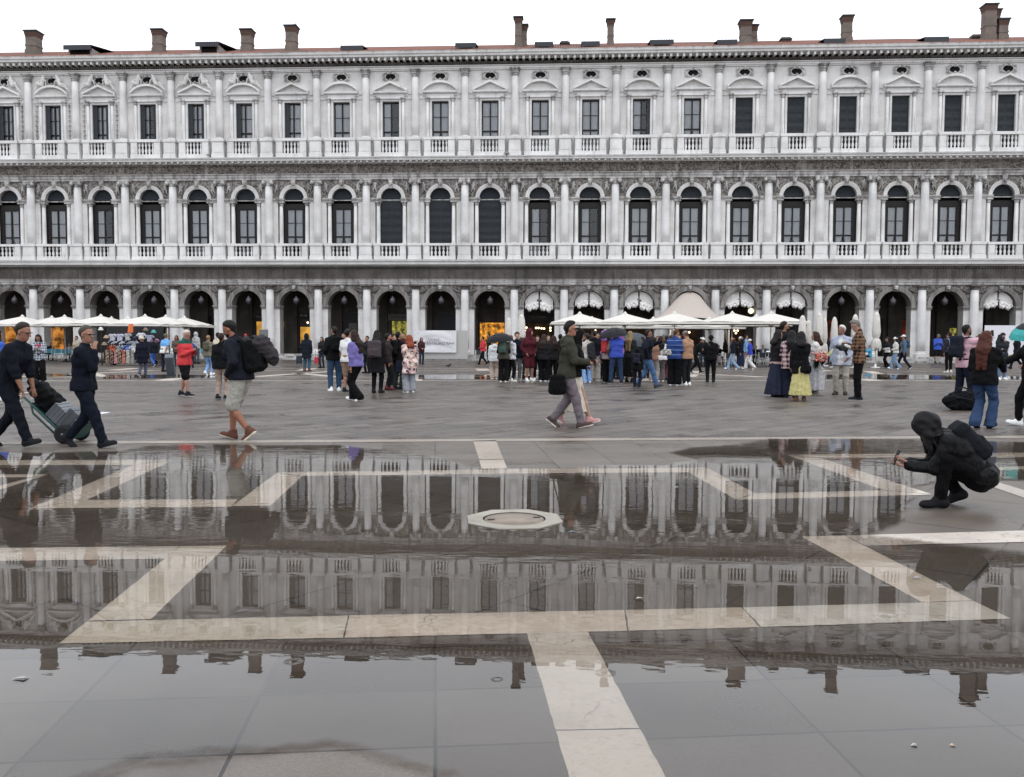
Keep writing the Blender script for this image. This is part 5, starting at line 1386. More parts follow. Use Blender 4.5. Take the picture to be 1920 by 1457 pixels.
# ---- ruched white drapes in the cafe arches
def drape(i, L0, L1):
    root = empty('arch_drape', (UX(i), D+.30, 0), 0, 'pair of ruched white drapes gathered up in the %s arch from the left' % ORD[i], 'drape', 'white drapes in the arches')
    for s, Ls in ((-1, L0), (1, L1)):
        mb = MB(); nu, nv = 44, 18; R = 1.20
        def P_(u, v):
            x = .06+u*(1.13-.06); zt = 4.39+math.sqrt(max(R*R-x*x, 0)); sc = abs(math.sin(u*math.pi*2.0+.4))
            zb = 4.39+.10-Ls-.16*sc+.22*(1-u)**2*0+ .10*math.cos(u*5)
            zb = min(zb, zt-.08); f = v
            z = zt+(zb-zt)*f
            bul = max(0, (f-.58)/.42); pl = .022*math.sin(u*70+s)*(1-bul)
            y = pl-.14*math.sin(bul*math.pi)*(1+.3*math.sin(u*12))-.035*math.sin(bul*math.pi*3)*(1+math.sin(u*25)) - .02*bul*math.sin(u*40)
            return (s*(x-.03*bul*math.sin(u*9)), y, z+.03*bul*math.sin(u*31+s))
        for a in range(nu):
            for b in range(nv):
                mb.quad(P_(a/nu, b/nv), P_((a+1)/nu, b/nv), P_((a+1)/nu, (b+1)/nv), P_(a/nu, (b+1)/nv), 0, True)
        mb.build('swag', M['drape'], root)
for i, a, b in ((11, .28, .36), (12, .05, .05), (13, .10, .30), (15, .05, .02), (16, .02, .10), (20, .05, .12)): drape(i, a, b)

# ---- the big canvas awning swept out of the fifteenth arch
def tent():
    x14 = UX(14); root = empty('canvas_awning', (x14, D, 0), 0, 'large beige canvas awning swept out from an arch over the cafe tables', 'awning')
    mb = MB(); nu, nv = 28, 14
    def P_(u, v):
        a = math.pi*(1-u); xa, za = 1.2*math.cos(a)*(1 if abs(math.cos(a)) < .99 else 1), 4.39+1.14*math.sin(a)
        w_ = 3.1; xb = -.75-w_+2*w_*u; zb = 3.35-.55*(abs(2*u-1))**2.5
        e = v; k = e**.85
        return (xa+(xb-xa)*k, .1-5.2*e, max(za+(zb-za)*(e**.95)-.12*math.sin(e*math.pi)*(1-abs(2*u-1)), zb if za > zb else min(za, zb)))
    for a in range(nu):
        for b in range(nv): mb.quad(P_(a/nu, b/nv), P_((a+1)/nu, b/nv), P_((a+1)/nu, (b+1)/nv), P_(a/nu, (b+1)/nv), 0, True)
    mb.build('canvas', cloth('c9bcb2'), root)
    for s, col in ((-1, 'd8d2ca'), (1, 'a39484')):
        mb = MB(); n = 18
        for k in range(n):
            y0, y1 = -5.1+.9*k/n*1.0, -5.1+.9*(k+1)/n
            f = lambda k_, z: s*(2.1+.05*math.sin(k_*2.1)-(z-.5)*.10*(1 if s > 0 else .9))
            mb.quad((f(k, .1)+s*.5, y0, .1), (f(k+1, .1)+s*.5, y1, .1), (f(k+1, 2.7), y1, 2.75), (f(k, 2.7), y0, 2.75), 0, True)
        mb.build('side_curtain', cloth(col), root)
    for s in (-1, 1):
        mb = MB(); mb.tube([(s*2.15, -5.15, 0), (s*2.15, -5.15, 2.8)], .04, 8); mb.build('post', M['pole'], root)
tent()

# ---- open cafe parasols
def open_parasol(px, py, Y, half, label, group, h=.62):
    X, _, Z = atY(px, py, Y); root = empty('parasol', (X, Y, 0), rnd.uniform(-.06, .06), label, 'parasol', group)
    mb = MB(); n = 8; ze = Z-h
    c = [(half*sx, half*sy) for sx, sy in ((1, 1), (0, 1.0), (-1, 1), (-1.0, 0), (-1, -1), (0, -1.0), (1, -1), (1.0, 0))]
    K = 5
    def pt(i, f):
        x, y = c[i % 8]; dr = .05*math.sin(f*math.pi)*(1 if i % 2 else -.2)
        return (x*f, y*f, Z-h*f**.92-dr)
    for i in range(8):
        for k in range(K):
            for j in range(3):
                def pp(ff, jj):
                    a, b = pt(i, ff), pt(i+1, ff); t_ = jj/3; s = .035*math.sin(t_*math.pi)*ff
                    return (a[0]+(b[0]-a[0])*t_, a[1]+(b[1]-a[1])*t_, a[2]+(b[2]-a[2])*t_+s)
                mb.quad(pp((k+.001)/K, j), pp((k+1)/K, j), pp((k+1)/K, j+1), pp((k+.001)/K, j+1), 0, False)
        a, b = pt(i, 1), pt(i+1, 1); mb.quad(a, (a[0]*1.005, a[1]*1.005, a[2]-.13), (b[0]*1.005, b[1]*1.005, b[2]-.13), b)
    mb.lathe([(.16, -.06), (.13, .0), (.06, .07), (.02, .12)], (0, 0, Z), 10)
    mb.build('canopy', cream_var(), root)
    mb = MB(); mb.tube([(0, 0, 0), (0, 0, Z-.02)], .032, 8); mb.build('pole', M['pole'], root)
    mb = MB()
    for i in range(8): mb.tube([Vector(pt(i, f))-Vector((0, 0, .03)) for f in (.05, .5, .98)], .014, 4); mb.tube([(0, 0, ze-.25), Vector(pt(i, .5))-Vector((0, 0, .04))], .011, 4)
    mb.build('ribs', M['pole'], root)
    mb = MB(); mb.lathe([(.30, 0), (.30, .05), (.08, .07), (.05, .2)], n=16); mb.build('base', M['black'], root)
    return root
GR = 'open cream parasols over the cafe tables on the right'
for k, (px, py, Y, hf, what) in enumerate(((1087, 587.5, 55.5, 1.85, 'cream parasol, leftmost open one, over the waiting queue'), (1172, 587.5, 55.5, 1.95, 'cream parasol right behind the black rain umbrella in the queue'),
        (1265, 586.5, 55.5, 1.95, 'cream parasol in front of the left half of the big awning'), (1373, 586.5, 55.5, 2.0, 'cream parasol in front of the right flank of the big awning'), (1446, 586.5, 55.5, 1.9, 'cream parasol, rightmost open one of the front row'),
        (1110, 596, 60.5, 2.0, 'cream parasol of the back row behind the leftmost open one'), (1225, 596.5, 60.5, 2.0, 'cream parasol of the back row left of the awning'), (1330, 597, 60.5, 2.0, 'cream parasol of the back row below the middle of the awning'), (1418, 592, 60.5, 2.0, 'cream parasol of the back row below the round white lamp'))):
    open_parasol(px, py, Y, hf, what, GR)
GL_ = 'open cream parasols over the terrace on the left'
for px, py, Y, hf, what in ((42, 593, 57, 1.75, 'cream parasol at the far left edge over the orange shop window'), (97, 594.5, 61, 1.7, 'cream parasol behind, between the two orange shop windows'), (121, 593, 58, 1.75, 'cream parasol in front of the second orange shop window'),
        (189, 592, 57, 1.75, 'cream parasol above the grey haired man in navy'), (209, 596, 62, 1.6, 'low cream parasol behind the left end of the souvenir stall'), (240, 596, 60, 1.7, 'cream parasol behind the middle of the souvenir stall'), (272, 592, 55, 1.75, 'cream parasol standing over the souvenir stall'),
        (311, 593, 58, 1.65, 'cream parasol right of the souvenir stall'), (346, 595, 60, 1.6, 'rightmost cream parasol of the left terrace')):
    open_parasol(px, py, Y, hf, what, GL_, .58)

def closed_parasol(px, py, Y, label, fat=1.0, skirt=True):
    X, _, Z = atY(px, py, Y); root = empty('closed_parasol', (X, Y, 0), rnd.uniform(0, 3), label, 'parasol', 'furled cream parasols')
    mb = MB(); n = 24
    prof = [(.02, 0), (.09, -.06), (.16, -.20), (.15, -.26), (.17, -.30), (.20, -.7), (.235, -1.2), (.19, -1.52), (.14, -1.60), (.20, -1.66), (.24, -1.85), (.27, -2.15), (.22, -2.30)] if skirt else [(.02, 0), (.09, -.06), (.16, -.20), (.15, -.26), (.18, -.7), (.24, -1.3), (.25, -1.75), (.16, -1.85)]
    b = len(mb.v)
    for j, (r, z) in enumerate(prof):
        for i in range(n):
            a = 2*math.pi*i/n; f = 1+(.10+.10*(j > 9))*math.sin(8*a+j*.15)*(1 if j > 2 else .2)
            mb.v.append((r*f*fat*math.cos(a), r*f*fat*math.sin(a), Z+z+(.09*math.sin(3*a) if j == len(prof)-1 else 0)))
    for j in range(len(prof)-1):
        for i in range(n):
            i2 = (i+1) % n; mb.f.append((b+j*n+i, b+(j+1)*n+i, b+(j+1)*n+i2, b+j*n+i2)); mb.m.append(0); mb.sm.append(True)
    mb.build('folded_canopy', cream_var(), root)
    mb = MB(); mb.tube([(0, 0, 0), (0, 0, Z)], .03, 8); mb.build('pole', M['pole'], root)
    mb = MB(); mb.lathe([(.28, 0), (.28, .05), (.07, .07), (.05, .25)], n=16); mb.build('base', M['whitemetal'], root)
for px, py, Y, lb, ft in ((954, 595, 54, 'slim furled parasol in front of the column left of the navy jacket man', .85), (978, 589, 52, 'fat furled parasol behind the man in maroon', 1.05), (1505, 591, 52, 'furled parasol just right of the last open one', 1.0), (1517, 600, 58, 'furled parasol half hidden behind the furled one by the last open parasol', .8),
        (1537, 586, 52, 'tall furled parasol behind the woman with flowers', .95), (1547, 597, 57, 'short furled parasol close to the column behind the woman with flowers', .75), (1565, 594, 54, 'furled parasol in the dark arch above the white haired man', .9),
        (1604, 589, 54, 'furled parasol hidden behind the checked shirt man', .95), (1644, 585, 54, 'furled parasol with loose skirt standing free right of the checked shirt man', 1.0)):
    closed_parasol(px, py, Y, lb, ft)

# ---- cafe chairs and tables
def chair_proto(col, name):
    c = empty('cafe_chair'); sm = plain(name, col, .6)
    mb = MB(); mb.box(-.21, .21, -.21, .21, .43, .455); mb.build('seat', sm, c)
    mb = MB(); mb.box(-.20, .20, -.225, -.205, .55, .86); mb.build('backrest', sm, c)
    for sx, sy_, top in ((-1, 1, .44), (1, 1, .44), (-1, -1, .86), (1, -1, .86)):
        mb = MB(); mb.tube([(sx*.23, sy_*.25, 0), (sx*.215, sy_*.215, .44), (sx*.212, sy_*.215, top)], .017, 6); mb.build('leg', M['whitemetal'], c)
    for sx in (-1, 1):
        mb = MB(); mb.tube([(sx*.215, -.21, .66), (sx*.23, .0, .67), (sx*.225, .2, .64), (sx*.22, .215, .44)], .015, 6); mb.build('armrest', M['whitemetal'], c)
    return c
def chairs(proto, spots, group):
    for k, (px, py, rz, lb) in enumerate(spots):
        o = proto if k == 0 else copy_tree(proto); x, y = gp(px, py); o.location = (x, y, 0); o.rotation_euler = (0, 0, rz); tag(o, lb, 'chair', group)
chairs(chair_proto('3f8fa8', 'teal_chair_shell'), [(93, 676, .2, 'teal cafe chair right beside the plaid shirt woman'), (106, 676, -.1, 'teal cafe chair holding a white cloth'), (112, 677, .1, 'teal cafe chair in the middle of the left terrace row'), (124, 677, .3, 'teal cafe chair with a black bag on it'),
        (134, 677, -.2, 'teal cafe chair at the right end of the left terrace row'), (372, 673, .4, 'teal cafe chair behind the outstretched hands of the man in red'), (383, 674, -.3, 'teal cafe chair left of the khaki hoodie woman')], 'teal cafe chairs')
chairs(chair_proto('2b2c2f', 'black_woven_chair'), [(1313, 684, 2.2, 'black cafe chair just right of the tan jacket man'), (1352, 687, 1.3, 'black cafe chair right of the person with the grey bag'), (1362, 688, .4, 'black cafe chair left of the brown hat woman'), (1427, 686, .1, 'black cafe chair with its back to the square, before the seated man'),
        (1440, 684, 2.7, 'black cafe chair opposite the seated man'), (1415, 683, 1.6, 'black cafe chair of the seated person in black'), (1449, 688, -.6, 'black cafe chair beside the man with long dark skirt woman'), (1322, 680, -1.2, 'black cafe chair pushed under the white table by the waiter'), (896, 677, .3, 'black cafe chair beside the bin, left of the red puffer woman'),
        (1345, 680, 3.0, 'black cafe chair under the parasol pole')], 'black cafe chairs')
def table_proto():
    t = empty('cafe_table'); mb = MB(); mb.lathe([(.001, .70), (.34, .70), (.35, .715), (.35, .73), (.34, .74), (.001, .74)], n=24); mb.build('tabletop', plain('white_table_top', 'dcdad6', .5), t)
    mb = MB(); mb.lathe([(.22, 0), (.21, .03), (.035, .06), (.03, .70)], n=14); mb.build('pedestal_leg', M['black'], t); return t
tp = table_proto()
for k, (px, py, lb) in enumerate(((1311, 681, 'round white cafe table the waiter bends over'), (1351, 683, 'round white cafe table under the parasol pole'), (1431, 682, 'round white cafe table in front of the seated man'), (1450, 681, 'round white cafe table at the right end by the column'), (1560, 676, 'round white cafe table behind the white haired man'), (1575, 676, 'round white cafe table near the furled parasol behind the old man'))):
    o = tp if k == 0 else copy_tree(tp); o.location = gp(px, py)+(0,); tag(o, lb, 'table', 'round cafe tables')

# ---- cafe lamps that are lit
gm = emis('warm_globe_light', (1, .80, .52), 3.2); gm2 = emis('white_globe_light', (1, .88, .62), 1.6)
def globe(px, py, Y, r, label, mat, arm=True, cluster=None):
    X, _, Z = atY(px, py, Y); root = empty('wall_lamp', (X, Y, Z), 0, label, 'lamp', 'lit cafe lamps')
    for (dx, dz) in (cluster or ((0, 0),)):
        mb = MB(); n = 10; mb.lathe([(r*math.sin(math.pi*k/n), -r*math.cos(math.pi*k/n)) for k in range(n+1)], (dx, 0, dz), 14); mb.build('globe', mat, root)
    mb = MB(); mb.tube([(0, .0, r), (0, .1, r+.25), (0, .3, r+.35)], .015, 5); mb.build('lamp_arm', M['black'], root)
globe(1408, 583, D+.6, .23, 'big round white globe lamp glowing in the arch above the parasols', gm2)
CL = ((-.13, 0), (.13, 0), (0, .2), (0, -.2))
for px, py, lb, c in ((1380, 620, 'four globe lamp cluster behind the brown hat woman', CL), (1292, 619, 'pair of lit globes above the tan jacket man', ((0, .12), (.02, -.18))), (1262, 620, 'pair of lit globes above the blue jacket man', ((0, .1), (-.05, -.25))), (1449, 619, 'lit lamp on the column by the bearded man', None), (1117, 618, 'pair of lit globes above the man in black sweater', ((0, .2), (-.03, -.08))),
        (1032, 617, 'pair of lit globes beside the olive jacket man', ((0, .1), (0, -.12))), (987, 617, 'pair of lit globes beside the maroon hood', ((0, .12), (0, -.14))), (1012, 615, 'row of four small ceiling bulbs in the cafe', ((-.3, 0), (-.1, 0), (.15, -.03), (.36, -.05))), (1180, 610, 'pair of small lit bulbs under the second parasol', ((-.17, 0), (.2, -.03))), (577, 605, 'small white spotlight over the amber shop window', None)):
    globe(px, py, D+2.2, .085, lb, gm, cluster=c)

# ---- shop names, banner, hoardings, bin, barrier, totem
def board(name, label, cat, X0, X1, Z0, Z1, Y, mat, th=.06):
    root = empty(name, ((X0+X1)/2, Y, Z0), 0, label, cat); mb = MB(); mb.box((X0-X1)/2, (X1-X0)/2, 0, th, 0, Z1-Z0); mb.build('panel', mat, root); return root
inkD = plain('dark_lettering', '1f1d1e', .6); inkG = plain('dull_gold_lettering', '8c8577', .6); inkW = plain('pale_lettering', '9b9890', .6)
def sign(px0, px1, py0, py1, body, mat, ink, label, sz, dx=0):
    X0, _, Z1 = atY(px0, py0, D+5.4); X1, _, Z0 = atY(px1, py1, D+5.4)
    r = board('shop_sign', label, 'sign', X0, X1, Z0, Z1, D+5.36, mat); text(body, sz, r, (dx, -.02, (Z1-Z0)/2), (math.pi/2, 0, 0), ink)
sign(728, 781, 589, 601, 'OFFICINA BE', plain('grey_sign_board', '6f6b67', .8), inkD, 'grey shop sign with dark capitals over the yellow-green window', .34, -.05)
sign(562, 596, 587, 597, 'ROB', plain('black_sign_board', '17171a', .6), inkW, 'black shop sign with pale letters over the amber window', .32, -.45)
sign(474, 496, 588, 599, 'Gu', plain('brown_sign_board', '2a201b', .6), inkG, 'dark brown shop sign with script letters behind the backpack', .34)
sign(988, 1032, 588, 602, 'FLORIAN', plain('dark_cafe_board', '151214', .5), inkG, 'dark cafe signboard with faint capitals under the longest drapes', .30)
# white hoarding with the hand-painted banner
Yb = D-1.55
X0, _, Z1 = atY(774, 619, Yb); X1, _, Z0 = atY(857, 664, Yb)
hb_ = board('hoarding', 'pale grey hoarding boards closing the arch behind the white banner', 'hoarding', X0, X1+.85, .12, Z1-.02, Yb+.12, plain('grey_white_hoarding', 'a9a7a5', .8))
root = empty('banner', ((X0+X1)/2, Yb, Z0), 0, 'white sagging cloth banner reading LOCALE IN RESTAURO, hung on the hoarding', 'banner')
mb = MB(); nu, nv = 40, 24; bw, bh = X1-X0-.1, 1.75; zb0 = Z1-Z0-bh-.02
def bp(u, v):
    s = math.sin(u*math.pi); f = math.sin(math.pi*min(1, v*1.2)); q = abs(2*u-1)
    return (-bw/2+bw*u, -.02-.05*abs(math.sin(9*(v+.35*q*q)))*s*.6-.03*math.sin(5*u+7*v)*s, zb0+bh*v)
for a in range(nu):
    for b in range(nv): mb.quad(bp(a/nu, b/nv), bp((a+1)/nu, b/nv), bp((a+1)/nu, (b+1)/nv), bp(a/nu, (b+1)/nv), 0, True)
mb.build('cloth_sheet', cloth('e6e4ee'), root)
text('LOCALE', .29, root, (-.15, -.115, zb0+bh*.60), (math.pi/2, .03, 0), plain('grey_painted_letters', '8a8794', .8)); text('RESTAURO', .33, root, (.0, -.115, zb0+bh*.42), (math.pi/2, .03, 0), plain('grey_painted_words', '7d7a86', .8))
for s in (-1, 1):
    mb = MB(); pts = [(s*bw*.36-.33+.05*k, -.115, zb0+bh*.42+.10*math.sin(k*1.25)*(1 if k < 7 else .5)) for k in range(14)]; mb.tube(pts, .018, 5); mb.build('scribble', inkD, root)
X0, _, Z1 = atY(1848, 610, Yb); X1, _, Z0 = atY(1990, 668, Yb)
hb2 = board('hoarding', 'white hoarding on the far right behind the man on the phone', 'hoarding', X0, X1, .1, Z1, Yb+.1, plain('white_hoarding', 'd3d2d8', .8))
mb = MB()
for a in range(20):
    a0, a1 = 2*math.pi*a/20, 2*math.pi*(a+1)/20
    mb.quad(*[(-1.15+r*math.cos(q), -.004, .95+r*math.sin(q)) for r, q in ((.11, a0), (.14, a0), (.14, a1), (.11, a1))])
mb.build('ring_emblem', plain('grey_emblem', '85858f', .8), hb2)
bx_, by_ = gp(860, 673); bn = empty('litter_bin', (bx_, by_, 0), 0, 'dark grey square litter bin at the right end of the banner', 'bin')
mb = MB(); mb.lathe([(.24, 0), (.26, .05), (.29, .80), (.30, .84)], n=4, a0=math.pi/4, a1=2*math.pi+math.pi/4); mb.build('bin_body', plain('anthracite_bin', '2c2f38', .6), bn)
mb = MB(); mb.lathe([(.31, .84), (.31, .88), (.27, .88), (.27, .82)], n=4, a0=math.pi/4, a1=2*math.pi+math.pi/4); mb.build('bin_rim', M['black'], bn)
pl = MB(); X0 = atY(841, 664, D-1.5)[0]; pl.box(0, .62, 0, .3, 0, .2); pl.box(.02, .6, -.02, 0, .05, .09); tag(pl.build('plastic_tray', plain('orange_plastic', 'e07a3a', .5), None, (X0, D-1.36, .152)), 'orange plastic tray lying on the steps beside the bin', 'tray')
br = empty('crowd_barrier', gp(921, 680)+(0,), 1.2, 'grey metal crowd barrier behind the red puffer woman', 'barrier')
mb = MB()
for q in (.15, 1.05): mb.tube([(-1, 0, q), (1, 0, q)], .022, 6)
mb.tube([(-1, 0, .0), (-1, 0, 1.05)], .022, 6); mb.tube([(1, 0, 0), (1, 0, 1.05)], .022, 6); mb.build('frame', M['whitemetal'], br)
mb = MB()
for k in range(13): mb.tube([(-.9+k*.15, 0, .15), (-.9+k*.15, 0, 1.05)], .011, 5)
mb.build('bars', M['whitemetal'], br)
X, _, Zt = atY(494, 618, 62); tt = empty('info_totem', (X, 62, 0), 0, 'plain grey upright information panel beside the shop with script letters', 'panel')
mb = MB(); mb.box(-.32, .32, -.06, .06, .1, Zt); mb.build('panel', plain('grey_totem', '6b6c6d', .6), tt); mb = MB(); mb.box(-.4, .4, -.2, .2, 0, .1); mb.build('foot', M['black'], tt)
mb = MB(); mb.box(-.2, .1, -.065, -.06, Zt-.5, Zt-.47); mb.build('text_bar', inkD, tt)
X, _, Z = atY(296, 614, D-.2); ps = empty('blue_poster', (X, D-.55, Z-.55), 0, 'blue poster hanging beside the column right of the souvenir stall', 'poster'); mb = MB(); mb.box(-.3, .3, 0, .03, 0, 1.1); mb.build('sheet', plain('blue_print', '24508f', .6), ps)
mb = MB(); mb.box(-.08, .12, -.01, 0, .55, .75); mb.build('print', plain('orange_print', 'c86a3a', .6), ps)
X, _, Z = atY(661, 611, D+5.4); nt_ = empty('paper_notice', (X, D+5.45, Z-.35), 0, 'pale paper notice stuck on the dark doorway', 'notice'); mb = MB(); mb.box(-.36, .36, 0, .015, 0, .6); mb.build('sheet', plain('grey_paper', '77736f', .9), nt_)

# ---- souvenir stall
sx, sy2 = gp(247, 686); stall = empty('souvenir_stall', (sx, sy2, 0), .05, 'dark framed souvenir stall hung with shirts and scarves', 'market stall')
mb = MB()
for a in (-1.75, 1.75):
    for b_ in (0, 1.2): mb.box(a-.03, a+.03, b_-.03, b_+.03, .0, 2.35)
mb.box(-1.72, 1.72, -.02, .02, 2.3, 2.34); mb.box(-1.72, 1.72, -.02, .02, 1.55, 1.58); mb.box(-1.72, 1.72, -.02, .02, 1.0, 1.03); mb.build('frame', M['black'], stall)
mb = MB(); mb.box(-1.7, 1.7, .08, 1.15, .35, .9); mb.build('counter', plain('stall_dark_cloth', '3a3230', .9), stall)
mb = MB(); mb.box(-1.7, 1.7, .5, .56, .9, 2.3); mb.build('back_panel', M['black'], stall)
for a in (-1.2, 1.2):
    mb = MB(); mb.lathe([(.02, -.04), (.16, -.04), (.16, .04), (.02, .04)], n=14)
    me = mb.mesh('wheel', M['black']); o = link('wheel', me, stall, (a, .4, .18)); o.rotation_euler = (math.pi/2, 0, 0)
def shirt_mesh(col, kw=None):
    s = SDF((-.42, -.1, -.42), (.42, .1, .3), .025)
    s.box((0, 0, -.08), (.22, .045, .28), .04, .03); s.cap((-.18, 0, .14), (-.33, 0, .0), .075, .08, .03); s.cap((.18, 0, .14), (.33, 0, .0), .075, .08, .03); s.wrinkle(.008, 1.2)
    return s.mesh('shirt', [cloth(col, 'flower' if kw else None, kw, .35) if kw else cloth(col)])
def hang(px, py, me, label, dy=-.09, sc=1.0, cat='shirt', name='hanging_shirt', grp='shirts hung on the souvenir stall'):
    X, Y, Z = atY(px, py, sy2+dy); o = tag(link(name, me, None, (X, Y, Z)), label, cat, grp); o.scale = (sc, 1, sc); return o
for px, py, c, k, lb in ((211, 631, 'c9c8d4', 'a9a8b8', 'pale grey shirt, left one of the top row on the souvenir stall'), (225, 631, 'c3c3d8', 'a2a4c4', 'pale lilac printed shirt second in the top row of the stall'), (240, 630, 'c4c4c6', '9d9da0', 'light grey shirt third in the top row of the stall'), (252, 632, '232530', '555866', 'black shirt fourth in the top row of the stall'), (265, 629, 'e4e3e8', None, 'white shirt hanging above the white hatted person'),
        (211, 643, '1d2233', 'b8bcc8', 'navy shirt with pale print under the pale grey one'), (226, 643, '1b2030', 'd0d3da', 'navy shirt with white print in the middle row of the stall'), (240, 643, '191d2c', '8f94a2', 'dark navy shirt right in the middle row of the stall'), (252, 644, '8d8f98', None, 'mid grey shirt in the middle row beside the dark coat'),
        (211, 652, 'c85a2a', '6b2a20', 'orange shirt low on the left of the stall'), (224, 653, '9a9ea8', '6a6f7a', 'grey shirt low on the stall between orange and blue'), (239, 652, '2a4aa0', '90a0d0', 'royal blue shirt low on the stall'), (251, 653, 'd6d5da', None, 'white shirt low on the right of the stall'), (281, 633, 'a9adc8', None, 'pale blue shirt on the right corner of the stall'), (290, 640, 'b888a8', '705070', 'mauve patterned shirt on the right corner of the stall')):
    hang(px, py, shirt_mesh(c, k), lb, sc=.72)
def scarf_mesh(col, k2):
    s = SDF((-.16, -.1, -.5), (.16, .1, .5), .025); s.box((0, 0, 0), (.12, .03, .46), .03, .02); s.wrinkle(.012, 1.4); return s.mesh('scarf', [cloth(col, 'flower', k2, .5)])
for k, (px, c, k2, lb) in enumerate(((201, '5a4a42', 'b9a08a', 'brown patterned scarf at the left end of the stall'), (209, '3f3a3a', 'a58478', 'dark brown flowered scarf on the stall'), (217, 'c08a86', '6a4a48', 'dusty pink scarf on the stall'), (224, '4a4038', 'b0a088', 'dark olive patterned scarf on the stall'), (232, 'c87a66', '5a3830', 'salmon red scarf on the stall'), (240, '8f8d88', 'c8c4ba', 'stone grey scarf on the stall'), (248, 'a3a19c', '7a7872', 'silver grey scarf next to the dark coat'))):
    hang(px, 669, scarf_mesh(c, k2), lb, -.13, .9, 'scarf', 'hanging_scarf', 'scarves hung on the souvenir stall')
fl = MB(); fl.quad((-.16, 0, 0), (.16, .03, .02), (.2, .0, .55), (-.1, .04, .5)); fl.quad((-.16, 0, 0), (-.1, .04, .5), (-.02, .12, .5), (-.05, .1, .05))
X, Y, Z = atY(244, 624, sy2-.3); tag(fl.build('orange_pennant', cloth('ee6a1e'), None, (X, Y, Z)), 'bright orange pennant hanging over the souvenir stall', 'pennant')
def displ(px, py, r, label, c, cat='hat'):
    X, Y, Z = atY(px, py, sy2-.25); s = SDF((-.3, -.3, -.2), (.3, .3, .3), .025); s.ell((0, 0, 0), (r, r*.9, r)); s.ell((0, 0, -.05), (r*1.5, r*1.4, .03), .03); tag(link('display_hat', s.mesh('display_hat', [cloth(c)]), None, (X, Y, Z)), label, cat, 'hats hung on the souvenir stall')
displ(189, 617, .12, 'white hat hung at the upper left corner of the stall', 'd8d6d2'); displ(199, 632, .12, 'straw coloured hat on the left side of the stall', 'a88f70'); displ(196, 645, .13, 'sand coloured hat low on the left side of the stall', '8f7a62'); displ(288, 622, .12, 'turquoise hat at the upper right corner of the stall', '3f9a96')
displ(273, 618, .12, 'grey brown hat under the stall roof', '7a6a5c')

# ---- hand truck with its load
hx, hy_ = gp(136, 829)
ht = empty('hand_truck', (hx, hy_, 0), 0, 'green two wheeled hand truck tilted back under a load of metal cases', 'hand truck')
gm_ = plain('dark_green_tube', '1f4a47', .45, .5)
T0 = Matrix.Rotation(-math.radians(47), 4, 'Y')        # leans to the left
def tl(x, y, z): return Vector((0, 0, .17))+T0 @ Vector((x, y, z-.17))
mb = MB()
for s in (-.2, .2): mb.tube([tl(-.04, s, .05), tl(-.04, s, 1.18)], .022, 8)
for z in (.25, .5, .75, 1.0): mb.tube([tl(-.04, -.2, z), tl(-.04, .2, z)], .016, 6)
for s in (-.2, .2): mb.tube([tl(-.14, s, .15), tl(-.14, s, .85), tl(-.04, s, 1.0)], .018, 6)
p_ = [tl(-.03, -.19, .1), tl(-.03, .19, .1), tl(-.03, .19, 1.0), tl(-.03, -.19, 1.0)]; q_ = [tl(-.075, -.19, .1), tl(-.075, .19, .1), tl(-.075, .19, 1.0), tl(-.075, -.19, 1.0)]
mb.poly([tuple(v) for v in p_]); mb.poly([tuple(v) for v in q_][::-1])
for k in range(4): mb.quad(tuple(p_[k]), tuple(q_[k]), tuple(q_[(k+1) % 4]), tuple(p_[(k+1) % 4]))
mb.build('frame', gm_, ht)
mb = MB(); mb.tube([tl(-.04, -.2, 1.18), tl(-.10, -.2, 1.30), tl(-.16, -.2, 1.22), tl(-.12, -.2, 1.12)], .016, 8); mb.tube([tl(-.04, .2, 1.18), tl(-.10, .2, 1.30), tl(-.16, .2, 1.22), tl(-.12, .2, 1.12)], .016, 8)
mb.tube([tl(-.10, -.2, 1.30), tl(-.10, .2, 1.30)], .016, 8); mb.build('handle', plain('white_handle', 'd8d8d4', .5), ht)
mb = MB(); p = [tl(.0, -.22, .03), tl(.36, -.22, .03), tl(.36, .22, .03), tl(.0, .22, .03)]; q = [tl(.0, -.22, .045), tl(.36, -.22, .045), tl(.36, .22, .045), tl(0, .22, .045)]
mb.poly([tuple(v) for v in p][::-1]); mb.poly([tuple(v) for v in q])
for k in range(4): mb.quad(tuple(p[k]), tuple(p[(k+1) % 4]), tuple(q[(k+1) % 4]), tuple(q[k]))
mb.build('toe_plate', gm_, ht)
for s, dx in ((-.27, .12), (.27, -.12)):
    mb = MB(); mb.lathe([(.075, -.045), (.12, -.055), (.16, -.04), (.17, 0), (.16, .04), (.12, .055), (.075, .045)], n=26)
    o = link('wheel', mb.mesh('wheel', plain('black_tyre', '17171a', .8)), ht, (0, s, .17)); o.rotation_euler = (math.pi/2, 0, 0)
    mb = MB(); mb.lathe([(.0, -.03), (.078, -.035), (.078, .035), (.0, .03)], n=18); mb.lathe([(.0, -.06), (.02, -.06), (.02, .06), (0, .06)], n=10); link('rim', mb.mesh('rim', plain('steel_rim', '8d9094', .35, .6, .7)), o)
ht.scale = (.82,)*3
def sc_(o): o.scale = (.82,)*3; return o
def crate(z0, z1, x1, label, col):
    mb = MB(); mb.box(0, x1, -.2, .2, z0, z1, 0, Matrix.Translation((0, 0, .17)) @ T0 @ Matrix.Translation((0, 0, -.17)))
    for k in range(3):
        zz = z0+(z1-z0)*(.2+.3*k); mb.box(-.002, x1+.008, -.208, .208, zz, zz+.025, 0, Matrix.Translation((0, 0, .17)) @ T0 @ Matrix.Translation((0, 0, -.17)))
    return tag(sc_(mb.build('metal_case', plain('brushed_metal', col, .4, .5, .5), None, (hx, hy_, 0))), label, 'case', 'metal cases on the hand truck')
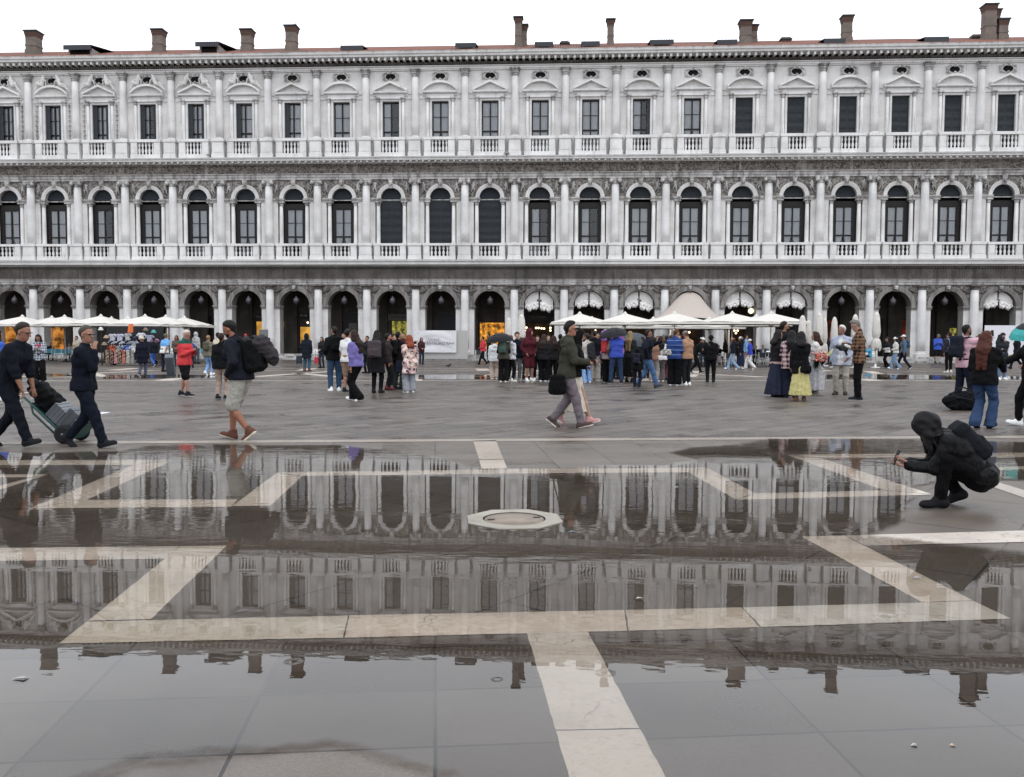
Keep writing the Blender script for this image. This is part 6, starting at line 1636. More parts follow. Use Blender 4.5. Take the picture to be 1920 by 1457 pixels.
crate(.05, .42, .40, 'grey metal case lowest on the hand truck', '55595e'); crate(.43, .68, .28, 'silver metal case stacked on the lower one of the hand truck', '6a6e73')
s = SDF((-.5, -.3, -.35), (.5, .3, .35), .016); s.box((0, 0, 0), (.24, .16, .12), .07, .03, rotm(0, .80, 0)); s.cap((-.2, 0, .2), (.17, 0, -.12), .08, .07, .05); s.cap((.0, -.1, .12), (.15, -.12, .02), .05, .05, .05); s.wrinkle(.014)
v = tl(.16, 0, .95)*.82; tag(link('black_bag', s.mesh('black_bag', [cloth('17181c')]), None, (hx+v.x, hy_+v.y, v.z)), 'soft black bag lying on top of the hand truck load', 'bag')
mb = MB(); v = tl(.40, 0, .06)*.82
for k in range(3): mb.tube([Vector((-.16+k*.05, -.16, .0)), Vector((.08+k*.05, -.16, .09)), Vector((.13+k*.05, .0, .10)), Vector((.08+k*.05, .16, .09))], .012, 6)
tag(mb.build('wire_rack', plain('white_coated_wire', 'dcdcdf', .4), None, (hx+v.x+.02, hy_+v.y, v.z+.02)), 'white bent wire rack at the foot of the hand truck load', 'rack')

# ---- luggage and loose things
def suitcase(px, py, w_, h, d_, rz, col, label, tilt=0, handle=.35, wheels=True):
    root = empty('suitcase', gp(px, py)+(0,), rz, label, 'suitcase'); root.rotation_euler = (math.radians(tilt), 0, rz)
    s = SDF((-w_, -d_, 0), (w_, d_, h+.1), .02); s.box((0, 0, h/2+.06), (w_/2, d_/2, h/2), .04, .01)
    for k in range(3): s.box((-w_*.3+k*w_*.3, 0, h/2+.06), (.018, d_/2+.008, h*.42), .01, .01)
    link('shell', s.mesh('shell', [plain('suitcase_shell', col, .5)]), root)
    mb = MB(); mb.tube([(-.08, d_*.35, h+.04), (-.08, d_*.35, h+handle), (.08, d_*.35, h+handle), (.08, d_*.35, h+.04)], .011, 6); mb.build('handle', M['black'], root)
    for a in (-1, 1):
        mb = MB(); mb.lathe([(.0, -.02), (.04, -.02), (.04, .02), (0, .02)], n=10); o = link('wheel', mb.mesh('wheel', M['black']), root, (a*w_*.38, 0, .04)); o.rotation_euler = (0, math.pi/2, 0)
suitcase(594, 683, .28, .42, .2, .2, 'a8202c', 'small red wheeled suitcase right of the dark hooded coat woman', 0, .55)
suitcase(561, 683, .34, .5, .24, -.1, '1c2433', 'dark navy suitcase left of the dark hooded coat woman', 0, .1)
suitcase(322, 703, .36, .95, .30, .25, '5a6068', 'tall grey wheeled shopping suitcase pulled by the light blue shirt person', 32, .35)
s = SDF((-.75, -.42, -.02), (.75, .42, .85), .015); s.box((0, 0, .27), (.52, .30, .26), .16, .05); s.box((.05, -.02, .50), (.34, .2, .12), .09, .08); s.cap((-.3, -.1, .52), (.3, -.12, .62), .06, .05, .05); s.cap((-.5, 0, .3), (.5, 0, .32), .2, .2, .1); s.wrinkle(.012, 1.1, 2); s.wrinkle(.018, .5, 1); s.plane((0, 0, 0), (0, 0, -1))
bag = tag(link('duffel_bag', s.mesh('duffel_bag', [cloth('17181d')]), None, gp(1805, 769)+(.0,)), 'bulky black duffel bag standing on the paving before the pink shirt man', 'bag'); bag.scale = (.64, .64, .70)
mb = MB()
for q in (-.13, .13): mb.tube([(-.28, q, .42), (-.2, q*.9, .68), (0, q*.5, .74), (.22, q*.9, .66), (.28, q, .42)], .018, 6)
mb.tube([(-.5, -.2, .3), (-.3, -.33, .42), (.1, -.36, .36), (.45, -.3, .2)], .02, 6); mb.build('carry_strap', cloth('2a2b30'), bag)
s = SDF((-.3, -.25, -.02), (.3, .25, .5), .018); s.box((0, 0, .18), (.2, .13, .18), .06, .03); s.wrinkle(.01); s.plane((0, 0, 0), (0, 0, -1)); tag(link('shopping_bag', s.mesh('shopping_bag', [cloth('d9d8d6')]), None, gp(1006, 711)+(0,)), 'white plastic bag on the paving between the maroon hood and the black clothes', 'bag')
s = SDF((-.3, -.25, -.02), (.3, .25, .7), .018); s.box((0, 0, .24), (.18, .12, .25), .06, .03); s.wrinkle(.01); s.plane((0, 0, 0), (0, 0, -1)); tag(link('shopping_bag', s.mesh('shopping_bag', [cloth('8f8b84')]), None, gp(1757, 681)+(0,)), 'grey bag standing between the feet of the blue anorak man', 'bag')
def litter(px, py, pts, col, label, cat='litter', z=.0145):
    x, y = gp(px, py); pts = [(a*.62, b*.62) for a, b in pts]; mb = MB(); mb.poly([(a, b, .0) for a, b in pts]); mb.poly([(a*.8+.003, b*.75, .002+.004*(k % 2)) for k, (a, b) in enumerate(pts)])
    tag(mb.build('paper_scrap', plain('damp_paper', col, .6), None, (x, y, z)), label, cat, 'litter on the wet paving')
litter(38, 1278, [(-.05, -.02), (.04, -.03), (.06, .02), (.0, .035), (-.04, .02)], '8f8a88', 'crumpled white and red wrapper floating at the far left front')
litter(1072, 1000, [(-.05, -.01), (.03, -.02), (.05, .01), (-.01, .02)], '7f8a98', 'pale blue scrap of paper right of the well cover')
litter(1198, 1126, [(-.03, -.015), (.035, -.01), (.03, .02), (-.02, .015)], 'a39e92', 'small white scrap lying before the long front band')
litter(1720, 1087, [(-.03, -.01), (.04, -.012), (.04, .01), (-.03, .014)], '98a0a6', 'white scrap lying on the right diagonal band')
litter(1272, 916, [(-.06, -.01), (.05, -.01), (.05, .012), (-.06, .012)], 'a0a6aa', 'thin white scrap afloat inside the right corner of the pale frame')
litter(1712, 1404, [(-.018, -.01), (.02, -.012), (.025, .008), (-.005, .014)], '9c9a96', 'tiny white paper scrap at the lower right')
litter(1785, 1404, [(-.014, -.004), (.014, -.006), (.015, .003), (-.014, .005)], 'c8a98c', 'tiny tan cigarette end at the lower right')
litter(1305, 1104, [(-.02, -.005), (.02, -.005), (.02, .006), (-.02, .006)], '80888c', 'tiny pale scrap before the right half of the front band')
def bird(px, py, Y, label, col, rz):
    X, _, Z = atY(px, py, Y); s = SDF((-.2, -.12, -.14), (.24, .12, .16), .012); s.ell((0, 0, 0), (.13, .06, .065)); s.ell((.11, 0, .08), (.04, .035, .04)); s.cap((.06, 0, .03), (.11, 0, .08), .045, .035); s.cap((-.1, 0, 0), (-.19, 0, -.02), .035, .02); s.cap((.14, 0, .08), (.17, 0, .075), .012, .005); s.cap((0, .02, -.05), (0, .02, -.12), .008); s.cap((0, -.02, -.05), (0, -.02, -.12), .008)
    o = tag(link('pigeon', s.mesh('pigeon', [plain('feathers', col, .8)]), None, (X, Y, Z)), label, 'bird'); o.rotation_euler = (0, 0, rz)
x, y = gp(841, 688.5); bird(841, 685.5, y, 'dark pigeon on the paving below the banner', '2a2c33', .4)
bird(552, 46, D+4, 'grey gull perched on the fourth chimney from the left', 'b9b9bb', 0)
bird(1852, 8, D+4, 'pale gull perched on the tallest chimney at the right', 'cfcfd0', 2.2)
bird(1535, 279, D-.7, 'grey gull perched on the upper cornice at the right', '8d8d90', 3.0); bird(391, 290, D-.7, 'grey gull perched on the upper cornice at the left', '77777b', .2)
fx, fy, fz_ = atY(950, 286, D-.85); fl_ = empty('floodlight', (fx, fy, fz_-.25), 0, 'small grey floodlight on the upper cornice near the centre', 'floodlight'); mb = MB(); mb.box(-.2, .2, -.1, .1, .16, .3); mb.build('lamp_housing', M['zinc'], fl_); mb = MB(); mb.tube([(0, 0, -.03), (0, 0, .16)], .03, 6); mb.build('bracket', M['black'], fl_)
# ------------------------------------------------------------------ everybody on the square
P = person
BLK, NVY, DRK, JNS, LJN, GRY = '17181c', '1a1f30', '23242a', '2a3c58', '6f8fb8', '55565c'
WSH = ('e4e4e6', 'f0f0f0'); BSH = ('17181b', '2a2a2c'); BWS = ('18191c', 'dedede')
# --- the two porters with the hand truck
P('person in navy sweater and glasses bent forward pushing the hand truck', 20, 838, 626, 90, ('sweater', '191d2b', .50), ('trousers', '151a26'), BSH, ('short', '2e2622'), 'ac7458', ((.15, .25, .44), (.14, .28, .44)), 'walk', .175, 19, 6, 0, 1.16, extra=('sleeves',), glasses=True, hpoles=((.3, -.6, -.2), (.3, -.6, -.2)), H=1.78, palm=(0, .2, -1))
J = P('person in dark navy sweater with short grey hair walking beside the hand truck', 160, 839, 611, 84, ('sweater', '141a29', .47), ('trousers', '151c2c'), BSH, ('short', '4e483f'), 'b07a5e', ((.24, .0, .48), (.10, .20, .80)), 'walk', .17, 2, 4, 20, 1.14, glasses=True, hpoles=((.5, -.7, -.4), (.15, -.1, -1)))
# --- backpacker in shorts
J = P('person in grey shorts and navy jacket with an overloaded backpack walking left', 452, 824, 611, 276, ('jacket', '20222f', .50), ('shorts', 'a8a59b'), ('5a3a30', 'd9d4c8'), ('short', '17120f'), 'a9694a', ('pocket', (.20, .12, .47)), 'walk', .095, 8, 24, -8, 1.12, H=1.83, beard='2a1d17')
backpack(J, 'big black trekking backpack on the person in grey shorts', '15181a', (.155, .12, .255), .07, col2='1c1f2a')
S_ = J['S']; s = SDF((-.5, -.75, .9), (.5, .2, 1.8), .014); s.cap((-.10, -.16, 1.50), (.0, -.34, 1.45), .07, .13, .05); s.cap((0, -.34, 1.45), (.04, -.50, 1.27), .13, .10, .08); s.cap((.04, -.48, 1.30), (.05, -.52, 1.20), .10, .07, .05); s.wrinkle(.010, 1.5); place(J, link('rolled_bundle', s.mesh('rolled_bundle', [cloth('3d393c')])), 'dark grey bundle strapped over the trekking backpack', 'bundle')
# --- left middle ground
J = P('person with white hair in a red and green rain jacket reading a phone', 347, 743, 620, 96, ('jacket', ('c8242c', 'half', '1f5347', 1.42)), ('shorts', '1a1a1e'), ('1a1a1e', 'e8e8e8'), ('short', 'cfc6bc'), 'c08a72', (('phone'), ('phone')), feet=[(-.10, -.18, .0, 0, -5), (.10, .16, 0, 0, 5)], wide=1.22, hpitch=22, glasses=True)
phone(J, 1, 'phone held by the white haired person in red')
P('person in long black jacket and beige trousers standing behind the backpacker', 416, 749, 627, 5, ('jacket', '16171b', .47), ('trousers', '9a8478'), BWS, ('short', '2a211c'), 'b98468', wide=1.1, at=gp(416, 749))
J = P('person in khaki hooded jacket and light jeans walking away in the left middle ground', 391, 704, 629, 12, ('hoodie', '6c6656', .47), ('trousers', '6d97c9'), WSH, ('bun', '9c7a58'), pose='walk', stride=.06)
backpack(J, 'small khaki backpack on the person with light jeans', '56543f', (.13, .07, .18))
P('person in cream sweater and black cap beyond the khaki jacket', 409, 700, 625, 20, ('sweater', 'cfc2ab'), ('trousers', 'b3a48e'), WSH, ('short', '2a211c'), hat=('cap', '1b1b1f'))
P('person in dark blue coat and cream hat walking off beside the souvenir stall', 267, 708, 631, 350, ('coat', '1b1f30', .36), ('trousers', '4a5468'), ('2a2d38', 'c8c8cc'), ('none', '000000'), hat=('bucket', 'c9c2b0'), pose='walk', stride=.10)
J = P('person in light blue and white shirt dragging the tall grey suitcase', 309, 697, 626, 15, ('tee', ('e6e8ee', 'half', '6fa3d8', 1.22)), ('trousers', '232a3a'), BSH, ('short', '6a6250'), arms=('down', (.2, -.2, .52)), lean=10)
J = P('person in blue checked shirt and pink scarf reading a phone at the far left', 75, 716, 628, 165, ('shirt', ('c9ccd2', 'plaid', '3f4c62', 1.0), .45), ('wide', '17171b'), BSH, ('bob', '231a17'), 'a8765c', ('phone', 'phone'), hpitch=25, wide=1.1)
s = SDF((-.2, -.2, 1.2), (.2, .25, 1.6), .015); s.cap((-.07, .10, 1.36), (.07, .10, 1.36), .05, .05); s.cap((-.05, .11, 1.34), (-.02, .15, 1.16), .045, .04); s.cap((-.09, .0, 1.40), (.09, .0, 1.40), .07); s.wrinkle(.006); o = link('scarf', s.mesh('scarf', [cloth('9c2a52')]), J['root']); o.scale = (J['S'],)*3
shoulder_bag(J, 'dark blue shoulder bag of the person in checked shirt', '2a3444', (.22, .02, .55), (.12, .06, .14), sh=-1)
P('person in bright blue jacket cut off by the left edge of the photo', -2, 752, 622, 30, ('jacket', '1f4fb0'), ('trousers', '8a8478'), WSH, ('long', '1a1412'))
P('person in white shirt seated at the teal chairs', 131, 676, 641, 170, ('tee', 'e0dfe2'), ('trousers', '2b2e38'), BSH, ('short', '5a4636'), pose='sit', hip=.47, H=1.7, arms=('front', 'front'))
P('person in black seated with back to the square at the teal chairs', 96, 675, 641, 190, ('jacket', '1a1a1d'), ('trousers', '1c1c20'), BSH, ('short', '1a1412'), pose='sit', hip=.47, H=1.7, arms=('front', 'front'))
P('person in beige jacket beyond the grey haired porter', 145, 690, 631, 200, ('jacket', '9a9080'), ('trousers', '3a3a40'), BSH, ('short', '1c1613'))
P('person in dark top and bright blue trousers at the right end of the stall', 289, 688, 633, 300, ('jacket', '20242f'), ('trousers', '2f5fae'), BWS, ('short', '2a211c'), pose='walk', stride=.08)
P('person in pale grey hooded jacket near the column right of the stall', 368, 682, 624, 20, ('hoodie', 'b3b3b4'), ('trousers', '4c4f58'), BSH, ('none', '000000'), hat=('hood', None))
P('person in blue rain jacket right behind the white haired person', 358, 690, 636, 340, ('jacket', '24457e'), ('trousers', '30333c'), BSH, ('short', '33261e'))
P('person in red cap near the shop with script letters', 461, 683, 627, 150, ('jacket', '2a2c33'), ('trousers', '2b2e36'), BSH, ('short', '2a211c'), hat=('cap', 'b02a2e'))
P('person in dark clothes beside the grey information panel', 486, 680, 630, 210, ('jacket', '1b1b20'), ('trousers', '202228'), BSH, ('short', '1a1412'))
P('small looking person in red top on the steps beside the backpacker', 505, 677, 634, 190, ('jacket', 'a8252f'), ('trousers', '24262e'), BSH, ('short', '1a1412'))
# --- group left of the centre
P('person in long dark hooded coat between the navy and the red suitcase', 575, 696, 627, 12, ('coat', '1e2533', .36), ('trousers', '2f5568'), ('6a4a38', '3a2a20'), ('none', '000000'), hat=('hood', None), arms=((.24, .0, .50), (.25, .02, .50)), wide=1.12)
J = P('person in black jacket and blue jeans turned away, left one of the middle group', 628, 734, 614, 335, ('jacket', '18191c', .49), ('trousers', '2f4a68'), WSH, ('crew', '201a18'), 'a8765c', ('pocket', 'front'), hyaw=-25, wide=1.12)
backpack(J, 'black backpack on the person in jeans left in the middle group', '141517', (.13, .07, .19))
P('person in white shirt and tan shorts behind the purple fleece', 652, 736, 619, 20, ('tee', 'dcdcdc'), ('shorts', '8a705c'), BWS, ('short', '1c1714'), 'b07a5e', wide=1.0)
P('person in purple fleece and black trousers walking left', 668, 752, 620, 283, ('jacket', '675d9e', .49), ('flare', '141417'), ('e6e6e6', 'f2f2f2'), ('long', '2a1c16'), 'b98468', (('down'), (.17, .13, .49)), 'walk', .075, 3, 2, 10, wide=1.22)
J = P('person in black cap and long dark coat with a brown backpack', 707, 737, 622, 8, ('coat', '201f24', .33), ('trousers', '17171a'), BSH, ('long', '1a1413'), hat=('beanie', '1a1a1d'))
backpack(J, 'large brown grey backpack with a white word on the dark coat', '4c4346', (.20, .08, .24), .05)
P('person with dark hair in brown jacket turned right in the middle group', 727, 731, 627, 75, ('jacket', '3a3030', .49), ('trousers', '1c1c20'), ('5a2a2c', '2a1a1a'), ('short', '17120f'), 'b5795c', beard='241a15')
J = P('person in black stretching one arm to the right in the middle group', 746, 730, 624, 30, ('jacket', '181a1d', .49), ('trousers', '2f3a30'), BSH, ('short', '15110f'), arms=('down', (.50, .24, .83)), wide=1.06)
backpack(J, 'black backpack on the person stretching one arm', '1b1d20', (.14, .08, .22))
J = P('person with red hair in a pink and navy patchwork coat', 768, 737, 630, 330, ('coat', ('c9a49c', 'patch', '3a3a4c', 1.0, .9, 'ddc8c0'), .34), ('wide', '83868e'), ('e0ddd8', 'efefef'), ('bob', '8a4028'), 'c9957c', ('cross', 'down'), wide=1.05)
shoulder_bag(J, 'navy tote bag hanging beside the patchwork coat', '1c2036', (-.24, .08, .46), (.16, .06, .19), True, 'tote_bag', -1)
P('person in yellow safety vest hidden behind the white shirt', 646, 712, 626, 200, ('vest', 'c8d82a', .49, '2a2d33'), ('trousers', '2c2f38'), BSH, ('short', '1b1613'))
P('person in plaid red shirt behind the outstretched black arm', 757, 706, 625, 190, ('shirt', ('6a2428', 'plaid', '2a1a1c', 1.2)), ('trousers', '22242c'), BSH, ('short', '2a211c'))
P('person with pale face peering past the brown jacket', 737, 722, 628, 100, ('jacket', '26262b'), ('trousers', '20222a'), BSH, ('short', '1f1814'), 'c9967c')
P('person in dark hooded top at the column behind the purple fleece', 689, 700, 631, 215, ('hoodie', '2a2a2e'), ('trousers', '202228'), BSH, ('short', '191411'))
# --- the waiting queue
P('person in red puffer walking left before the golden shop window', 906, 685, 631, 275, ('puffer', 'c02038'), ('trousers', '1b1e2c'), BWS, ('short', '17120f'), pose='walk', stride=.15, arms=('front', 'front'))
P('person in dark jacket just behind the red puffer', 917, 683, 626, 265, ('jacket', '1c1d22'), ('trousers', '1b1e26'), BSH, ('short', '17120f'))
J = P('person with green backpack under the leftmost black umbrella', 944, 717, 628, 8, ('vest', '4a463e', .49, '1a1a1d'), ('wide', '18181b'), ('d9d6d0', 'ececec'), ('crew', '1c1512'), 'b98468', ('front', 'front'), hpitch=18)
backpack(J, 'grey green backpack under the leftmost black umbrella', '42554c', (.15, .08, .23))
P('person in white jacket behind the green backpack', 957, 716, 630, 40, ('hoodie', 'd5d7da'), ('trousers', '1a1a1e'), ('dcd9d3', 'efefef'), ('bun', '6a4c38'), arms=('front', 'front'))
P('person in white sleeves and beige trousers at the left end of the queue', 927, 712, 636, 350, ('hoodie', 'd0d2d6', .45), ('wide', 'a8958a'), WSH, ('short', '1b1613'))
P('person with curly hair in navy jacket and grey jeans facing the square', 969, 714, 625, 165, ('jacket', '1b1f33', .48), ('trousers', '6a6a6c'), ('8a8580', 'd8d5d0'), ('curly', '3a2620'), 'c99a80')
P('person in maroon hooded sweater and maroon shorts', 992, 715, 618, 150, ('hoodie', '5a1c28', .50), ('shorts', '5e1e2a'), ('e0dedb', 'f0efee'), ('none', '000000'), 'bf8a70', ('pocket', 'pocket'), hat=('hood', None), hyaw=-35)
P('person with long hair and black cropped trousers behind the maroon shorts', 1007, 713, 631, 170, ('jacket', '1b1a1c'), ('trousers', '161618'), WSH, ('long', '231814'), 'c99a80')
P('person with long brown hair all in black turned away beside the maroon hood', 1019, 716, 629, 15, ('jacket', '26262a'), ('wide', '121215'), WSH, ('long', '2e2019'), arms=('front', 'front'))
P('person with brown hair in dark brown jacket left of the olive jacket', 1038, 714, 631, 330, ('jacket', '2f2a29'), ('trousers', '17171a'), BSH, ('long', '2b1d17'), wide=.95)
P('person in dark jacket half hidden by the olive jacket', 1050, 712, 628, 10, ('jacket', '1f2024'), ('trousers', '1a1b1f'), BSH, ('short', '15110f'))
J = P('person in navy quilted jacket under the small black umbrella', 1089, 715, 622, 20, ('puffer', ('242838', 'quilt', '10121a', 1.0)), ('trousers', '191b22'), BSH, ('short', '2a211c'), hat=('cap', '26262a'))
J = P('person with a dark slung coat and light blue jeans in the queue', 1101, 718, 627, 340, ('shirt', 'b9b4ac', .50), ('flare', '7ba6dc'), WSH, ('short', '2b201a'), arms=('cross', 'cross'))
s = SDF((-.4, -.35, .7), (.4, .3, 1.5), .02); s.cap((.12, -.14, 1.42), (.16, -.16, .95), .09, .12, .05); s.cap((.0, -.16, 1.38), (.05, -.18, 1.0), .08, .1, .05); s.wrinkle(.01); place(J, link('slung_coat', s.mesh('slung_coat', [cloth('33363a')])), 'dark grey coat slung over the shoulder of the person in light blue jeans', 'coat')
P('person in black sweater and pale grey trousers in the queue', 1114, 714, 621, 5, ('sweater', '1a1d26', .51), ('wide', '97928a'), ('cfcdc9', 'e5e5e5'), ('crew', '2c211b'), arms=('front', 'front'), wide=1.06)
P('person in purple hooded jacket left of the blue vest', 1131, 710, 622, 20, ('puffer', '7a4a92'), ('trousers', '23242c'), BSH, ('none', '000000'), hat=('hood', None))
J = P('person in pinkish hoodie and black trousers with a red backpack', 1139, 718, 627, 35, ('hoodie', 'b49f9c', .49), ('wide', '16161a'), ('2a4a48', 'd8dcd8'), ('curly', '15110f'), '8a5c44', ('front', 'front'))
backpack(J, 'red and black backpack on the person in pinkish hoodie', 'b8242c', (.14, .08, .22), col2='17171a')
P('person in bright blue quilted vest and blue jeans under the black umbrella', 1155, 719, 620, 355, ('vest', ('2a44a8', 'quilt', '1a2c8a', 1.0), .49, '5c554e'), ('trousers', '2b3f60'), ('20201f', 'ecebe8'), ('short', '3a2c24'), 'a8765c', ((.24, .10, .53), 'cross'), hat=('cap', '2a2527'), wide=1.12, feet=[(-.16, .0, 0, 0, -14), (.16, .02, 0, 0, 16)])
P('person in purple hooded jacket right of the blue vest', 1163, 711, 623, 350, ('puffer', '854f9e'), ('trousers', '22222a'), BSH, ('none', '000000'), hat=('hood', None))
P('person with very long dark blond hair and black skirt beside the blue vest', 1180, 717, 623, 30, ('jacket', '2c2f33'), ('skirt', '18181b', .12, .24), BSH, ('vlong', '8a7455'), 'c29478', arms=('cross', 'cross'))
J = P('child in black jacket with a small navy backpack', 1194, 729, 653, 15, ('hoodie', '17171b', .46), ('trousers', '1f2030'), BWS, ('none', '000000'), hat=('hood', None))
backpack(J, 'small navy backpack with yellow trim on the child', '26283c', (.15, .09, .22), col2='c8b83a')
J = P('person in navy jacket with grey zip pointing right with one outstretched arm', 1212, 727, 618, 80, ('jacket', '191d2e', .49), ('trousers', '41628c'), ('3a3a3c', '5a5a5c'), ('crew', '2a211c'), 'a06a4e', ((.16, .50, .80), (.24, -.06, .54)), 'walk', .15, 2, wide=1.14)
P('person in brown sweater behind the pointing arm', 1226, 716, 634, 20, ('sweater', '8a6450', .50), ('wide', '8f8a86'), WSH, ('short', '2a211c'))
P('person in white quilted jacket and dark grey wide trousers', 1238, 716, 632, 350, ('puffer', 'd8d8d8'), ('wide', '5b5556'), WSH, ('long', '1d1614'))
P('person in black with a pale shoulder bag beside the white quilted jacket', 1249, 714, 631, 25, ('jacket', '2a2a2d'), ('trousers', '131316'), BSH, ('short', '1a1412'))
J = P('person in royal blue track jacket and wide black trousers', 1264, 723, 619, 25, ('jacket', ('1d3a78', 'hstripe', '8aa0d0', 1.0), .48), ('wide', '131317'), ('e6e6e4', 'f2f2f2'), ('short', '5a3a28'), 'c08a70', ('front', 'front'), hpitch=20, hyaw=35, wide=1.12)
shoulder_bag(J, 'pale printed bag on the back of the royal blue track jacket', 'b9b7b2', (-.22, -.12, .60), (.15, .06, .10), False, pat='flower', col2='6a6862')
P('person in tan jacket and grey cap looking down facing left', 1288, 723, 621, 318, ('jacket', '9a7458', .49), ('trousers', '22262a'), ('e2e1de', 'f0f0f0'), ('crew', '5a4636'), 'bf8a70', ('phone', 'phone'), hpitch=28, hat=('cap', '77706a'), wide=1.12)
P('person in burgundy trousers behind the royal blue track jacket', 1253, 713, 634, 15, ('jacket', '2a2226'), ('trousers', '7a3a40'), BSH, ('short', '1a1412'))
P('person with white cap bending over the round table', 1304, 700, 632, 100, ('jacket', '191a1d'), ('trousers', '17181b'), BWS, ('short', '1a1412'), 'b98468', ((.1, .45, .55), (.1, .4, .5)), lean=28, hat=('cap', 'e4e4e4'), pose='walk', stride=.13)
J = P('person in black with dark bucket hat standing apart right of the queue', 1332, 718, 630, 8, ('jacket', '17171b', .48), ('trousers', '191a20'), ('1a1a1d', 'd0d0d0'), ('short', '17120f'), hat=('bucket', '1d1a1d'), wide=1.1, arms=('front', 'front'))
shoulder_bag(J, 'grey crossbody bag on the person in black right of the queue', '716468', (.26, .05, .50), (.11, .06, .13), True, sh=-1)
for px, py, hy, d, c, lb in ((1064, 711, 627, 10, '2b2730', 'person in plum jacket behind the olive jacket'), (1076, 710, 629, 350, '202125', 'person in dark jacket behind the hooded woman'), (1121, 709, 626, 200, '33302c', 'person in dark olive jacket beyond the black sweater'), (1147, 709, 628, 180, '25262c', 'person glimpsed between the red backpack and the blue vest'),
        (1171, 708, 629, 20, '3a2e2c', 'person in brown jacket behind the long dark blond hair'), (1204, 710, 633, 340, '2f3238', 'person under the grey umbrella left of the pointing person'), (1220, 709, 630, 10, '241f22', 'person in dark jacket under the grey umbrella'), (1244, 707, 629, 190, '3d3f3a', 'person in grey green cap behind the white quilted jacket')):
    P(lb, px, py, hy, d, ('jacket', c), ('trousers', '1d1e24'), BSH, ('short' if px % 2 else 'long', '231a16'), 'b98468', ('front', 'front'), hat=('cap', '5a6058') if px == 1244 else None)
umbrella('plain black umbrella leftmost in the queue, above the green backpack', 936, 624.5, gp(944, 717)[1]+.1, .52, '23242a', (4, -5)); umbrella('small black umbrella over the navy quilted jacket', 1085, 617.5, gp(1089, 715)[1]+.2, .5, '202126', (0, 14)); umbrella('wide black umbrella above the blue vest', 1148, 614.5, gp(1155, 719)[1]+.3, .56, '26272e', (3, -9))
umbrella('slate grey umbrella tilted behind the pointing person', 1197, 626, gp(1204, 710)[1]+.2, .6, '484d55', (18, 12))
# --- the couple in the centre
J = P('person in olive jacket with sunglasses walking right, centre front', 1062, 801, 603, 86, ('jacket', '3f3f35', .47), ('trousers', '6a6066'), ('4a3a38', 'e6e2dc'), ('quiff', '14100e'), 'b5795a', ((.10, .30, .62), (.13, .34, .615)), 'walk', .125, 2, 0, 0, 1.1, glasses='sun', extra=('hoodback',))
S_ = J['S']; phone(J, 1, 'phone held out by the person in olive jacket', .2)
shoulder_bag(J, 'big black tote bag hanging behind the olive jacket', '121216', (.20, -.17, .41), (.06, .12, .16), False, 'tote_bag')
mb = MB(); mb.tube([(.20, -.26, .86), (.20, -.12, 1.42), (.20, .0, 1.46), (.2, .05, 1.40), (.2, -.08, .86)], .012, 6); o = mb.build('bag_strap', cloth('121216'), bpy.data.objects['tote_bag.001'] if 'tote_bag.001' in bpy.data.objects else J['root'])
J = P('person in black hood and long cream skirt walking behind the olive jacket', 1076, 795, 617, 86, ('hoodie', '1b191b', .50), ('skirt', 'd3c8b8', .13, .27), ('b98a88', 'efe9e4'), ('none', '000000'), 'c9957c', ('front', (.08, .36, .66)), 'walk', .16, 2, 14, 0, hat=('hood', None))
phone(J, 1, 'dark phone in the hand of the person in black hood')
# --- flower party on the right
P('person with dark beard and sunglasses in black coat facing right', 1466, 741, 605, 82, ('blazer', '1b1c21'), ('trousers', '1a1b20'), BSH, ('short', '231914'), 'b98468', glasses='sun', beard='2a1d17', wide=1.1, extra=('open:b9c2d8',))
P('person with dark hair, pink sleeve and flared denim skirt in the flower party', 1456, 744, 621, 70, ('jacket', ('b58f90', 'half', '1c1b1e', .98), .5), ('skirt', '2a3046', .035, .36), BSH, ('bob', '1a1413'), 'b98468', ('front', (.12, .34, .72)))
J = P('person with long black hair in a pink checked shawl and wide navy trousers', 1482, 746, 622, 20, ('cape', ('c6a4a6', 'plaid', '1f1d26', .75, .9, '0f0f14'), .44), ('wide', '1d2338'), BSH, ('long', '100e11'), 'b98468', ('front', 'front'), wide=1.05)
J = P('person in black blazer and long yellow skirt turned away', 1500, 752, 624, 8, ('blazer', '17171b', .40), ('skirt', 'c9bf78', .085, .27), ('6a4a3a', '8a6a58'), ('bob', '141113'), 'b08068', ('down', 'cross'), wide=1.0)
shoulder_bag(J, 'small black crossbody bag on the black blazer', '15171b', (.10, -.20, .475), (.13, .04, .09), True, sh=-1)
J = P('person with wavy brown hair in a long white grey dress holding flowers', 1528, 741, 624, 282, ('jacket', 'd9d5d2', .56), ('skirt', 'b3b3b8', .08, .33), ('8a8580', 'd0ccc6'), ('bob', '3a241c'), 'c9987e', ('cross', 'cross'), hyaw=15)
fx, fy, S_ = J['X'], J['Y'], J['S']
bq = empty('bouquet', (fx+.02, fy-.30, 1.02*S_), 0, 'pink and red flower bouquet held by the person in white grey dress', 'bouquet')
R_ = random.Random(5); s1 = SDF((-.32, -.28, -.3), (.32, .28, .35), .016); s2 = SDF((-.32, -.28, -.3), (.32, .28, .35), .016)
for k in range(46):
    a, r, z = R_.uniform(0, 6.28), R_.uniform(.02, .2), R_.uniform(-.06, .2)
    q = (r*math.cos(a), r*math.sin(a)*.8, z); (s1 if k % 2 else s2).ell(q, (.042, .042, .034), .006)
s1.wrinkle(.008, 2.6); s2.wrinkle(.008, 2.4, 1)
link('pink_blossoms', s1.mesh('pink_blossoms', [cloth('c98078', 'flower', 'e8c0b0', 1.2)]), bq); link('red_blossoms', s2.mesh('red_blossoms', [cloth('b0413f', 'flower', 'd88070', 1.2)]), bq)
mb = MB()
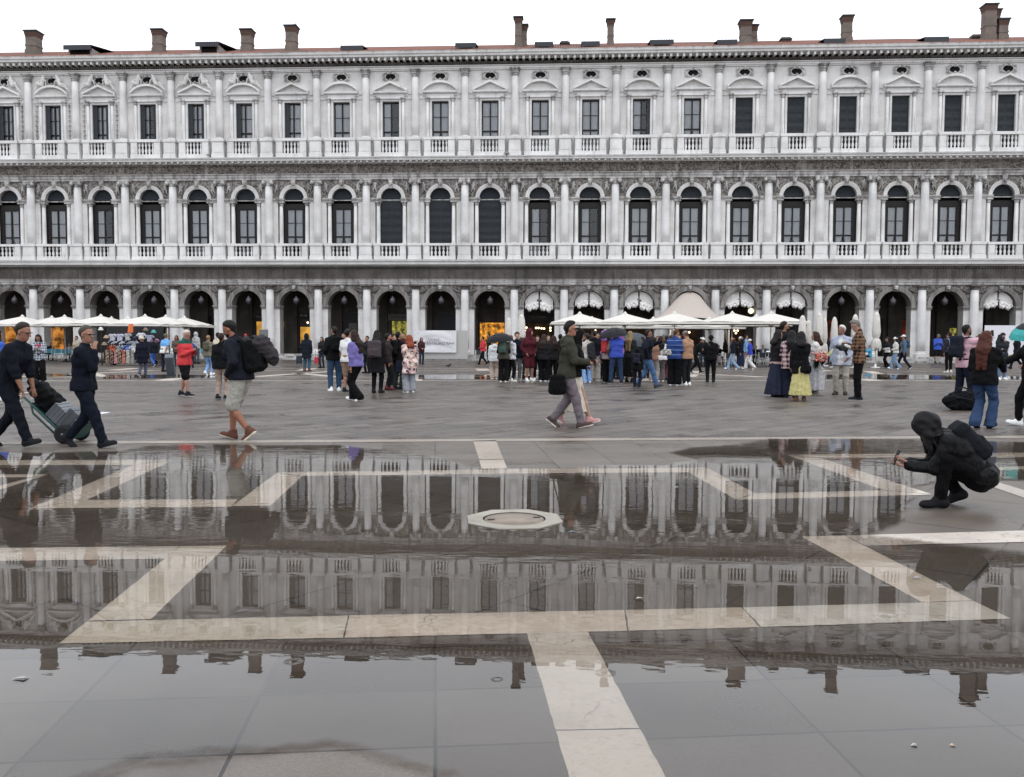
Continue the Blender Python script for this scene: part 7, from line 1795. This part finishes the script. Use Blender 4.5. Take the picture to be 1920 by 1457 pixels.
for k in range(60):
    a = R_.uniform(0, 6.28); b = Vector((.04*math.cos(a), .04*math.sin(a), -.05)); e = Vector((.2*math.cos(a)*R_.uniform(.4, 1.1), .16*math.sin(a), R_.uniform(-.34, -.05))); s_v = (e-b).cross(Vector((R_.random(), R_.random(), 1))).normalized()*.022
    m_ = (b+e)/2+Vector((0, 0, .03)); mb.quad(tuple(b), tuple(m_+s_v), tuple(e), tuple(m_-s_v))
mb.build('leaves', cloth('1f3a22'), bq); mb = MB(); mb.tube([(0, 0, -.15), (.06, -.05, -.3), (.16, -.05, -.42), (.2, -.02, -.5)], .012, 5)
mb.build('white_ribbon', cloth('e4e2de'), bq)
mb = MB()
for k in range(4): mb.tube([(.1, 0, .02+.02*k), (.26, -.02, .10+.03*k), (.34+.01*k, 0, .2+.03*k)], .012, 5)
mb.build('lily_buds', cloth('cfc98a'), bq)
J = P('older person with white hair in pale blue blazer and beige trousers', 1576, 740, 612, 205, ('blazer', 'a3abbf', .43), ('trousers', 'ada69a'), ('3a302c', '2a2220'), ('short', 'd8d5cf'), 'a06a55', ('pocket', 'down'), hyaw=30, wide=1.14, extra=('open:d2d0cf',))
J = P('person with grey quiff in brown checked shirt and black trousers holding a camera', 1609, 750, 600, 292, ('shirt', ('7a5a42', 'plaid', '2a201c', 1.0, .9, '120e0d'), .46), ('trousers', '141418'), ('17181b', 'f0f0f0'), ('quiff', '77736e'), 'c08e76', ('phone', 'phone'), hpitch=30, wide=1.14)
cx_, cy2 = J['X']-.45, J['Y']-.12
cmr = empty('camera_rig', (cx_, cy2, 1.38), .3, 'black and white camera held by the person in brown checked shirt', 'camera')
s = SDF((-.3, -.2, -.25), (.3, .2, .25), .014); s.box((0, 0, 0), (.11, .06, .08), .02); s.cap((-.1, 0, .0), (-.2, -.02, .03), .05, .055, .01); s.box((.0, 0, .10), (.05, .03, .03), .01); s.cap((.05, 0, -.06), (.1, .0, -.18), .03); link('camera_body', s.mesh('camera_body', [M['black']]), cmr)
s = SDF((-.2, -.2, -.2), (.3, .2, .25), .014); s.cap((.02, -.06, .06), (.17, -.05, .0), .045, .05); s.wrinkle(.004); link('white_cover', s.mesh('white_cover', [cloth('d8d8da')]), cmr)
# --- walkers and sitters before the cafe
P('person in brown hat and wide light jeans walking left before the cafe', 1374, 693, 633, 275, ('jacket', '1c2433', .50), ('flare', '7d9ab8'), WSH, ('bob', '1a1413'), pose='walk', stride=.14, hat=('bucket', 'a67658'))
P('person in white hat and long navy dress walking left before the cafe', 1389, 691, 632, 280, ('jacket', '161c2c', .5), ('skirt', '1c2a4a', .09, .24), ('b0a090', 'd0c8b8'), ('bob', '1a1413'), hat=('bucket', 'd9d0c6'))
P('person in light blue shirt and patterned skirt half hidden by walkers', 1397, 689, 629, 90, ('shirt', '6f9fcb'), ('skirt', ('6a5a5a', 'flower', '9a8a80', 1.0), .2, .22), BSH, ('short', '2a211c'))
P('person in royal blue jacket, white visor and white trousers walking left', 1406, 693, 636, 278, ('jacket', '2236a8', .49), ('wide', 'e0dedd'), WSH, ('short', '1f1814'), pose='walk', stride=.14, hat=('cap', 'e8e8e6'))
P('person in grey blue blazer seated at the round table by the column', 1430, 681, 640, 182, ('blazer', '566274'), ('trousers', '9a9a9c'), BSH, ('short', '1a1412'), 'b07a60', ('front', 'front'), pose='sit', hip=.47, H=1.78, extra=('open:d0ccca',))
P('person in black and yellow seated left of the column', 1417, 682, 641, 200, ('jacket', ('1b1b1e', 'half', 'c9c45a', 1.22)), ('trousers', '1a1a1e'), BSH, ('short', '2a211c'), arms=('front', 'front'), pose='sit', hip=.47, H=1.7)
P('person in dark clothes seated under the parasol pole', 1347, 680, 640, 170, ('jacket', '1c1c20'), ('trousers', '1a1a1e'), BSH, ('short', '1a1412'), arms=('front', 'front'), pose='sit', hip=.47, H=1.7)
P('person in black standing inside the cafe awning', 1362, 679, 634, 200, ('jacket', '1a1a1d'), ('trousers', '1a1a1e'), BSH, ('long', '231a16'))
P('person in turquoise jacket beside the loose furled parasol', 1631, 680, 632, 280, ('jacket', '2a98bd'), ('trousers', '1c1d22'), BSH, ('short', '2a211c'), pose='sit', hip=.5, H=1.75, arms=('front', 'front'))
P('person in black and white jacket leading three walkers to the left', 1663, 690, 632, 280, ('jacket', ('d4d3d0', 'half', '23262a', 1.24), .5), ('trousers', '151518'), BWS, ('short', '2a211c'), arms=('front', (.1, .4, .72)), pose='walk', stride=.03, hat=('cap', '33302f'))
P('person in white hat and white jacket with wide jeans, middle of three walkers', 1679, 692, 632, 282, ('jacket', 'd0cfc8', .5), ('flare', '6c87a8'), WSH, ('bob', '1a1413'), arms=('front', 'front'), pose='walk', stride=.10, hat=('bucket', 'e2e1dd'))
J = P('person in white cap and denim jacket, last of three walkers', 1694, 692, 628, 280, ('jacket', '48607a', .48), ('trousers', '1f2233'), BWS, ('short', '33271f'), 'b07a60', pose='walk', stride=.15, hat=('cap', 'ecebe8'), extra=('open:dcdcdc',))
backpack(J, 'slate backpack on the person in denim jacket', '3c4c60', (.12, .07, .18))
P('person in bright blue anorak and shorts looking at a phone by the steps', 1757, 681, 627, 180, ('jacket', '2450b8', .47), ('shorts', '211e24'), BSH, ('short', '5a4a3c'), 'b98468', ('phone', 'phone'), hpitch=25, hat=('cap', '6a6558'), wide=1.1)
P('person in purple grey jacket and shorts right of the blue anorak', 1774, 680, 627, 175, ('jacket', '453f50', .49), ('shorts', '3a3f4c'), BSH, ('short', '2a211c'), hat=('cap', '26242a'))
P('person in yellow safety jacket behind the pink shirt', 1790, 678, 626, 190, ('jacket', 'c9d83a'), ('trousers', '25262c'), BSH, ('short', '2a211c'))
J = P('person in black trousers with blue patterned bag left of the pink shirt', 1779, 699, 624, 350, ('jacket', '35323e', .5), ('trousers', '17171b'), ('bdbab4', 'd5d2cc'), ('short', '211914'))
backpack(J, 'blue patterned backpack left of the pink shirt', '34507a', (.14, .08, .22), .06, pat='flower', col2='8aa4c4')
# --- right edge
J = P('person in pink shirt lifting a phone with both arms', 1806, 762, 611, 76, ('tee', ('c79aa8', 'hstripe', 'b98a9a', 1.0), .48), ('trousers', '1b1f33'), BSH, ('crew', '17120f'), '8a5a42', ((.06, .32, .845), (.04, .58, .875)), hyaw=5, beard='17110e', wide=1.16, feet=[(-.1, -.1, 0, 0, -5), (.1, .08, 0, 0, 5)], hpoles=((.6, -.2, -.9), (.3, -.2, -.9)))
phone(J, 1, 'phone raised by the person in pink shirt', .1, (0, .02, .05))
backpack(J, 'dark backpack on the person in pink shirt', '232735', (.15, .09, .23), col2='17181c')
J = P('person with long auburn hair in black jacket and flared jeans reaching right', 1842, 803, 622, 48, ('jacket', '131315', .455), ('flare', '2a4266'), ('1a1a1e', '17171a'), ('vlong', '4a241a'), 'c9957c', ('front', (.16, .42, .60)), 'walk', .06, 2, 0, 30, wide=1.16, glasses=True)
P('person in black cut off by the right edge reaching left', 1934, 799, 610, 272, ('jacket', '131316', .47), ('trousers', '141417'), ('e4e4e2', 'f0f0f0'), ('short', '1a1412'), 'b98468', ('down', (.16, .46, .62)), pose='walk', stride=.10)
P('person in dark beanie and denim jacket talking on a phone', 1877, 712, 626, 178, ('jacket', '2e343c', .49), ('trousers', '5a7494'), ('e0dedb', 'efefef'), ('short', '3a2a22'), 'b5836a', ('cross', 'mouth'), hat=('beanie', '3a3032'), beard='4a3228', wide=1.08)
x, y = gp(1877, 712); s = SDF((-.3, -.1, -.2), (.3, .12, .2), .016); s.box((0, 0, 0), (.16, .03, .11), .012, .0, rotm(.5, 0, .2)); tag(link('guide_book', s.mesh('guide_book', [cloth('a8913c', 'flower', '6a5a30', .6)]), None, (x+.22, y-.38, .95)), 'yellow book held out before the person in dark beanie', 'book')
P('bald person in dark jacket walking at the white hoarding', 1906, 692, 627, 275, ('jacket', '22262d', .48), ('trousers', '1c1e24'), BSH, ('bald', '000000'), 'b5836a', pose='walk', stride=.13)
umbrella('turquoise and black umbrella entering at the right edge', 1948, 600, gp(1934, 790)[1]+4.5, .68, '23232c', (8, -8), col2='1f9c98')
P('person under the turquoise umbrella at the right edge', 1929, 765, 632, 270, ('jacket', '1f2026'), ('trousers', '1a1b20'), BSH, ('short', '1a1412'), arms=('front', (.10, .16, .72)))
# --- the crouching photographer
x, y = gp(1782, 950)
J = P('person all in black crouching to photograph the puddle with a phone', 1782, 950, 785, 279, ('jacket', ('0b0b0f', None, None, 1.0, .6)), ('trousers', '0f0f12'), ('141417', '0f0f12'), ('long', '0b0a0d'), 'c9957e', ((.03, .43, .235), (.00, .40, .25)), H=1.60, at=(x, y), hip=.285, hipback=.25, lean=43, hpitch=34, feet=[(-.12, .13, 0, 0, -8), (.13, -.09, .035, -24, 10)], hpoles=((.25, -.5, -1), (.25, -.5, -1)), cell=.0088, wide=1.0, palm=(0, .4, .8), extra=('hoodback', 'hairfront'))
S_ = J['S']; c_ = SDF(J['P0']-.6, J['P0']+.75, .012); kn_ = (J['legs'][0][1]+J['legs'][1][1])/2; c_.chain([J['Ch']+np.array((0, .02, 0)), J['P0']*.45+kn_*.55+np.array((0, .04, .03))], [.14, .13], .05); c_.cap(J['P0'], J['P0']*.4+kn_*.6, .15, .13, .06); c_.wrinkle(.007, 1.2); link('jacket_front', c_.mesh('jacket_front', [cloth('0b0b0f', None, None, 1.0, .6)]), J['root'])
phone(J, 0, 'small phone pointed at the puddle by the crouching person', .35, (0, .0, .06))
backpack(J, 'black leather backpack on the crouching person', '1e2128', (.15, .08, .21), .07, col2='3a3a3e')
for px, py, hy, d, c, lb in ((1070, 708, 629, 200, '30343c', 'person in slate jacket seen between the hood and the small umbrella'), (1096, 708, 628, 190, '2a2422', 'person in dark brown coat behind the slung coat'), (1108, 707, 630, 0, '4a4440', 'person in taupe jacket left behind the black sweater'), (1126, 706, 630, 180, '1f2430', 'person in ink blue jacket behind the purple hood'),
        (1143, 705, 631, 10, '3b3034', 'person in mulberry coat under the wide black umbrella'), (1187, 707, 630, 170, '2c3a36', 'person in bottle green jacket by the long dark blond hair'), (1214, 706, 634, 15, '3a3a44', 'person in ash jacket behind the pointing person'), (1233, 706, 631, 180, '4a3c34', 'person in coffee jacket behind the brown sweater'),
        (1257, 706, 630, 0, '262a2e', 'person in charcoal jacket behind the royal blue track jacket'), (1273, 705, 629, 200, '39332f', 'person seen between the track jacket and the tan jacket'), (1027, 709, 630, 160, '33302f', 'person glimpsed between the two dark brown haired people'), (1000, 708, 633, 190, '2a2c34', 'person looking out beside the maroon hood'),
        (977, 707, 634, 10, '31343a', 'person half hidden between the navy jacket and the maroon hood'), (1318, 688, 633, 190, '2b2b30', 'person in dark shirt standing by the cafe awning'), (1386, 680, 633, 200, '3c3634', 'person standing far back under the parasols behind the hats'), (1555, 683, 633, 160, '26262c', 'person far back between furled parasols behind the flowers'),
        (452, 690, 632, 180, '4a4a4e', 'person in grey jacket far behind the shorts wearing walker'), (332, 688, 630, 170, '5c4c44', 'person in brown jacket far behind the tall grey suitcase'), (604, 690, 633, 200, '2a2a30', 'person in dark jacket far behind the blue jeans'), (790, 683, 634, 150, '4a2a2c', 'person in wine red jacket before the banner')):
    P(lb, px, py, hy, d, ('jacket', c), ('trousers', ('1d1e24', '2c3646', '3a3632')[px % 3]), BSH, (('short', 'long', 'bob')[px % 3], ('231a16', '3a281e', '17120f')[px % 2]), ('b98468', 'c99a80', 'a06a4e')[px % 3], ('front', 'front'))
